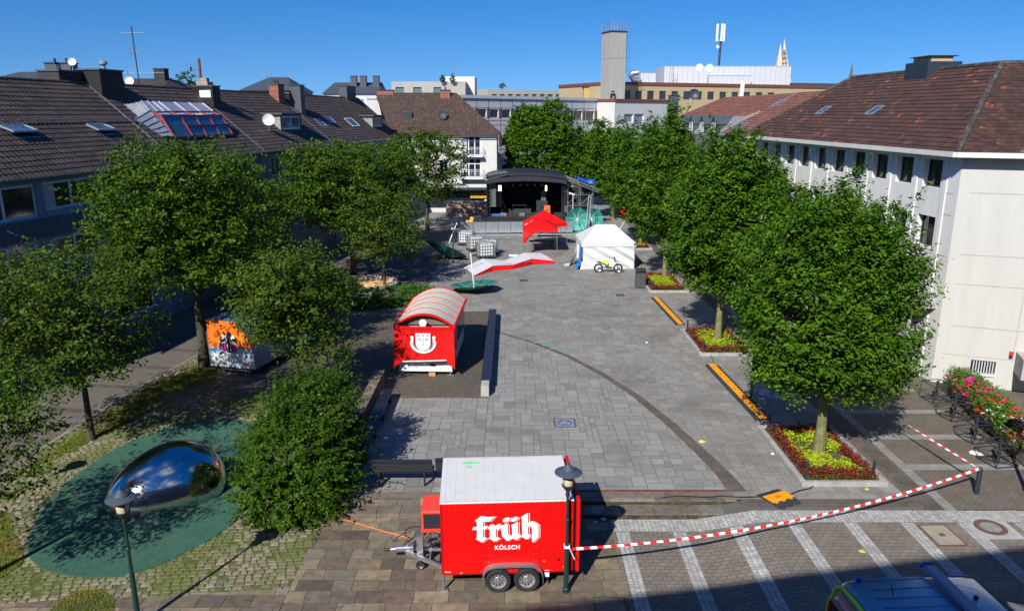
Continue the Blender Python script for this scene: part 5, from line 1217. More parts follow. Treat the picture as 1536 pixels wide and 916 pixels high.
# side logo: hand drawn blackletter word, offset outline, plain capitals
S=11.446
def lp(pts): return [((x/S+700-663)*.01635,(860-(760+y/S))*.01865+ZB+.01) for x,y in pts]
def ell(cx,cy,rx,ry,t,n=20): return [(cx+rx*math.cos(2*PI*i/n)*math.cos(t)-ry*math.sin(2*PI*i/n)*math.sin(t),cy+rx*math.cos(2*PI*i/n)*math.sin(t)+ry*math.sin(2*PI*i/n)*math.cos(t)) for i in range(n)]
LET=[[(170,237),(195,222),(280,162),(340,172),(420,181),(480,178),(520,174),(470,222),(430,262),(370,260),(312,264),(312,345),(400,328),(384,362),(372,390),(312,394),(308,515),(375,550),(330,585),(288,615),(230,580),(180,550),(200,528),(206,395),(118,395),(132,370),(140,345),(206,345),(202,262)],
[(392,372),(430,335),(462,300),(496,330),(528,348),(556,318),(582,298),(640,338),(628,372),(575,412),(545,388),(535,400),(534,528),(606,550),(560,580),(508,608),(460,575),(405,547),(424,522),(430,400),(410,385)],
[(638,345),(680,318),(716,290),(740,325),(742,400),(748,480),(770,512),(800,516),(822,500),(818,380),(802,330),(860,305),(922,280),(918,380),(924,480),(975,528),(930,560),(890,592),(862,576),(832,552),(780,578),(735,602),(690,565),(640,515),(630,430)],
ell(717,240,66,36,-.35),ell(858,232,66,36,-.35),
[(972,200),(1030,165),(1096,128),(1098,220),(1100,302),(1135,285),(1172,272),(1230,298),(1280,340),(1284,440),(1282,548),(1235,590),(1184,640),(1168,605),(1170,500),(1164,400),(1150,366),(1125,354),(1100,372),(1094,430),(1098,485),(1146,528),(1110,558),(1070,585),(1030,560),(980,530),(998,505),(996,400),(990,300),(988,235)]]
def decal(name,m,off,yy,parent):
    mb=MB()
    for L in LET: mb.poly([(x,z) for x,z in lp([(a+off[0],b+off[1]) for a,b in L])],0,M=T_((0,yy,0))@RX)
    return _b(mb,name,m,parent)
wl=mat('white_vinyl',(.82,.82,.84),.5,var=.02)
lo=decal('outline_lettering',wl,(30,5),-.0055,ct); decal('outline_gap',MATS['dark_red_seam'],(19,4),-.007,lo); decal('blackletter_word',wl,(0,0),-.0085,ct)
p=lp([(735,745)])[0]; text('word_lettering','KÖLSCH',.155,wl,ct,T_((p[0],-.0055,p[1]))@RX,spacing=1.12,bold=.004)
p=lp([(420,0)])[0]; text('maker_mark','Gaze' if 0 else 'Saris' if 0 else '~',.06,wl,ct,T_((.13,-.0055,ZB+.04))@RX) if 0 else None
B('maker_mark',wl,ct,lambda m:(m.box(.09,.16,-.006,-.001,ZB+.05,ZB+.065),m.box(.17,.21,-.006,-.001,ZB+.045,ZB+.07),m.box(.08,.1,-.006,-.001,ZB+.07,ZB+.085)))
B('marker_lamp',mat('amber_lens',(.7,.25,.01),.3),ct,lambda m:(m.box(.45,.52,-.02,-.001,ZB+.01,ZB+.04),m.box(2.55,2.62,-.02,-.001,ZB+.28,ZB+.31),m.box(3.05,3.11,-.02,-.001,ZB+.1,ZB+.13)))
B('socket_cover',M['black'],ct,lambda m:(m.box(2.93,2.98,-.02,-.001,ZB+.3,ZB+.36)))
# cooling unit on the nose
ro_=mat('orange_red_plastic',(.75,.055,.03),.5,var=.05)
cu=B('cooler_box',ro_,ct,lambda m:(m.box(-.56,-.01,1.0,1.9,1.62,1.72,bev=.03),m.box(-.56,-.5,1.0,1.9,1.12,1.62),m.box(-.5,-.01,1.0,1.06,1.12,1.2),m.box(-.5,-.01,1.8,1.9,1.12,1.62)))
B('grille',M['iron'],cu,lambda m:(m.box(-.5,-.01,1.03,1.05,1.2,1.61),[m.box(-.49,-.02,1.015,1.028,1.24+.05*k,1.255+.05*k) for k in range(7)]))
# drawbar
def draw(m):
    m.bar((0,.45,.43),(-1.0,1.2,.43),.07,.1); m.bar((0,2.05,.43),(-1.0,1.3,.43),.07,.1); m.bar((-.02,1.25,.44),(-1.1,1.25,.5),.05,.07); m.bar((-.35,.72,.43),(-.35,1.8,.43),.04,.05)
B('drawbar',M['galv'],ct,draw)
cp=B('coupling',M['galv'],ct,lambda m:(m.box(-1.28,-.85,1.17,1.33,.46,.58,bev=.02),m.box(-.9,-.8,1.1,1.4,.4,.62,bev=.01),m.tube([(-1.26,1.25,.5),(-1.42,1.25,.48)],.045,10),m.bar((-1.0,1.25,.58),(-.72,1.25,.82),.03)),smooth=False)
B('bellows',M['black'],cp,lambda m:m.tube([(-1.45,1.25,.48),(-1.6,1.25,.48)],[.05,.035],10))
jw=B('jockey_wheel',M['galv'],ct,lambda m:(m.tube([(-.62,1.12,.25),(-.62,1.12,.98)],.035,10),m.box(-.7,-.54,1.0,1.2,.36,.98),m.bar((-.62,1.12,.98),(-.5,1.0,1.02),.02)))
wheel(jw,-.62,1.0,.13,.12,.06,name='caster')
def coil(m):
    P=[(-.78+.30*math.cos(a)*1.0,1.75+.34*math.sin(a),.62+.02*a) for a in [i*.35 for i in range(19)]]; P=[(-.95,1.25,.7)]+P; m.tube(P,.014,5)
    m.tube([(-.9,1.9,.62),(-1.15,2.0,.5),(-1.35,1.95,.4),(-1.42,1.8,.4),(-1.32,1.75,.4),(-1.28,1.85,.45)],.013,5)
B('brake_cable',M['black'],ct,coil)
# ---- cables on the ground
def cable(name,label,pts,r,m,cat='cable'):
    P=[tuple(GH(*p)+Vector((0,0,r+.03))) if len(p)==2 else p for p in pts]; L=[]
    for i in range(len(P)-1):
        p0,p1,p2,p3=P[max(0,i-1)],P[i],P[i+1],P[min(len(P)-1,i+2)]
        for j in range(6):
            t=j/6; L.append(tuple(.5*((2*p1[a])+(-p0[a]+p2[a])*t+(2*p0[a]-5*p1[a]+4*p2[a]-p3[a])*t*t+(-p0[a]+3*p1[a]-3*p2[a]+p3[a])*t**3) for a in range(3)))
    L.append(P[-1]); mb=MB(); mb.tube(L,r,6); o=_b(mb,name,m,None,smooth=True); return tag(o,label,cat)
orc=mat('orange_cable',(.8,.16,.03),.5)
cable('extension_cable','orange extension cable running from the round bush to the trailer nose',[(497,781),(520,782),(545,789),(575,798),(608,807),(-2.6,18.35,.1),(-2.3,18.9,.2),(-2.05,19.2,.75),(-1.95,19.25,1.3)],.014,orc)
YFt=.0
cable('power_cable','black cable lying along the steps from the red trailer to the small orange ramp',[(870,768),(935,765),(1000,760),(1060,757),(1085,751),(1110,747),(1145,746)],.018,M['black'])
cable('power_cable','black cable leading from the small orange ramp into the front flower bed',[(1183,744),(1200,737),(1216,733),(1222,724),(1212,716)],.018,M['black'])
cable('power_cable','thin black cable between the long orange ramp and the front flower bed',[(1145,632),(1152,638),(1158,645)],.015,M['black'])
cable('power_cable','thin black cable between the second flower bed and the long orange ramp',[(1062,530),(1068,538),(1070,546)],.015,M['black'])
# ---- street lamps
glassl=mat('yellowish_lantern_glass',(.55,.5,.32),.15,var=.1)
capm=mat('blue_grey_lamp_cap',(.075,.095,.125),.5,metal=.3,var=.15,scale=6)
LG2='old style street lamps with flat round caps'
def lamp(x,y,label,s=1.,hgt=3.5,group=LG2):
    t=thing('street_lamp',label,'street lamp',(x,y,Hf(x,y)+.01),0,group); h=hgt
    mb=MB(); mb.tube([(0,0,0),(0,0,.12),(0,0,.14),(0,0,1.35),(0,0,1.4),(0,0,2.0),(0,0,h-.95)],[.085,.085,.066,.06,.045,.038,.032],14); mb.lathe([(.05,2.0),(.055,2.02),(.055,2.06),(.04,2.08)],12); _b(mb,'pole',M['green_metal'],t,smooth=True)
    mb=MB(); mb.lathe([(.033,h-.96),(.06,h-.9),(.045,h-.8),(.075,h-.76),(.12,h-.7),(.155,h-.64),(.16,h-.62),(.13,h-.61)],20); _b(mb,'lantern_base',M['iron'],t,smooth=True)
    mb=MB(); mb.lathe([(.13,h-.61),(.145,h-.5),(.125,h-.36),(.10,h-.3)],20); _b(mb,'lantern_glass',glassl,t,smooth=True)
    mb=MB(); mb.lathe([(.1,h-.32),(.31,h-.315),(.335,h-.3),(.335,h-.285),(.30,h-.265),(.165,h-.225),(.165,h-.2),(.15,h-.19),(.05,h-.085),(.025,h-.07),(.02,h-.01),(0,h)],32); c=_b(mb,'cap',capm,t,smooth=True,angle=30)
    mb=MB()
    for k in range(4):
        a=PI/4+k*PI/2; mb.bar((.155*math.cos(a),.155*math.sin(a),h-.62),(.13*math.cos(a),.13*math.sin(a),h-.31),.014)
    _b(mb,'bracket',M['iron'],t)
    return t
l1=lamp(1.37,16.78,'street lamp with round cap standing at the right end of the red box trailer',hgt=3.62)
B('tape_knot',wl,l1,lambda m:(m.box(-.075,.075,-.075,.075,1.28,1.34),m.bar((.06,-.05,1.3),(.2,-.1,1.0),.05,.01)))
lamp(-8.88,15.5,'street lamp with round cap in front of the shiny steel dome at lower left',hgt=3.62)
lamp(-16.9,19.95,'street lamp beyond the left picture edge throwing its shadow on the cobbles',hgt=3.62)
lamp(16.15,21.5,'street lamp pole cut by the right picture edge beside the bike racks',hgt=3.62)
lf=lamp(-4.65,58.6,'slim street lamp standing between the upturned green umbrellas and the white tanks',hgt=3.3)
# ---- benches
benchm=mat('black_stained_slat',(.022,.024,.03),.5,var=.3,scale=5,stretch=(1,8,8))
bt=thing('park_bench','black slatted park bench with backrest behind the stone steps, left of the trailer','bench',(-4.45,21.75,.022),rad(0),'benches along the top of the steps')
W=1.95
B('seat',benchm,bt,lambda m:[m.box(0,W,.12+.1*k,.2+.1*k,.42,.45) for k in range(5)])
B('backrest',benchm,bt,lambda m:[m.box(0,W,.03-.035*k,.06-.035*k,.52+.1*k,.6+.1*k) for k in range(4)]+[m.box(0,W,-.16,-.02,.93,.96)])
for x in (.22,W-.28):
    B('leg',M['iron'],bt,lambda m:(m.bar((x,.6,0),(x,.56,.42),.05),m.bar((x,.1,0),(x,.12,.42),.05),m.bar((x,.12,.41),(x,.6,.41),.05),m.bar((x,.12,.4),(x,-.08,.95),.05),m.bar((x,0.05,0),(x,-.02,.5),.04)))
b2=copy_tree(bt); b2.location=(-2.42,21.85,.022); b2['label']='black park bench partly hidden behind the red trailer roof and its cooler box'
lbw=mat('dark_bench_slat',(.014,.017,.026),.35,var=.35,scale=2,stretch=(3,3,3))
lb_=thing('wall_bench','long low stone wall with black slatted seat beside the booth trailer','bench',(-1.3,29.6,.02)); lb_.scale=(.8,1,1)
B('stone_base',mat('dark_basalt',(.05,.052,.055),.8,var=.2,scale=4),lb_,lambda m:m.box(0.02,.40,.72,12.9,0,.42)); B('end_block',M['conc'],lb_,lambda m:m.box(0,.42,0,.715,0,.47,bev=.01))
B('seat_slats',lbw,lb_,lambda m:[m.box(-.03,.5,.75+.2*k,.92+.2*k,.425,.475,bev=.008) for k in range(60)])
wallm=brickmat('sandstone_wall',(.15,.12,.095),(.11,.09,.07),(.06,.05,.04),.5,.2,.012,vert=1,blot=(.07,.06,.045),bl=(1.,.5,.65,.5))
lw=thing('low_stone_wall','low brown stone wall with flat coping running beside the round bush','wall',(-5.88,21.42,-.31))
B('masonry',wallm,lw,lambda m:m.box(0,.34,0,9.45,0,.98)); B('coping',stepm,lw,lambda m:[m.box(-.03,.37,.0+.95*k,.94+.95*k,.985,1.06,bev=.01) for k in range(10)])
sb=thing('slatted_bench','long dark slatted bench fixed before the low brown wall in the shade of the bush','bench',(-5.45,23.2,.022))
B('seat',lbw,sb,lambda m:[m.box(.05+.1*k,.13+.1*k,0,6.2,.40,.44) for k in range(5)])
for k in range(4): B('leg',M['iron'],sb,lambda m:m.box(.08,.5,.3+1.8*k,.38+1.8*k,0,.395))
# ---- booth trailer (red tarp front, barrel roof)
bo=thing('booth_trailer','red market booth trailer with cream barrel roof and white crest on its tarp','trailer',(-5.2,32.25,.028),rad(-2.5))
BW,BL,BE,BR=2.62,4.9,2.36,.55
tarp=mat('red_tarpaulin',(.6,.004,.004),.5,var=.1,scale=3,bump=.35,bscale=6,spec=.3)
bwht=mat('booth_white_panel',(.62,.66,.72),.5,var=.05,dirt=(.45,.47,.5),dscale=1,damt=.3)
B('base_panel',bwht,bo,lambda m:(m.box(.12,BW-.12,.05,BL,.22,.85),m.box(.1,BW-.1,.02,.049,.2,.26)))
B('rear_body',bwht,bo,lambda m:(m.box(.06,BW-.06,.25,BL-.05,.95,2.3)))
B('number_plate',M['black'],bo,lambda m:(m.box(1.52,1.75,.02,.048,.45,.55)))
B('step_block',mat('raw_wood_block',(.5,.27,.13),.8),bo,lambda m:m.box(1.45,1.75,-.05,.2,0,.14))
for x in (.3,BW-.3): B('wheel',M['rubber'],bo,lambda m:m.tube([(x-.1,2.6,.3),(x+.1,2.6,.3)],.3,18))
B('prop_stand',M['galv'],bo,lambda m:(m.bar((2.42,.1,0),(2.42,.1,.25),.05),m.bar((2.25,.1,0.02),(2.55,.1,.02),.1,.03)))
def archz(x): u=(x-BW/2)/(BW/2); return BE+BR*(1-u*u)
rm_=mat('cream_roof_sheet',(.5,.51,.42),.85,var=.08,scale=2,dirt=(.33,.34,.31),dscale=1.5,damt=.4)
def barrel(m):
    n=16; R0=[];R1=[]
    for i in range(n+1):
        x=-.04+(BW+.08)*i/n; z=archz(max(0,min(BW,x))); R0.append((x,-.12,z)); R1.append((x,BL+.1,z))
    m.grid([R0,R1]); m.grid([[(p[0],p[1],p[2]-.04) for p in R1],[(p[0],p[1],p[2]-.04) for p in R0]])
rf=B('barrel_roof',rm_,bo,barrel,smooth=True)
for k in range(6):
    y=-.12+(BL+.22)*k/5
    def rib(m,y=y,k=k):
        w=.05 if k in (0,5) else .018
        R=[[],[],[],[]]
        for i in range(17):
            x=-.05+(BW+.1)*i/16; z=archz(max(0,min(BW,x)))
            R[0].append((x,y-w,z-.06)); R[1].append((x,y-w,z+.025)); R[2].append((x,y+w,z+.025)); R[3].append((x,y+w,z-.06))
        m.grid(R)
    B('roof_rib',red,rf,rib)
B('eaves_rail',red,bo,lambda m:(m.box(-.07,.0,-.18,BL+.15,BE-.1,BE+.04),m.box(BW,BW+.07,-.18,BL+.15,BE-.1,BE+.04),m.box(-.07,BW+.07,-.2,-.12,BE-.12,BE-.02)))
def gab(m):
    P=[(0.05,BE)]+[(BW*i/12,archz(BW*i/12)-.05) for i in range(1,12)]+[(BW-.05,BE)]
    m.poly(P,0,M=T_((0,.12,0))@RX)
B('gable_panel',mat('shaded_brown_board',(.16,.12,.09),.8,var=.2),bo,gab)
B('round_sign',wl,bo,lambda m:m.lathe([(0,.02),(.16,.02),(.165,0)],22,(0,0,0),T_((1.28,-.2,BE+.17))@RX))
def tarpf(m):
    # pleated hanging front sheet, longer and flared at the two sides
    nx,nz=40,14; rows_=[]
    for j in range(nz+1):
        t=j/nz; R=[]
        for i in range(nx+1):
            s=i/nx; edge=abs(2*s-1)**6; zb=.74-.34*(abs(2*s-1)**8); z=BE-.13-(BE-.13-zb)*t
            x=-.02+(BW+.04)*s+(.04*t*edge*(1 if s>.5 else -1)); y=-.16-.05*t*t-.14*edge*t+.03*math.sin(s*22+t*4)*t*(.3+edge)+.015*math.sin(s*60)*t
            R.append((x,y,z))
        rows_.append(R)
    m.grid(rows_)
tf=B('front_tarp',tarp,bo,tarpf,smooth=True)
def sidet(m):
    rows_=[]
    for j in range(9):
        t=j/8; R=[]
        for i in range(13):
            s=i/12; R.append((BW+.03+.05*t*(1-s)**3+.02*math.sin(s*18)*t,-.15+1.1*s,BE-.1-(1.75-.75*s)*t))
        rows_.append(R)
    m.grid(rows_)
B('side_tarp',tarp,bo,sidet,smooth=True)
B('side_glazing',M['glassb'],bo,lambda m:m.box(BW-.055,BW-.02,1.1,BL-.3,1.1,2.2))
B('awning_roll',mat('white_red_roll',(.7,.6,.6),.5),bo,lambda m:(m.tube([(.35,-.3,.76),(1.3,-.33,.8),(2.3,-.3,.84)],.035,8)))
# crest
def onT(x,z,o): return Vector((x,-.2-.028-o,z))
cx0,cz0=1.32,1.66
def shield(m,s=1,o=0):
    P=[(-.25,.3),(.25,.3),(.25,-.05)]+[(.25*math.cos(a),-.05+.25*math.sin(a)) for a in [-PI*k/10 for k in range(1,10)]]+[(-.25,-.05)]
    m.poly([(cx0+x*s,cz0+z*s) for x,z in P],0,M=T_((0,-.236-o,0))@RX)
cr_=B('crest_shield',wl,tf,lambda m:shield(m))
redv=mat('rose_print',(.6,.25,.28),.6); blv=mat('blue_grey_print',(.12,.14,.25),.6)
def cr(m):
    M0=T_((0,-.2405,0))@RX
    for dx in (-.16,0,.16):
        m.poly([(cx0+dx-.055,cz0+.27),(cx0+dx-.03,cz0+.23),(cx0+dx,cz0+.27),(cx0+dx+.03,cz0+.23),(cx0+dx+.055,cz0+.27),(cx0+dx+.04,cz0+.18),(cx0+dx-.04,cz0+.18)],0,M=M0)
    m.poly([(cx0-.008,cz0-.27),(cx0+.008,cz0-.27),(cx0+.008,cz0+.14),(cx0-.008,cz0+.14)],0,M=M0)
    for k in (-.03,.03,0): m.poly([(cx0+k-.006,cz0+.02),(cx0+k+.006,cz0+.02),(cx0+k+.006,cz0+.14),(cx0+k-.006,cz0+.14)],0,M=M0)
    m.poly([(cx0-.03,cz0+.01),(cx0+.03,cz0+.01),(cx0+.03,cz0+.03),(cx0-.03,cz0+.03)],0,M=M0)
    for s in (-1,1):
        m.poly([(cx0+s*.11,cz0-.2),(cx0+s*.1,cz0-.21),(cx0-s*.13,cz0+.06),(cx0-s*.12,cz0+.07)],0,M=M0)
        m.poly([(cx0-s*.12+.045*math.cos(a)*1.3,cz0+.09+.04*math.sin(a)) for a in [2*PI*i/10 for i in range(10)]],0,M=M0)
B('crest_charge',redv,cr_,cr)
def scroll(m):
    P=[];n=26
    out=[];inn=[]
    for i in range(n+1):
        a=PI*(1.0+ i/n); ex=.44; out.append((cx0+.44*math.cos(a),cz0-.02+.38*math.sin(a)+ (0))); inn.append((cx0+.33*math.cos(a),cz0-.02+.28*math.sin(a)))
    L=[(cx0-.40,cz0+.1),(cx0-.43,cz0+.18),(cx0-.38,cz0+.22),(cx0-.32,cz0+.18),(cx0-.33,cz0+.05)]
    R=[(cx0+.33,cz0+.05),(cx0+.32,cz0+.18),(cx0+.38,cz0+.22),(cx0+.43,cz0+.18),(cx0+.40,cz0+.1)]
    m.poly(out+R[::-1]+inn[::-1]+L[::-1],0,M=T_((0,-.236,0))@RX)
sc_=B('crest_scroll',wl,tf,scroll)
word='ALCOBERLKLINSKAMMER'[:17]; 
for k,chh in enumerate('ACOBERLINSKAMMER'):
    a=PI*(1.05+.9*k/15); text('scroll_letter',chh,.085,blv,sc_,T_((cx0+.372*math.cos(a),-.239,cz0-.02+.318*math.sin(a)))@RX@Matrix.Rotation(a-1.5*PI,4,'Z'),bold=.003)
for o_ in (cr_,sc_): o_.matrix_local=T_((cx0-.05,-.24,cz0+.0))@Matrix.Diagonal((1.32,1,1.32,1))@T_((-cx0,.236,-cz0))
# ---- orange graffiti style show trailer
og=thing('show_trailer','orange, blue and white painted show trailer under the largest left tree','trailer',(-13.72,32.6,.02),rad(-14))
wt=mat('trailer_white',(.6,.62,.66),.5,var=.08,dirt=(.4,.42,.46),dscale=2,damt=.4); ogm=mat('trailer_orange',(.8,.16,.01),.5,var=.2,scale=2,dirt=(.8,.33,.02),dscale=1.5,damt=.6); bluem=mat('trailer_sky_blue',(.22,.45,.6),.5,var=.15,scale=3); sidem=mat('trailer_side_blue_grey',(.16,.22,.28),.5,var=.1)
def ogb(m):
    P=[(0,.35),(2.3,.35),(2.22,1.1),(2.02,1.75),(1.62,2.3),(1.3,2.5),(0,2.5)]
    m.prism(P,-5.2,M=RX,z0=0)
B('body',sidem,og,lambda m:m.prism([(0,.35),(2.3,.35),(2.22,1.1),(2.02,1.75),(1.62,2.3),(1.3,2.5),(0,2.5)],5.2,M=T_((0,5.2,0))@RX))
Mo_=T_((0,-.006,0))@RX
og_f=B('orange_panel',ogm,og,lambda m:m.poly([(0,1.25),(2.17,1.25),(2.02,1.75),(1.62,2.3),(1.3,2.5),(0,2.5)],0,M=Mo_))
B('blue_stripe',bluem,og,lambda m:m.poly([(0,1.02),(2.22,1.05),(2.17,1.25),(0,1.25)],0,M=Mo_))
B('white_panel',wt,og,lambda m:m.poly([(0,.36),(2.29,.36),(2.22,1.05),(0,1.02)],0,M=Mo_))
mg=mat('magenta_print',(.65,.02,.35),.5)
def blob(m,cx,cz,r,n=18,amp=.2,k=5,sq=1): m.poly([(cx+r*(1+amp*math.sin(k*2*PI*i/n))*math.cos(2*PI*i/n),cz+sq*r*(1+amp*math.sin(k*2*PI*i/n))*math.sin(2*PI*i/n)) for i in range(n)],0,M=T_((0,-.010,0))@RX)
B('burst_print',wl,og_f,lambda m:blob(m,1.02,1.45,.42,36,.16,9,1.1))
Mp=T_((0,-.014,0))@RX; Mp2=T_((0,-.018,0))@RX
B('magenta_print',mg,og_f,lambda m:[m.poly([(cx+.15*math.cos(2*PI*i/14),1.28+.2*math.sin(2*PI*i/14)) for i in range(14)],0,M=Mp) for cx in (.78,1.3)])
def figs(m):
    m.poly([(.9,1.05),(1.2,1.05),(1.22,1.35),(1.16,1.75),(1.22,1.95),(1.1,2.08),(.98,1.95),(.92,1.75),(.86,1.4)],0,M=Mp2)
    m.poly([(.86,1.7),(.62,1.6),(.55,1.3),(.62,1.2),(.68,1.5),(.9,1.6)],0,M=Mp2); m.poly([(1.2,1.7),(1.45,1.75),(1.5,1.45),(1.4,1.5),(1.36,1.6),(1.2,1.58)],0,M=Mp2)
    m.poly([(.5,1.0),(.72,1.1),(.76,1.02),(.54,.9)],0,M=Mp2)
B('figure_print',M['black'],og_f,figs)
B('stroke_print',wl,og_f,lambda m:[m.poly([(x,1.12),(x+.035,1.12),(x+.02,1.7),(x-.01,1.7)],0,M=T_((0,-.022,0))@RX) for x in (.95,1.12)])
B('red_plate',mat('red_plate',(.5,.01,.02),.5),og,lambda m:m.box(1.72,2.2,-.02,-.003,.5,.6)); B('plate_lettering',wl,og,lambda m:[m.box(1.77+.11*k,1.84+.11*k,-.024,-.0205,.53,.57) for k in range(4)])
B('side_orange_band',ogm,og,lambda m:(m.raw([(2.235,-.0,1.0),(2.235,5.2,1.0),(2.035,5.2,1.75),(2.035,0,1.75)],[(0,1,2,3)])))
B('underbar',M['galv'],og,lambda m:(m.box(.45,2.0,.05,.1,.2,.26),m.bar((.6,.07,0),(.6,.07,.34),.05),m.bar((1.9,.07,0),(1.9,.07,.34),.05)))
for x in (.25,2.0): B('wheel',M['rubber'],og,lambda m:m.tube([(x,2.5,.3),(x+.2,2.5,.3)],.3,18))
# ---- steel dome
dm=thing('steel_dome','shiny mirror steel egg shaped dome on the green rubber oval','play dome',(-10.95,21.8,-.27),rad(47))
mirror=mat('mirror_steel',(.56,.56,.57),.14,metal=1,var=.02,scale=1)
def egg(m):
    rows_=[];n=48;k=18
    for j in range(k+1):
        ph=-.12+(PI/2+.12)*j/k; R=[]
        for i in range(n):
            a=2*PI*i/n; ex=1+.14*math.cos(a); x=1.85*math.cos(a)*math.cos(ph); y=1.42*math.sin(a)*math.cos(ph)*ex; z=.12+1.5*math.sin(ph)*(1+.12*math.cos(a)*math.cos(ph)); 
            R.append((x,y,z))
        rows_.append(R)
    m.grid(rows_,closed=True)
B('shell',mirror,dm,egg,smooth=True)
B('base_rim',M['black'],dm,lambda m:m.tube([(1.83*math.cos(2*PI*i/48),1.40*math.sin(2*PI*i/48)*(1+.14*math.cos(2*PI*i/48)),.01) for i in range(48)],.015,6,closed=True))
# ---- sandpit
c=G(546,430); sp_=thing('sandpit','round sandpit with pale sand and a stone rim behind the hedge','sandpit',(c.x,c.y,0))
B('rim',M['conc'],sp_,lambda m:m.lathe([(2.35,0),(2.35,.35),(2.3,.38),(2.08,.38),(2.03,.34),(2.03,0)],40)); 
sandm=mat('pale_sand',(.62,.38,.17),.95,var=.2,scale=2.5,bump=.8,bscale=10)
def sand(m):
    r=random.Random(3); rows_=[]
    for j in range(9):
        rr=2.04*(1-j/8)+.001; rows_.append([(rr*math.cos(2*PI*i/36),rr*math.sin(2*PI*i/36),.16+.08*(1-j/8)*0+.07*math.sin(i*.9+j)*(j>0)*(.5+.5*r.random())) for i in range(36)])
    m.grid(rows_,closed=True)
B('sand',sandm,sp_,sand,smooth=True)
c=G(498,430); ssp=thing('sand_heap','patch of spilled sand left of the sandpit rim','sand',(c.x,c.y,0)); B('sand',sandm,ssp,lambda m:m.lathe([(1.6,.01),(1.2,.1),(.5,.16),(0,.2)],20),smooth=True)
# ---- cable ramps
orm=mat('orange_ramp_lid',(.85,.33,.01),.45,var=.08,scale=4); rbm=mat('black_ramp_rubber',(.03,.033,.036),.7,var=.3,scale=8)
def ramp(label,x0,y0,x1,y1,w,n,z):
    d=math.hypot(x1-x0,y1-y0); t=thing('cable_ramp',label,'cable ramp',(x0,y0,z),math.atan2(y1-y0,x1-x0),'orange and black cable ramps')
    L=d/n
    for k in range(n):
        a=k*L+.004; b=(k+1)*L-.004
        def base(m): 
            vs=[(a,-w/2,0),(a,w/2,0),(a,w*.24,.06),(a,-w*.24,.06)]; vs+=[(b,p[1],p[2]) for p in vs]; m.raw(vs,[(0,1,2,3)[::-1],(4,5,6,7),(0,3,7,4)[::-1],(1,5,6,2),(2,6,7,3),(0,4,5,1)])
            for q in range(3): xx=a+(b-a)*(q+.5)/3; m.box(xx-.1,xx+.1,-w*.56,-w*.5,0.0,.012)
        B('rubber_base',rbm,t,base); B('lid',orm,t,lambda m:(m.box(a+.01,b-.01,-w*.235,w*.235,.061,.072,bev=.004),[m.box(a+(b-a)*(q+.3)/3,a+(b-a)*(q+.6)/3,-w*.29,-w*.236,.052,.066) for q in range(3)]))
        B('lid_emblem',mat('ochre_print',(.45,.16,.01),.6),t,lambda m:m.box(a+(b-a)*.38,a+(b-a)*.6,-w*.06,w*.06,.0725,.0745))
    return t
ramp('long orange and black cable ramp between the front and second flower beds',9.72,27.15,9.38,33.7,.62,7,.012)
ramp('orange and black cable ramp between the second and third flower beds',9.45,40.6,9.2,47.1,.55,7,.012)
ramp('single short orange cable ramp before the front flower bed',7.8,20.82,8.6,21.22,.95,1,.014)
# ---- flower beds
kerb=mat('pale_kerb_stone',(.33,.32,.3),.85,var=.15,scale=4,dirt=(.15,.14,.12),dscale=1.5,damt=.6,bump=.2)
soil=mat('brown_soil',(.085,.06,.04),.95,var=.4,scale=7,bump=.8,bscale=30,dirt=(.05,.07,.015),dscale=1.5,damt=.5)
limel=tintmat('lime_leaf',[(.2,.3,.01),(.32,.42,.015),(.42,.5,.02),(.28,.36,.015)],.6,nscale=2,namt=.15,bump=0,transl=.2)
redl=tintmat('red_barberry_leaf',[(.09,.012,.01),(.2,.03,.012),(.33,.07,.015),(.06,.01,.014),(.25,.04,.01)],.6,nscale=2,namt=.2,bump=0,transl=.15)
grl=tintmat('low_green_leaf',[(.04,.09,.01),(.08,.13,.015)],.6,bump=0,transl=.2)
def bollard(label,x,y,z,group): 
    t=thing('short_bollard',label,'bollard',(x,y,z),0,group); B('post',M['iron'],t,lambda m:m.lathe([(.07,0),(.07,.1),(.05,.12),(.045,.2),(.04,.52),(.05,.54),(.05,.6),(.03,.64),(0,.66)],12),smooth=True); return t
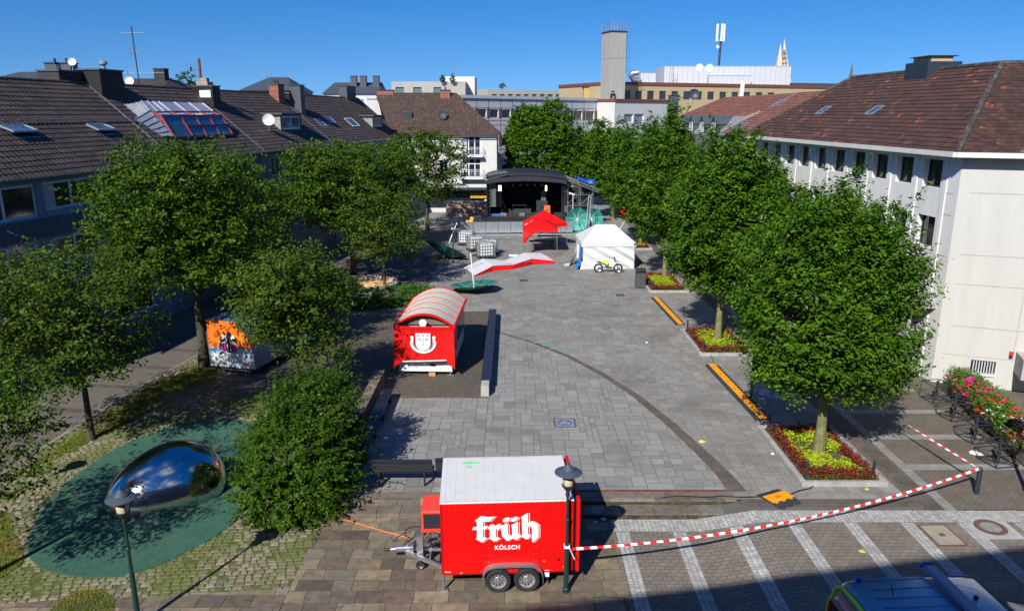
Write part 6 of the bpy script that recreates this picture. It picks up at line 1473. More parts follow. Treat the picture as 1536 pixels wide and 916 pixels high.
def bed(name_l,x0,x1,y0,y1,cx,cy,seed,bl=True,what='front'):
    t=thing('flower_bed',name_l,'flower bed',(x0,y0,.012),0,'kerbed flower beds round the right trees'); W=x1-x0;L=y1-y0; k=.17
    B('kerb',kerb,t,lambda m:[m.box(0,W,0,k,0,.16,bev=.01),m.box(0,W,L-k,L,0,.16,bev=.01),m.box(0,k,k+.004,L-k-.004,0,.16,bev=.01),m.box(W-k,W,k+.004,L-k-.004,0,.16,bev=.01)])
    B('soil',soil,t,lambda m:m.box(k,W-k,k,L-k,0,.1))
    rs=np.random.RandomState(seed); tx,ty=cx-x0,cy-y0
    def scatter(n,ok):
        out=[]
        while len(out)<n:
            x=k+.12+rs.rand()*(W-2*k-.24); y=k+.12+rs.rand()*(L-2*k-.24)
            if ok(x,y): out.append((x,y,.1))
        return np.array(out)
    u=lambda x,y:((x-W/2)/(W/2),(y-L/2)/(L/2))
    ring=lambda x,y: (max(abs(u(x,y)[0])*1.05,abs(u(x,y)[1]))>.62) and max(abs(u(x,y)[0]),abs(u(x,y)[1]))<.9
    lim=lambda x,y: max(abs(u(x,y)[0])*1.1,abs(u(x,y)[1]))<.66 and math.hypot(x-tx,y-ty)>.45 and (abs((x-tx)*.8+(y-ty))>.35)
    def plants(nm,pts,n,leaf,h,m):
        d=rs.randn(len(pts),3)*.35+np.array([0,0,1]); d/=np.linalg.norm(d,axis=1,keepdims=True)
        v,ti=leafcloud(pts+np.array([0,0,.03]),d,n,leaf,h,.05,rs,asp=.7,nb=(.1,1,.5)); leafmesh(nm,v,ti,m,t)
    A=W*L/12.
    plants('red_barberry',scatter(int(420*A),ring),20,.06,.24,redl); plants('lime_heuchera',scatter(int(260*A),lim),18,.085,.17,limel); plants('low_greenery',scatter(int(160*A),lambda x,y:max(abs(u(x,y)[0]),abs(u(x,y)[1]))>.8),8,.06,.1,grl)
    if bl:
        g='small iron bollards at the corners of the flower beds'
        pts=[('left front',x0+.28,y0+.4),('left rear',x0+.3,y1-.35),('right front',x1-.3,y0+.45),('right rear',x1-.3,y1-.35)]
        for w_,x,y in pts: bollard('small iron bollard at the %s corner of the %s flower bed'%(w_,what),x,y,.11,g)
        def chain(m,a,b):
            P=[(a[0]+(b[0]-a[0])*i/10-x0,a[1]+(b[1]-a[1])*i/10-y0,.5-.22*4*(i/10)*(1-i/10)) for i in range(11)]; m.tube(P,.014,5)
        q=[p[1:] for p in pts]
        B('chain',M['iron'],t,lambda m:(chain(m,q[0],q[1]),chain(m,q[0],q[2]),chain(m,q[1],q[3]),chain(m,q[2],q[3])))
    return t
bed('front flower bed with lime green plants edged by red foliage',9.2,11.95,21.75,26.3,10.62,24.1,100,what='front')
bed('second flower bed with dull red and lime plants between two orange ramps',9.15,11.85,35.0,39.4,10.65,37.5,101,what='second')
bed('third flower bed beside the grey litter bin',9.05,11.7,48.4,53.8,10.9,52.9,102,what='third')
bed('farthest flower bed behind the white tent',9.6,12.2,64.5,68.5,11.4,66.5,103,bl=False)
# ---- barrier tape and post
po=thing('bollard_post','dark metal bollard holding the ends of the red and white tape','bollard',(14.5,21.35,.012)); B('post',M['iron'],po,lambda m:m.lathe([(.075,0),(.075,.8),(.065,.86),(.03,.9),(0,.9)],14),smooth=True)
tr_=mat('tape_red',(.72,.02,.015),.5); tw_=mat('tape_white',(.8,.8,.8),.5)
def tape(label,a,b,sag,w=.07,seg=.19,tw=.55):
    a=Vector(a);b=Vector(b); n=int((b-a).length/seg); mb=MB(); P=[]
    for i in range(n*2+1):
        t=i/(n*2); p=a.lerp(b,t); p.z-=sag*4*t*(1-t); P.append((p,tw+.5*math.sin(t*9)))
    d=(b-a).normalized(); s=Vector((-d.y,d.x,0))
    for i in range(n*2):
        (p,a1),(q,a2)=P[i],P[i+1]; mb.cur=(i//2)%2
        u1=Vector((0,0,math.cos(a1)))+s*math.sin(a1); u2=Vector((0,0,math.cos(a2)))+s*math.sin(a2); h=w/2; e=s*.0015
        mb.raw([p-u1*h,q-u2*h,q+u2*h,p+u1*h,p-u1*h+e,q-u2*h+e,q+u2*h+e,p+u1*h+e],[(0,1,2,3),(7,6,5,4),(3,2,6,7),(0,4,5,1)])
    o=_b(mb,'barrier_tape',[tr_,tw_],None); return tag(o,label,'barrier tape','red and white barrier tapes')
tape('red and white tape from the lamp beside the trailer to the dark bollard',(1.44,16.8,.92),(14.5,21.36,.86),.5)
tape('red and white tape from the dark bollard back under the hornbeams',(14.52,21.4,.82),(13.3,30.4,1.15),.15,w=.08,tw=1.3)
# ---- bike racks
bk=thing('bike_rack','','bike rack',(17.6,29.3,.01),rad(10),'square wire bike racks at the white wall')
s_=.42
def cage(m):
    for z in (.03,.72):
        P=[(-s_,-s_,z),(s_,-s_,z),(s_,s_,z),(-s_,s_,z)]
        for i in range(4): m.bar(P[i],P[(i+1)%4],.028)
    for x,y in ((-s_,-s_),(s_,-s_),(s_,s_),(-s_,s_)): m.bar((x,y,.03),(x,y,.72),.028)
B('frame',M['iron'],bk,cage)
B('post',M['iron'],bk,lambda m:m.tube([(0,0,0),(0,0,.82)],.055,10))
B('cross_bar',M['iron'],bk,lambda m:(m.bar((-s_,-s_,.72),(s_,s_,.72),.024),m.bar((s_,-s_,.72),(-s_,s_,.72),.024),m.bar((-s_,-s_,.03),(s_,s_,.03),.024),m.bar((s_,-s_,.03),(-s_,s_,.03),.024),[m.tube([(.3*math.cos(a)+.0,.3*math.sin(a),.1+.12*abs(math.sin(2*a))) for a in [2*PI*i/16 for i in range(16)]],.012,4,closed=True)]))
for i,(x,y,l) in enumerate(((17.55,29.3,'farthest wire bike rack, by the foot of the white wall'),(17.25,27.45,'second wire bike rack from the white wall'),(16.85,25.4,'third wire bike rack from the white wall'),(16.5,23.5,'nearest wire bike rack, beside the white paper'))):
    o=bk if i==0 else copy_tree(bk); o.location=(x,y,.01); o['label']=l
# ---- planter wall with flowers
fp=thing('flower_planter','long wooden planter with pink, red and white flowers along the white wall','planter',(18.45,30.0,.01),math.atan2(-6.6,-1.25))
FL=7.2
B('box',M['wood'],fp,lambda m:([m.box(0,FL,0,.04,.06+.2*k,.24+.2*k) for k in range(4)],m.box(0,.04,.04,.7,0,.86),m.box(FL-.04,FL,.04,.7,0,.86),m.box(0,FL,.66,.7,0,.86),[m.box(1.2*k,1.2*k+.08,-.03,-.002,0,.9) for k in range(7)]))
B('soil',soil,fp,lambda m:m.box(.04,FL-.04,.045,.655,.1,.78))
rs=np.random.RandomState(120)
pts=np.stack([rs.rand(900)*FL,rs.rand(900)*.95-.22,.8+rs.rand(900)*.35],1); pts[:,2]-=np.clip(-pts[:,1],0,1)*1.2; d=rs.randn(900,3)*.4+np.array([0,-.25,.7]); d/=np.linalg.norm(d,axis=1,keepdims=True)
v,ti=leafcloud(pts,d,22,.075,.22,.06,rs); leafmesh('foliage',v,ti,tintmat('geranium_leaf',[(.04,.1,.01),(.08,.17,.015),(.13,.22,.02)],.6,bump=0,transl=.2),fp)
for nm,col,n,f in (('pink_flower',(.7,.03,.3),170,lambda x:(x<3.2)|(rs.rand(len(x))<.35)),('red_flower',(.75,.03,.01),150,lambda x:(x>1.2)),('white_flower',(.8,.78,.75),110,lambda x:(x>3.8))):
    q=np.stack([rs.rand(n)*FL,rs.rand(n)*.95-.3,1.0+rs.rand(n)*.25],1); q[:,2]-=np.clip(-q[:,1],0,1)*1.3; q=q[f(q[:,0])]; d=rs.randn(len(q),3)*.4+np.array([0,-.4,.8]); d/=np.linalg.norm(d,axis=1,keepdims=True)
    v,ti=leafcloud(q,d,12,.06,.05,.035,rs,asp=.9); stuff(leafmesh(nm,v,ti,mat(nm+'_petal',col,.6,var=.15,scale=9),fp))
# ---- manhole covers, drains
ironc=mat('rusty_cast_iron',(.13,.075,.05),.8,metal=.1,var=.4,scale=7,bump=.4)
def flat(name,label,cat,p,fn,m,group=None):
    t=thing(name,label,cat,p); fn(t); return t
t=thing('manhole_cover','square manhole cover with dark ring pattern in the middle of the paving','manhole',(2.02,26.85,.024)); B('frame',ironc,t,lambda m:(m.box(-.42,.42,-.42,-.36,0,.012),m.box(-.42,.42,.36,.42,0,.012),m.box(-.42,-.36,-.36,.36,0,.012),m.box(.36,.42,-.36,.36,0,.012)))
B('plate',mat('blue_grey_plate',(.2,.23,.32),.6,var=.1),t,lambda m:m.box(-.355,.355,-.355,.355,0,.008)); B('ring_pattern',M['black'],t,lambda m:([m.raw([(r1*math.cos(a),r1*math.sin(a),.0095),(r2*math.cos(a),r2*math.sin(a),.0095),(r2*math.cos(b),r2*math.sin(b),.0095),(r1*math.cos(b),r1*math.sin(b),.0095)],[(0,1,2,3)]) for r1,r2 in ((.25,.28),) for a,b in [(2*PI*i/24,2*PI*(i+1)/24) for i in range(24)]],m.box(-.2,-.08,.1,.16,.0092,.011),m.box(.08,.2,.1,.16,.0092,.011),m.box(-.09,-.03,-.2,-.12,.0092,.011),m.box(.03,.09,-.2,-.12,.0092,.011)))
t=thing('manhole_cover','round rusty manhole ring in the right foreground paving','manhole',(13.71,19.35,.012)); B('surround',M['conc'],t,lambda m:m.box(-.62,.62,-.62,.62,0,.006)); B('ring',ironc,t,lambda m:m.lathe([(.28,.008),(.28,.018),(.43,.018),(.43,.008)],30)); B('plate',palest,t,lambda m:m.lathe([(0,.012),(.278,.012)],30))
t=thing('drain_cover','rectangular concrete cover plate between two pale bay stripes','manhole',(12.1,18.95,.012),rad(2)); B('plate',mat('tan_cover',(.3,.26,.2),.8,var=.15),t,lambda m:m.box(-.36,.36,-.5,.5,0,.01)); B('frame',ironc,t,lambda m:(m.box(-.41,.41,-.56,-.505,0,.013),m.box(-.41,.41,.505,.56,0,.013),m.box(-.41,-.365,-.505,.505,0,.013),m.box(.365,.41,-.505,.505,0,.013),m.box(-.08,.08,-.08,.08,.0105,.014)))
t=thing('drain_cover','mossy square stone cover right of the lamp base at the bottom','manhole',(2.42,16.15,-.282)); B('plate',slate,t,lambda m:m.box(-.36,.36,-.36,.36,0,.01)); B('frame',mossm,t,lambda m:(m.box(-.4,.4,-.4,-.365,0,.013),m.box(-.4,.4,.365,.4,0,.013),m.box(-.4,-.365,-.365,.365,0,.013),m.box(.365,.4,-.365,.365,0,.013)))
for x,y,l in ((.8,52.2,'small dark drain grate near the upturned green umbrella'),(7.04,47.8,'small dark drain grate in front of the dirt bike')):
    t=thing('drain_grate',l,'drain',(x,y,.013)); B('grate',M['black'],t,lambda m:[m.box(-.25+.07*k,-.21+.07*k,-.25,.25,0,.01) for k in range(8)]); B('frame',M['iron'],t,lambda m:(m.box(-.3,.3,-.3,-.26,0,.012),m.box(-.3,.3,.26,.3,0,.012)))
# litter and marks
def scrap(name,label,cat,px,py,m,seed,s=.15,z=.02,n=8,h=.03):
    p=GH(px,py); r=random.Random(seed); mb=MB(); 
    rows_=[[(s*(1-j*.33)*(.8+.4*r.random())*math.cos(2*PI*i/n),s*(1-j*.33)*(.7+.5*r.random())*math.sin(2*PI*i/n),h*(j*.5)*(.5+r.random())) for i in range(n)] for j in range(4)]
    mb.grid(rows_,closed=True); o=_b(mb,name,m,None); o.location=(p.x,p.y,p.z+z); return tag(o,label,cat)
scrap('paper_scrap','crumpled white paper beside the nearest bike rack','litter',1464,680,wl,1,.22)
scrap('fruit_peel','yellow peel lying on the curved dark band','litter',1053,663,mat('yellow_peel',(.8,.6,.1),.6),2,.13,z=.03)
scrap('paper_scrap','tiny white slip by the left kerb of the front flower bed','litter',1159,681,wl,3,.07)
scrap('paper_scrap','tiny white scrap below the front flower bed near the tape','litter',1361,745,wl,4,.07)
scrap('paper_scrap','small white scrap on the paving left of the second flower bed','litter',970,514,wl,5,.08)
scrap('yellow_leaf','lime yellow scrap on the pale bay stripe in the right foreground','litter',1293,827,mat('lime_scrap',(.35,.45,.04),.6),6,.1)
scrap('yellow_leaf','lime yellow scrap below the front flower bed','litter',1300,734,MATS['lime_scrap'],7,.08)
scrap('plastic_scrap','pale blue plastic scrap in the shade right of the red trailer','litter',905,778,mat('blue_scrap',(.3,.5,.7),.5),8,.11)
scrap('plastic_scrap','second smaller blue scrap nearer to the red trailer','litter',893,783,MATS['blue_scrap'],9,.07)
scrap('paper_scrap','white curved scrap in the grass under the thin tree','litter',152,637,wl,10,.12)
for i,(x,y) in enumerate(((806,514),(818,518),(832,523),(843,527))):
    p=G(x,y); mb=MB(); mb.poly([(p.x+.22*math.cos(a)*(1+.3*math.sin(3*a+i)),p.y+.1*math.sin(a)*(1+.2*math.cos(2*a)),.0275) for a in [2*PI*k/14 for k in range(14)]]); struct(_b(mb,'spray_mark',mat('pale_green_spray',(.1,.42,.22),.9)))
# ---- waste post, bags
t=thing('litter_bin','dark litter bin on a post in the shade under the hornbeam','bin',(9.95,29.5,.012)); B('post',M['green_metal'],t,lambda m:m.tube([(0,0,0),(0,0,2.3)],.05,10)); B('bucket',M['black'],t,lambda m:m.lathe([(.0,.75),(.2,.75),(.23,1.5),(.21,1.52),(.19,1.5)],16,(.27,.15,.0)),smooth=True); B('overflowing_rubbish',mat('mixed_rubbish',(.35,.36,.25),.7,var=.5,scale=9),t,lambda m:m.lathe([(.19,1.5),(.16,1.6),(.05,1.68),(0,1.68)],10,(.27,.15,0)))
rub_l=('blue grey rubbish bag lying at the foot of the shaded litter bin','white and blue crumpled bags right of the litter bin foot','pale bottle and bag heap farthest from the litter bin post','small yellow green can by the litter bin post')
for i,(px,py,s) in enumerate(((1137,587,.22),(1147,592,.26),(1157,596,.28),(1128,584,.13))):
    scrap('rubbish_bag',rub_l[i],'rubbish',px,py,[mat('bag_blue_grey',(.3,.36,.45),.5,var=.5,scale=9),mat('bag_white',(.55,.58,.62),.5,var=.4,scale=9),MATS['bag_blue_grey'],MATS['lime_scrap']][i],40+i,s,h=.22)
scrap('cardboard','brown cardboard piece lying in the shade behind the rubbish bags','rubbish',1165,583,mat('cardboard',(.3,.2,.12),.8),50,.35,h=.05)
t=thing('litter_bin','square grey litter bin at the corner of the third flower bed','bin',(8.72,50.0,.012)); B('housing',mat('dark_grey_bin',(.06,.065,.075),.5,var=.1),t,lambda m:m.box(-.32,.32,-.28,.28,.03,1.05,bev=.02)); B('lid',M['iron'],t,lambda m:(m.box(-.34,.34,-.3,.3,1.055,1.1),m.box(-.3,-.26,-.26,.26,1.1,1.25),m.box(.26,.3,-.26,.26,1.1,1.25),m.box(-.34,.34,-.3,.3,1.251,1.29)))
# ---- police van
silver=mat('silver_blue_paint',(.26,.36,.5),.28,metal=.6,var=.05,scale=1,coat=.5); dblue=mat('police_blue_paint',(.015,.05,.22),.3,metal=.2,coat=.5,var=.05); neon=mat('neon_yellow_green',(.5,.75,.02),.5)
vt=thing('police_van','silver blue police van with roof light bar and neon green edges at the bottom right','van',(6.95,12.3,.0),rad(3))
def loft(m,secs):  # sections: list of (x, [(y,z)...]) 
    m.grid([[(x,y,z) for y,z in P] for x,P in secs])
def sec(w,zr,zb=.35,r=.28,zs=1.1,t=.12):
    P=[(-w/2+.04,zb),(-w/2,zb+.2),(-w/2,zs)]
    for k in range(6): a=PI/2*k/5; P.append((-w/2+t+r*(1-math.cos(a))*1.0-.0 if False else -w/2+t*(1-0)+ (r*(1-math.cos(a))),zr-r*(1-math.sin(a))))
    Q=[(-y,z) for y,z in P[::-1]]; return P+Q
WV=1.95
cy=1.0
def sh(P): return [(y+cy,z) for y,z in P]
secs=[(0.0,sh(sec(WV-.1,1.55))),(.05,sh(sec(WV,1.7))),(.22,sh(sec(WV,1.92))),(.5,sh(sec(WV,1.97))),(1.6,sh(sec(WV,1.99))),(2.7,sh(sec(WV,1.96))),(2.95,sh(sec(WV,1.92)))]
B('body',silver,vt,lambda m:(loft(m,secs),m.face([(0.0,y,z) for y,z in secs[0][1]][::-1]),m.raw([(2.95,cy-WV/2,.35),(4.9,cy-WV/2+.1,.35),(4.9,cy+WV/2-.1,.35),(2.95,cy+WV/2,.35),(2.95,cy-WV/2,1.1),(4.0,cy-WV/2,1.08),(4.85,cy-WV/2+.15,.85),(4.85,cy+WV/2-.15,.85),(4.0,cy+WV/2,1.08),(2.95,cy+WV/2,1.1)],[(0,1,6,5,4),(3,9,8,7,2),(1,2,7,6)])),smooth=True)
B('bonnet',dblue,vt,lambda m:m.grid([[(4.0,cy-.97,1.1),(4.0,cy-.5,1.16),(4.0,cy+.5,1.16),(4.0,cy+.97,1.1)],[(4.5,cy-.92,1.0),(4.5,cy-.5,1.08),(4.5,cy+.5,1.08),(4.5,cy+.92,1.0)],[(4.87,cy-.8,.86),(4.87,cy-.4,.9),(4.87,cy+.4,.9),(4.87,cy+.8,.86)]]),smooth=True)
B('windscreen',M['glass'],vt,lambda m:m.grid([[(2.96,cy-.72,1.9),(2.98,cy,1.93),(2.96,cy+.72,1.9)],[(4.02,cy-.9,1.12),(4.08,cy,1.15),(4.02,cy+.9,1.12)]]))
B('side_window',M['glass'],vt,lambda m:(m.face([(.4,cy+WV/2-.02+.02,1.15),(3.6,cy+WV/2,1.15),(3.0,cy+WV/2-.12,1.68),(.5,cy+WV/2-.12,1.68)]),m.face([(.4,cy-WV/2-.004,1.15),(.5,cy-WV/2+.114,1.68),(3.0,cy-WV/2+.114,1.68),(3.6,cy-WV/2-.004,1.15)])))
B('rear_window',M['glass'],vt,lambda m:m.raw([(-.016,cy-.84,.95),(-.016,cy+.84,.95),(-.012,cy+.8,1.4),(-.012,cy-.8,1.4),(.05,cy+.66,1.74),(.05,cy-.66,1.74)],[(0,3,2,1),(3,5,4,2)]))
B('neon_edge',neon,vt,lambda m:(m.tube([(.0,cy-.93,.6),(.0,cy-.9,1.3),(.07,cy-.75,1.72),(.10,cy-.6,1.8)],.045,6),m.tube([(.0,cy+.93,.6),(.0,cy+.9,1.3),(.07,cy+.78,1.72),(.12,cy+.62,1.82)],.045,6),m.tube([(.1,cy-.6,1.82),(.1,cy,1.86),(.1,cy+.62,1.82)],.04,6)))
B('tail_lamp',mat('red_tail_lens',(.35,.01,.01),.2),vt,lambda m:(m.box(-.03,-.005,cy+.78,cy+.92,.9,1.35),m.box(-.03,-.005,cy-.92,cy-.78,.9,1.35)))
lbm=mat('light_bar_blue',(.1,.18,.28),.35,var=.1,coat=.4)
lb2=B('light_bar',lbm,vt,lambda m:m.box(1.95,2.25,cy-.85,cy+.9,2.02,2.13,bev=.04)); B('blue_lens',mat('blue_lens',(.01,.04,.3),.15),lb2,lambda m:(m.box(1.94,2.26,cy+.901,cy+1.0,2.02,2.13,bev=.04),m.box(1.94,2.26,cy-.95,cy-.851,2.02,2.13,bev=.04)))
B('beacon',MATS['blue_lens'],vt,lambda m:m.lathe([(.06,0),(.06,.08),(.04,.11),(0,.12)],12,(.42,cy+.62,1.95)),smooth=True)
B('roof_rib',silver,vt,lambda m:[m.box(.5,1.85,cy-.6+.3*k,cy-.575+.3*k,1.975,1.998) for k in range(5)]+[m.box(.35,2.9,cy+.73,cy+.75,1.91,1.945),m.box(.35,2.9,cy-.75,cy-.73,1.91,1.945)])
B('roof_antenna',M['black'],vt,lambda m:(m.bar((.9,cy+.1,1.97),(.8,cy+.1,2.25),.015),m.box(2.5,2.56,cy-.1,cy-.03,1.96,2.02)))
for x in (.95,3.95):
    for y in (cy-.97,cy+.97): B('wheel',M['rubber'],vt,lambda m:m.tube([(x,y-.1,.34),(x,y+.1,.34)],.34,20))
# ---- stage
SX0,SX1,SY=-2.55,5.4,77.5; blk=mat('black_stage_cloth',(.008,.008,.01),.8,var=.3); blk2=mat('black_roof_cover',(.018,.02,.027),.45,var=.2,scale=1,bump=.2,bscale=3)
stg=thing('stage','black open air concert stage with curved roof and two lit lamps','stage',(SX0,SY,0)); SW=SX1-SX0; SD=6.0; SH=4.75; DZ=1.15
B('deck',mat('brown_black_deck',(.05,.04,.032),.7,var=.3),stg,lambda m:(m.box(0,SW,.02,SD,DZ-.12,DZ),))
B('skirt',blk,stg,lambda m:(m.box(0,SW,0,.019,.02,DZ),m.box(-.02,-.001,0,SD,0.02,DZ)))
B('back_cloth',blk,stg,lambda m:m.box(0,SW,SD-.05,SD,DZ,SH+.3)); B('side_cloth',blk,stg,lambda m:m.box(-.06,-.001,0,SD,DZ,SH)); B('side_cloth',blk,stg,lambda m:m.box(SW+.001,SW+.06,1.5,SD,DZ,SH))
def arch(m,y0,y1,zb,rise,t,x0=-.15,x1=None):
    x1=x1 or SW+.15; n=20; top0=[];top1=[]
    for i in range(n+1):
        u=i/n; x=x0+(x1-x0)*u; z=zb+rise*(1-(2*u-1)**2)**.75; top0.append((x,y0,z)); top1.append((x,y1,z))
    lowr=[(p[0],y0,zb-t+(p[2]-zb)*.75) for p in top0]; m.grid([lowr,top0,top1,[(p[0],y1,zb-t+(p[2]-zb)*.75) for p in top1]]); 
B('roof_cover',blk2,stg,lambda m:arch(m,-.3,SD+.2,SH+.45,.5,.2),smooth=True)
B('front_beam',mat('dark_front_valance',(.015,.017,.026),.55,var=.2),stg,lambda m:arch(m,-.42,-.31,SH+.15,.42,.38),smooth=True)
B('roof_flap',mat('grey_mesh_tarp',(.1,.11,.12),.7,var=.2),stg,lambda m:(m.raw([(0.1,-.45,SH+.2),(2.2,-.46,SH+.75),(2.0,.9,SH+1.0),(.1,.9,SH+.75)],[(0,1,2,3)])),label='grey mesh flap on the left front of the roof')
for x in (.12,SW-.12):
    B('tower_leg',M['iron'],stg,lambda m:([m.bar((x+a,b,0),(x+a,b,SH),.05) for a in (-.14,.14) for b in (.05,.35)],[m.bar((x-.14,.05,.4*k),(x+.14,.05,.4*k+.4),.03) for k in range(11)]))
for x,w in ((1.3,.3),(6.05,.16)):
    lo_=B('flood_lamp',M['iron'],stg,lambda m:(m.box(x-w/2-.04,x+w/2+.04,.45,.6,SH-1.02,SH-.38),m.bar((x,.5,SH-.4),(x,.5,SH+.2),.04)))
    B('lit_tube',mat('warm_lamp_glow',(1,.6,.3),.5,emit=5),lo_,lambda m:(m.box(x-w/2,x-.02,.43,.449,SH-.98,SH-.42),m.box(x+.02,x+w/2,.43,.449,SH-.98,SH-.42)))
for k in range(6): B('spot_lamp',M['iron'],stg,lambda m:m.lathe([(0,0),(.1,.02),(.13,.3),(0,.3)],10,(1.9+.75*k,1.0,SH-.55)))
B('pale_side_cloth',mat('grey_gauze',(.09,.095,.1),.8,var=.2),stg,lambda m:(m.box(.25,.9,.35,.38,SH-2.6,SH-.2),m.box(1.0,1.5,1.8,1.83,SH-2.8,SH-1.2),m.box(5.6,6.1,1.8,1.83,SH-2.8,SH-1.2)))
B('riser',mat('dark_riser',(.03,.03,.033),.6),stg,lambda m:m.box(1.2,4.6,3.2,5.2,DZ,DZ+.45)); B('keyboard_stand',M['iron'],stg,lambda m:(m.bar((2.6,1.0,DZ+1.1),(4.0,1.0,DZ+1.1),.06),m.bar((2.6,1.0,DZ),(2.6,1.0,DZ+1.1),.04),m.bar((4.0,1.0,DZ),(4.0,1.0,DZ+1.1),.04)))
for i,(x,y,w,h,m_,l,nm) in enumerate(((.35,.5,1.0,.22,mat('blue_tarp',(.02,.12,.5),.5,var=.2),'crumpled blue tarp at the left front of the stage deck','folded_tarp'),(1.3,.6,.7,.3,M['galv'],'grey case beside the blue tarp on the stage','flight_case'),(3.3,.7,.6,.3,M['galv'],'grey case at the middle front of the stage','flight_case'),(5.1,1.6,1.2,1.5,M['iron'],'tall dark amplifier stack at the right of the stage','amplifier'),(5.9,1.2,.65,1.0,mat('orange_case',(.75,.14,.02),.5),'orange case on the stage behind the red gazebo','flight_case'))):
    t=thing(nm,l,'stage gear',(SX0+x,SY+y,DZ)); B('case',m_,t,lambda m:m.box(0,w,0,.6,0,h,bev=.04)); 
    if i: B('handle',M['black'],t,lambda m:m.box(w*.35,w*.65,-.03,-.002,h*.5,h*.6))
# scaffold wing and loudspeaker tower right of stage
sc=thing('scaffold','metal scaffold wing right of the stage with blue tarps on its roof','scaffold',(5.75,SY+.4,0))
def scaf(m):
    for x in (0,1.3,2.6):
        for y in (0,1.8):
            m.bar((x,y,0),(x,y,5.0-.45*x),.06)
    for z in (1.2,2.3,3.4): 
        for y in (0,1.8): m.bar((0,y,z),(2.6,y,z),.05)
        for x in (0,1.3,2.6): m.bar((x,0,z),(x,1.8,z),.05)
    for k in range(3): m.bar((1.3*(k%2),0,1.2*k+.1),(1.3*((k+1)%2)+1.3*(k%2)*0,0,1.2*k+1.2),.04); m.bar((1.3,0,1.2*k),(2.6,0,1.2*k+1.1),.04)
    for y in (-.1,1.9): 
        m.bar((-.2,y,5.2),(3.2,y,3.9),.07); m.bar((-.2,y,4.9),(3.2,y,3.6),.05)
        for k in range(9): m.bar((-.2+.38*k,y,5.2-.145*k),(.0+.38*k,y,4.85-.145*k),.035)
B('tubes',M['galv'],sc,scaf); B('dark_cloth',blk,sc,lambda m:(m.box(.1,2.5,1.9,1.93,.2,4.0),m.box(.05,1.25,.02,.05,.1,2.2)))
B('blue_roof_tarp',mat('blue_roof_tarp',(.02,.1,.55),.45,var=.3,scale=3),sc,lambda m:(m.raw([(.9,-.2,4.95),(2.2,-.2,4.5),(2.3,1.6,4.7),(1.0,1.6,5.15)],[(0,1,2,3)]),m.lathe([(.5,0),(.45,.25),(.2,.4),(0,.42)],9,(2.4,.6,4.5))))
B('hanging_gear',M['whitepl'],sc,lambda m:(m.bar((.1,-.1,3.6),(.7,-.1,3.4),.12),m.bar((.55,-.1,1.4),(.5,-.1,3.5),.05),m.box(.4,.7,-.15,-.02,.95,1.15)))
tw2=thing('truss_tower','slim leaning aluminium truss mast between the green umbrellas','truss',(7.35,73.4,0))
def trs(m):
    tp=(.25,.6,3.7)
    for a,b in ((-.13,-.13),(.13,-.13),(0,.15)): m.bar((a,b,0),(tp[0]+a,tp[1]+b,tp[2]),.045)
    for k in range(12):
        f=k/12;g=(k+1)/12; s=-.13 if k%2 else .13; m.bar((s+tp[0]*f,-.13+tp[1]*f,tp[2]*f),(-s+tp[0]*g,-.13+tp[1]*g,tp[2]*g),.03)
    m.box(-.5,.5,-.4,.4,0,.05)
B('truss',M['galv'],tw2,trs)
# crowd barriers
bar=thing('crowd_barrier','','barrier',(0,0,0),0,'silver crowd barriers in front of the stage')
B('panel',mat('perforated_aluminium',(.32,.34,.38),.4,metal=.6,var=.15,scale=2),bar,lambda m:m.box(.03,1.19,0,.03,.12,1.15)); B('frame',M['galv'],bar,lambda m:(m.box(0,.03,-.02,.05,0,1.2),m.box(1.19,1.22,-.02,.05,0,1.2),m.box(.03,1.19,-.02,.05,1.151,1.2))); B('foot_plate',M['alu'],bar,lambda m:(m.box(0,1.22,-1.0,-.021,.0,.025),m.bar((.1,.05,1.0),(.1,.8,.02),.04),m.bar((1.1,.05,1.0),(1.1,.8,.02),.04)))
names=['outermost left, in the tree shade','second from the left in the tree shade','third from the left in the shade','fourth from the left, behind the white tanks','in the middle, just right of the white tanks','left of the red gazebo','behind the left leg of the red gazebo','hidden behind the red gazebo roof','right of the red gazebo roof']
for i in range(9):
    o=bar if i==0 else copy_tree(bar); o.location=(-5.05+1.225*i,73.3+.08*i,.012); o['label']='silver crowd barrier panel, '+names[i]
def meshfence(label,x,y,rz,n=9,w=2.3,h=1.05):
    t=thing('fence_panel',label,'fence',(x,y,.012),rz,'steel barrier panels left of the stage'); B('frame',M['galv'],t,lambda m:(m.bar((0,0,.1),(w,0,.1),.04),m.bar((0,0,h),(w,0,h),.04),m.bar((0,0,0),(0,0,h),.04),m.bar((w,0,0),(w,0,h),.04),m.box(.3,.34,-.3,.3,0,.03),m.box(w-.34,w-.3,-.3,.3,0,.03))); B('bars',M['galv'],t,lambda m:[m.bar((w*(k+1)/(2*n),0,.1),(w*(k+1)/(2*n),0,h),.014) for k in range(2*n-1)]); return t
meshfence('steel barrier panel nearest to the yellow boards, left of the stage',-5.6,78.2,rad(12)); meshfence('steel barrier panel reaching back to the white house, left of the stage',-3.5,79.5,rad(75),w=3.2); meshfence('steel barrier panel half hidden by the airy tree left of the stage',-7.8,77.2,rad(20))
for i,(x,z,l) in enumerate(((-4.95,0,'lower yellow board leaning on the barriers left of the stage'),(-4.65,0,'upper yellow board leaning on the barriers left of the stage'))):
    t=thing('yellow_board',l,'board',(x,76.6+.8*i,.012),0,'yellow boards left of the stage'); B('board',mat('yellow_board',(.8,.4,.02),.5,var=.1),t,lambda m:m.box(0,.35,0,.06,.35,1.0+.25*i,M=Matrix.Rotation(rad(18),4,'Y'))); B('foot',M['black'],t,lambda m:m.box(-.1,.45,-.15,.2,0,.12))
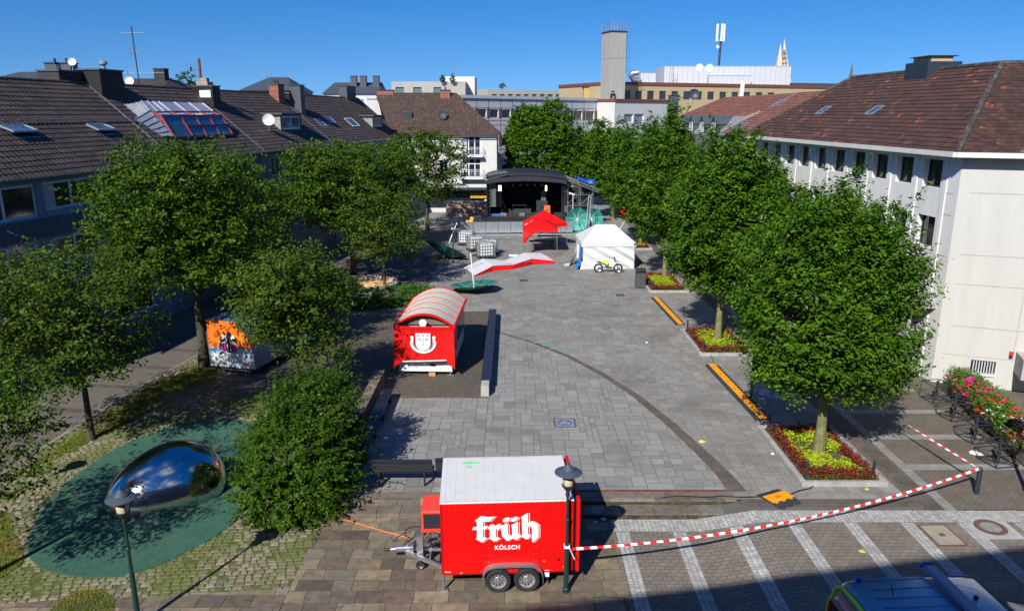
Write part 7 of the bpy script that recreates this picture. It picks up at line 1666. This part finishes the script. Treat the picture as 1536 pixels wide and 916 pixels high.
t=thing('low_brick_wall','low pinkish brick wall in front of the white house shop front','wall',(-7.6,86.5,0)); B('masonry',brickmat('pink_brick',(.42,.27,.2),(.36,.22,.17),(.3,.25,.22),.24,.08,.012,vert=0),t,lambda m:m.box(0,5.4,0,.5,0,1.6)); B('coping',M['conc'],t,lambda m:m.box(-.05,5.45,-.05,.55,1.601,1.72))
# ---- umbrellas (blown over)
grn=mat('green_umbrella_cloth',(.012,.12,.10),.6,var=.12,scale=2,bump=.2,bscale=5); teal=mat('teal_umbrella_cloth',(.02,.28,.235),.6,var=.12,scale=2)
def umbrella(label,pos,R,depth,rot,pole,m=grn,flap=True,group='green beer garden umbrellas blown over',rc=None):
    t=thing('parasol',label,'umbrella',pos,0,group); t.rotation_euler=rot
    def can(mm):
        n=8; rr=[0,.35,.7,1.0]; rows_=[]
        for j,f in enumerate(rr):
            R_=[]
            for i in range(n*3):
                a=2*PI*i/(n*3); k=(i%3); sag=1-.06*(k!=0)*f
                R_.append((R*f*sag*math.cos(a),R*f*sag*math.sin(a),depth*(1-f**1.4)-.03*(k!=0)*f))
            rows_.append(R_)
        mm.grid(rows_,closed=True)
        mm.grid([[(p[0]*.995,p[1]*.995,p[2]-.012) for p in r] for r in rows_[::-1]],closed=True)
        if flap: mm.grid([rows_[-1],[(p[0]*1.0,p[1]*1.0,p[2]-.22) for p in rows_[-1]]],closed=True)
    B('canopy',m,t,can,smooth=False)
    B('rib',rc or mat('dull_umbrella_rib',(.25,.3,.28),.5),t,lambda mm:[mm.tube([(0,0,depth-.05),(R*.5*math.cos(2*PI*i/8),R*.5*math.sin(2*PI*i/8),depth*(1-.5**1.4)-.06),(R*.97*math.cos(2*PI*i/8),R*.97*math.sin(2*PI*i/8),-.03)],.014,4) for i in range(8)]+[mm.bar((0,0,depth-(.5 if depth<.5 else .9)),(R*.5*math.cos(2*PI*i/8),R*.5*math.sin(2*PI*i/8),depth*(1-.5**1.4)-.07),.014) for i in range(8)])
    B('pole',M['whitepl'],t,lambda mm:mm.tube([(0,0,depth+.1),(0,0,depth-pole)],.035,8))
    return t
umbrella('dark green umbrella lying upside down with white pole up, before the fallen red edged awning',(-2.55,48.9,.5),1.65,.42,(rad(176),rad(-5),0),2.5,flap=False)
umbrella('dark green umbrella lying tilted with its pole against the slim lamp in the tree shade',(-5.3,60.2,.85),1.8,.6,(rad(162),rad(22),0),2.9,flap=False)
umbrella('crumpled green umbrella showing its white ribs under the trees left of the tanks',(-9.4,63.6,.95),1.6,.5,(rad(-62),rad(15),0),1.2,m=teal,flap=False,rc=M['whitefr'])
umbrella('left teal umbrella tipped on its side beside the stage',(6.55,75.2,1.2),1.25,.5,(rad(-82),rad(10),0),1.2,m=teal,flap=False,rc=M['whitefr'])
umbrella('right teal umbrella tipped on its side beside the stage, behind the truss mast',(8.0,75.6,1.15),1.25,.5,(rad(-78),rad(-14),0),1.2,m=teal,flap=False,rc=M['whitefr'])
umbrella('small red umbrella folded down in the tree shade right of the stage',(11.6,74.5,1.9),.9,.6,(rad(20),rad(25),0),2.6,m=tarp)
# ---- IBC tanks
ib=thing('tank_container','','liquid container',(0,0,0),0,'white liquid containers in wire cages')
B('tank',mat('milky_plastic',(.75,.76,.75),.5,var=.05),ib,lambda m:(m.box(-.53,.53,-.43,.43,.16,1.08,bev=.07),m.lathe([(.1,1.08),(.1,1.13),(0,1.13)],12)))
B('cage',M['galv'],ib,lambda m:([m.bar((x,s*.49,.15),(x,s*.49,1.14),.028) for x in [-.58+.193*k for k in range(7)] for s in (-1,1)],[m.bar((s*.58,y,.15),(s*.58,y,1.14),.028) for y in [-.49+.196*k for k in range(6)] for s in (-1,1)],[m.bar((-.58,s*.495,z),(.58,s*.495,z),.028) for z in (.3,.52,.74,.96,1.14) for s in (-1,1)],[m.bar((s*.585,-.49,z),(s*.585,.49,z),.028) for z in (.3,.52,.74,.96,1.14) for s in (-1,1)],[m.bar((-.58,y,1.12),(.58,y,1.12),.03) for y in (-.2,.2)]))
B('pallet',M['iron'],ib,lambda m:(m.box(-.6,.6,-.5,.5,.1,.15),[m.box(x-.06,x+.06,-.5,.5,0,.1) for x in (-.54,0,.54)]))
B('fill_cap',M['black'],ib,lambda m:m.lathe([(.085,1.131),(.08,1.16),(0,1.165)],12))
for i,(x,y,rz,l) in enumerate(((-2.15,60.9,18,'nearest white tank in a wire cage, right behind the umbrella pole'),(-1.95,62.6,25,'second white caged tank with a brown stain on top'),(-3.15,64.3,22,'third white caged tank back to the left'),(-4.1,67.2,-8,'farthest nearly empty caged tank by the crowd barriers'))):
    o=ib if i==0 else copy_tree(ib); o.location=(x,y,.012); o.rotation_euler=(0,0,rad(rz)); o['label']=l; o.scale=(1.12,1.12,1.1)
# ---- fallen awning with red edge
aw=thing('fallen_awning','long white awning roof with red valance lying folded on the paving','awning',(0,0,.02))
wc=mat('white_tent_cloth',(.56,.57,.59),.55,var=.04,scale=2,bump=.25,bscale=3)
near=[(-2.75,53.7,.05),(-1.45,55.6,.36),(.1,56.4,.3),(1.55,58.1,.45),(3.3,58.5,.2)]
farr=[(-3.7,56.1,.12),(-2.3,57.9,.5),(-.6,58.2,.3),(1.0,60.2,.55),(2.35,60.6,.45)]
B('cloth',wc,aw,lambda m:(m.grid([near,[tuple((Vector(a)+Vector(b))/2+Vector((0,0,.05))) for a,b in zip(near,farr)],farr]),m.grid([farr,[(p[0],p[1]+.1,.0) for p in farr]])))
B('valance',tarp,aw,lambda m:(m.grid([[(p[0]+.02,p[1]-.12,max(.01,p[2]-.42)) for p in near],[(p[0],p[1]-.01,p[2]+.01) for p in near]]),m.face([near[-1],(near[-1][0]+.05,near[-1][1]-.1,.02),farr[-1]])))
B('brace',M['alu'],aw,lambda m:(m.bar(near[1],(1.5,57.8,.3),.04),m.bar((3.0,58.6,.1),(1.2,59.8,.5),.04)))
B('faded_print',mat('faded_blue_print',(.35,.38,.5),.7),aw,lambda m:[m.box(-3.1+.22*k,-2.98+.22*k,55.55+.2*k,55.72+.2*k,.33+.05*k,.345+.05*k) for k in range(4)])
# small pipe / log on paving
t=thing('plastic_pipe','short pale pipe lying on the paving right of the white tanks','pipe',tuple(G(770,385)+Vector((0,0,.1)))); B('tube',wl,t,lambda m:m.tube([(-.35,0,0),(.35,-.05,0)],.09,10)); B('end_ring',M['black'],t,lambda m:m.tube([(.351,-.05,0),(.39,-.055,0)],.095,10))
# ---- red gazebos
def gaz(label,pos,rz,W,D,eh,ph,legs=True,tilt=(0,0),broken=False):
    t=thing('gazebo',label,'gazebo',pos,rz,'red pop up gazebos'); t.rotation_euler=(tilt[0],tilt[1],rz)
    c=[(-W/2,-D/2,eh),(W/2,-D/2,eh),(W/2,D/2,eh),(-W/2,D/2,eh)]; pk=(0,0,ph); ve=.28
    B('canopy',tarp,t,lambda m:([m.face([c[i],c[(i+1)%4],pk]) for i in range(4)],[m.face([c[i],(c[i][0]*1.01,c[i][1]*1.01,eh-ve),(c[(i+1)%4][0]*1.01,c[(i+1)%4][1]*1.01,eh-ve),c[(i+1)%4]]) for i in range(4)]),label='red canopy with valance')
    if legs:
        for i in range(4): B('leg',M['alu'],t,lambda m:m.bar((c[i][0]*.97,c[i][1]*.97,0),(c[i][0]*.97,c[i][1]*.97,eh),.045))
    B('truss',M['alu'],t,lambda m:[(m.bar((c[i][0]*.97,c[i][1]*.97,eh-.15),(c[(i+1)%4][0]*.97,c[(i+1)%4][1]*.97,eh-.45),.03),m.bar((c[i][0]*.97,c[i][1]*.97,eh-.45),(c[(i+1)%4][0]*.97,c[(i+1)%4][1]*.97,eh-.15),.03)) for i in range(4)])
    return t,c
g1,c=gaz('front red gazebo standing on thin legs with a white mark',(2.38,63.9,.012),0,2.9,3.0,2.15,2.95)
p=Vector(c[3])*.7+Vector((0,0,2.95))*.3
B('drooping_cloth',tarp,g1,lambda m:m.grid([[(-1.46,-1.5,1.9),(-.9,-1.52,1.9),(-.4,-1.52,1.9)],[(-1.46,-1.56,1.3),(-1.05,-1.6,1.5),(-.5,-1.5,1.75)],[(-1.4,-1.5,.95),(-1.2,-1.55,1.0),(-1.0,-1.4,1.4)]]))
Mg=T_((-1.2,-.2,2.5))@Matrix.Rotation(rad(20),4,'Y')@Matrix.Rotation(rad(35),4,'X'); 
g2,c2=gaz('rear red gazebo tilted behind the front one',(3.05,67.3,.012),rad(24),2.9,2.9,2.1,3.15,tilt=(rad(3),rad(-4)))
mk=lambda x,y,h:T_((x,y,h))
B('logo_square',wl,g1,lambda m:m.raw([(-1.2,-.55,2.38),(-.95,-.55,2.44),(-.95,-.3,2.56),(-1.2,-.3,2.5)],[(0,1,2,3)])) if 0 else None
sl1=.8/1.45
def onleft(x,y): return 2.15+.8*(1+x/1.45)+.012   # left canopy face
B('logo_square',wl,g1,lambda m:m.raw([(-1.3,.0,onleft(-1.3,0)),(-1.02,.0,onleft(-1.02,0)),(-1.02,.38,onleft(-1.02,0)),(-1.3,.38,onleft(-1.3,0))],[(0,1,2,3)]))
text('lettering','Far',.34,wl,g1,T_((-.9,.05,onleft(-.9,0)))@Matrix.Rotation(-math.atan(sl1),4,'Y'),align='LEFT',ext=.002)
for i,(x,y,l,nm) in enumerate(((2.6,64.9,'dark folded table under the front red gazebo','folding_table'),(3.4,67.8,'dark bench heap behind the front red gazebo','bench_heap'))):
    t=thing(nm,l,'table',(x,y,.012)); B('top',M['iron'],t,lambda m:m.box(-1.1,1.1,-.35,.35,.7,.74)); [B('leg',M['iron'],t,lambda m:m.bar((q*.9,0,0),(q*.8,0,.7),.05)) for q in (-1,1)]
# ---- white tent
tn=thing('white_tent','white pop up tent with side walls, blue tarp at its open left side','tent',(5.32,56.2,.012),rad(1.5))
TW,TD,TE,TP=4.0,4.4,1.98,3.1
B('frame',M['alu'],tn,lambda m:[m.bar((x,y,0),(x,y,TE),.05) for x in (.03,TW-.03) for y in (.03,TD-.03)])
rg=[(1.25,TD/2,TP),(TW-1.25,TD/2,TP)]
def troof(m):
    c=[(-.05,-.05,TE),(TW+.05,-.05,TE),(TW+.05,TD+.05,TE),(-.05,TD+.05,TE)]
    m.face([c[0],c[1],rg[1],rg[0]]); m.face([c[1],c[2],rg[1]]); m.face([c[2],c[3],rg[0],rg[1]]); m.face([c[3],c[0],rg[0]])
B('roof',wc,tn,troof); B('valance',wc,tn,lambda m:(m.box(-.06,TW+.06,-.075,-.055,TE-.26,TE+.01),m.box(-.06,TW+.06,TD+.055,TD+.075,TE-.26,TE),m.box(-.075,-.056,-.055,TD+.05,TE-.26,TE),m.box(TW+.056,TW+.075,-.055,TD+.05,TE-.26,TE)))
def twall(m):
    R=[]; nx,nz=48,16
    for j in range(nz+1):
        t=j/nz; row=[]
        for i in range(nx+1):
            s=i/nx; x=.05+(TW-.1)*s; u=s*1.0; fold=.15*math.sin((s*4-t*2.6)*4.2)*math.sin(PI*min(1,t*1.1))+.06*math.sin((s*9-t*7)*2)*t; row.append((x,-.03-.0+fold*(.35+.65*s)-.04*t,TE-.2-(TE-.2-.02)*t))
        R.append(row)
    m.grid(R)
B('front_wall',wc,tn,twall,smooth=True)
B('side_wall',wc,tn,lambda m:(m.box(TW-.02,TW,.03,TD,.02,TE-.2),m.box(.03,TW,TD-.02,TD,.02,TE-.2)))
B('drape',wc,tn,lambda m:(m.grid([[(-.02,TD*.55,TE-.1),(0,TD*.8,TE-.1)],[(-.25,TD*.45,1.0),(-.2,TD*.7,1.0)],[(-.9,TD*.25,.03),(-.5,TD*.5,.05)],[(-1.3,TD*.28,.02),(-1.1,TD*.5,.02)]]),m.grid([[(-.02,-.04,.6),(.12,-.06,.6)],[(-.15,-.1,.02),(.2,-.2,.02)]])),smooth=True)
B('blue_tarp',mat('bright_blue_tarp',(.01,.2,.65),.5,var=.15,bump=.4,bscale=4),tn,lambda m:m.grid([[(-.03+.05*math.sin(i*1.9)-.12*j*.4+(-.25 if j==3 else 0),.15+.28*i-.12*j,[1.55,1.0,.4,.03][j]) for i in range(6)] for j in range(4)]),smooth=True)
# ---- dirt bike
mo=thing('dirt_bike','white dirt bike with yellow seat parked before the white tent','motorcycle',(6.45,55.0,.012),rad(-4))
yl=mat('yellow_seat',(.75,.65,.01),.5); wp_=mat('bike_white_plastic',(.72,.72,.72),.35)
def tyre(x,z,r): 
    mb=MB(); P=[(x+r*math.cos(2*PI*i/28),0,z+r*math.sin(2*PI*i/28)) for i in range(28)]; mb.tube(P,.06,8,closed=True); w=_b(mb,'wheel',M['rubber'],mo,smooth=True)
    B('spokes',rim,w,lambda m:([m.bar((x,0,z),(x+(r-.06)*math.cos(2*PI*i/12),0,z+(r-.06)*math.sin(2*PI*i/12)),.012) for i in range(12)],m.tube([(x,-.05,z),(x,.05,z)],.06,10),m.tube([(x+(r-.06)*math.cos(2*PI*i/24),0,z+(r-.06)*math.sin(2*PI*i/24)) for i in range(24)],.015,5,closed=True)))
tyre(-.02,.34,.29); tyre(1.42,.34,.30)
B('frame',M['iron'],mo,lambda m:(m.bar((0,.06,.34),(.55,.06,.42),.05),m.bar((0,-.06,.34),(.55,-.06,.42),.05),m.bar((.55,0,.42),(.4,0,.85),.05),m.bar((.55,0,.35),(.95,0,.35),.06),m.bar((.95,0,.35),(1.12,0,.9),.06)))
B('engine',mat('engine_grey',(.12,.12,.14),.4,metal=.6),mo,lambda m:(m.box(.55,.9,-.12,.12,.36,.6,bev=.04),m.box(.68,.86,-.09,.09,.6,.78,bev=.02),m.tube([(.72,-.14,.45),(.72,-.1,.45)],.11,14)))
B('seat',yl,mo,lambda m:m.grid([[(.1,y,.93-.03*abs(y)*8),(.35,y,.9-.03*abs(y)*8),(.75,y,.9-.03*abs(y)*8),(.95,y,.98-.03*abs(y)*8)] for y in (-.1,-.05,0,.05,.1)]),smooth=True)
B('side_panel',yl,mo,lambda m:(m.box(.2,.75,-.1,-.085,.74,.9),m.box(.2,.75,.085,.1,.74,.9)))
B('tank',wp_,mo,lambda m:(m.box(.72,1.12,-.13,.13,.74,1.0,bev=.05),m.box(.75,1.12,-.16,-.14,.5,.85),m.box(.75,1.12,.14,.16,.5,.85)))
B('mudguard',wp_,mo,lambda m:m.bar((.12,0,.88),(-.42,0,.98),.14,.02)); B('mudguard',wp_,mo,lambda m:m.bar((1.18,0,.78),(1.72,0,.72),.12,.02))
B('exhaust',M['black'],mo,lambda m:m.tube([(.5,-.12,.62),(.1,-.14,.78),(-.1,-.14,.86)],[.03,.055,.055],8))
B('fork',M['iron'],mo,lambda m:(m.bar((1.42,.08,.34),(1.16,.08,1.05),.045),m.bar((1.42,-.08,.34),(1.16,-.08,1.05),.045)))
B('handlebar',M['black'],mo,lambda m:(m.tube([(1.0,-.4,1.16),(1.1,-.2,1.12),(1.14,0,1.1),(1.1,.2,1.12),(1.0,.4,1.16)],.018,6),m.box(1.12,1.2,-.1,.1,.95,1.15)))
B('kick_stand',M['iron'],mo,lambda m:m.bar((.5,-.1,.4),(.45,-.3,0),.02))
# ---- tables and chairs in the house shade, playground frame
for i,(px,py,l) in enumerate(((200,492,'pale slatted beer table standing in the house shade by the path'),(165,505,'second pale beer table nearer to the thin tree in the house shade'))):
    p=G(px,py); t=thing('beer_table',l,'table',(p.x,p.y,.012),rad(70),'beer tables in the house shade'); B('top',M['galv'],t,lambda m:m.box(-.9,.9,-.3,.3,.72,.76)); 
    for x in (-.7,.7): B('leg',M['iron'],t,lambda m:(m.bar((x,-.25,0),(x,-.25,.72),.04),m.bar((x,.25,0),(x,.25,.72),.04)))
p=G(640,395)
# ================= CAMERA, SUN, SKY =================
cam=bpy.data.cameras.new('camera'); co=bpy.data.objects.new('camera',cam); COL.objects.link(co); scn.camera=co
cam.sensor_width=36; cam.lens=36*F/1536; cam.clip_end=8000; cam.clip_start=.1
co.location=(0,0,CH); co.rotation_euler=(PI/2-PIT,0,0)
scn.render.resolution_x=1024; scn.render.resolution_y=610
EL=37.3; AZ=math.atan2(-.417,-.909)   # to-sun azimuth from +Y towards +X
sd=Vector((math.sin(AZ)*math.cos(rad(EL)),math.cos(AZ)*math.cos(rad(EL)),math.sin(rad(EL))))
sun=bpy.data.lights.new('sun','SUN'); sun.energy=5.0; sun.angle=rad(.55); sun.color=(1,.955,.88)
so=bpy.data.objects.new('sun',sun); COL.objects.link(so); so.rotation_euler=sd.to_track_quat('Z','Y').to_euler()
w=bpy.data.worlds.new('World'); scn.world=w; w.use_nodes=True; nt=w.node_tree
sky=nt.nodes.new('ShaderNodeTexSky'); sky.sky_type='NISHITA'; sky.sun_disc=False; sky.sun_elevation=rad(EL); sky.sun_rotation=AZ%(2*PI)
sky.altitude=60; sky.air_density=1.0; sky.dust_density=.25; sky.ozone_density=2.2
tc=nt.nodes.new('ShaderNodeTexCoord'); va=nt.nodes.new('ShaderNodeVectorMath'); va.operation='ADD'; va.inputs[1].default_value=(0,0,.135); vn=nt.nodes.new('ShaderNodeVectorMath'); vn.operation='NORMALIZE'
nt.links.new(tc.outputs['Generated'],va.inputs[0]); nt.links.new(va.outputs[0],vn.inputs[0]); nt.links.new(vn.outputs[0],sky.inputs[0])
hs=nt.nodes.new('ShaderNodeHueSaturation'); hs.inputs['Saturation'].default_value=1.5; hs.inputs['Value'].default_value=1.06; hs.inputs['Hue'].default_value=.512
bg=nt.nodes['Background']; bg.inputs[1].default_value=.093
nt.links.new(sky.outputs[0],hs.inputs['Color'])
# summer clouds in the half of the sky behind the viewpoint
cn=nt.nodes.new('ShaderNodeTexNoise'); cn.inputs['Scale'].default_value=3.2; cn.inputs['Detail'].default_value=9; cn.inputs['Roughness'].default_value=.58; nt.links.new(va.outputs[0],cn.inputs['Vector'])
cm=nt.nodes.new('ShaderNodeMapRange'); cm.inputs[1].default_value=.54; cm.inputs[2].default_value=.68; nt.links.new(cn.outputs[0],cm.inputs[0])
sx=nt.nodes.new('ShaderNodeSeparateXYZ'); nt.links.new(tc.outputs['Generated'],sx.inputs[0])
cy_=nt.nodes.new('ShaderNodeMapRange'); cy_.inputs[1].default_value=.12; cy_.inputs[2].default_value=-.25; nt.links.new(sx.outputs[1],cy_.inputs[0])
mu=nt.nodes.new('ShaderNodeMath'); mu.operation='MULTIPLY'; nt.links.new(cm.outputs[0],mu.inputs[0]); nt.links.new(cy_.outputs[0],mu.inputs[1])
mx=nt.nodes.new('ShaderNodeMix'); mx.data_type='RGBA'; nt.links.new(mu.outputs[0],mx.inputs[0]); nt.links.new(hs.outputs[0],mx.inputs[6]); mx.inputs[7].default_value=(7.5,7.7,8.2,1); nt.links.new(mx.outputs[2],bg.inputs[0])
scn.view_settings.view_transform='Standard'; scn.view_settings.look='None'; scn.view_settings.exposure=.4; scn.view_settings.gamma=1
scn.render.engine='CYCLES'
scn.cycles.max_bounces=5; scn.cycles.diffuse_bounces=2; scn.cycles.glossy_bounces=3; scn.cycles.transmission_bounces=3; scn.cycles.transparent_max_bounces=4
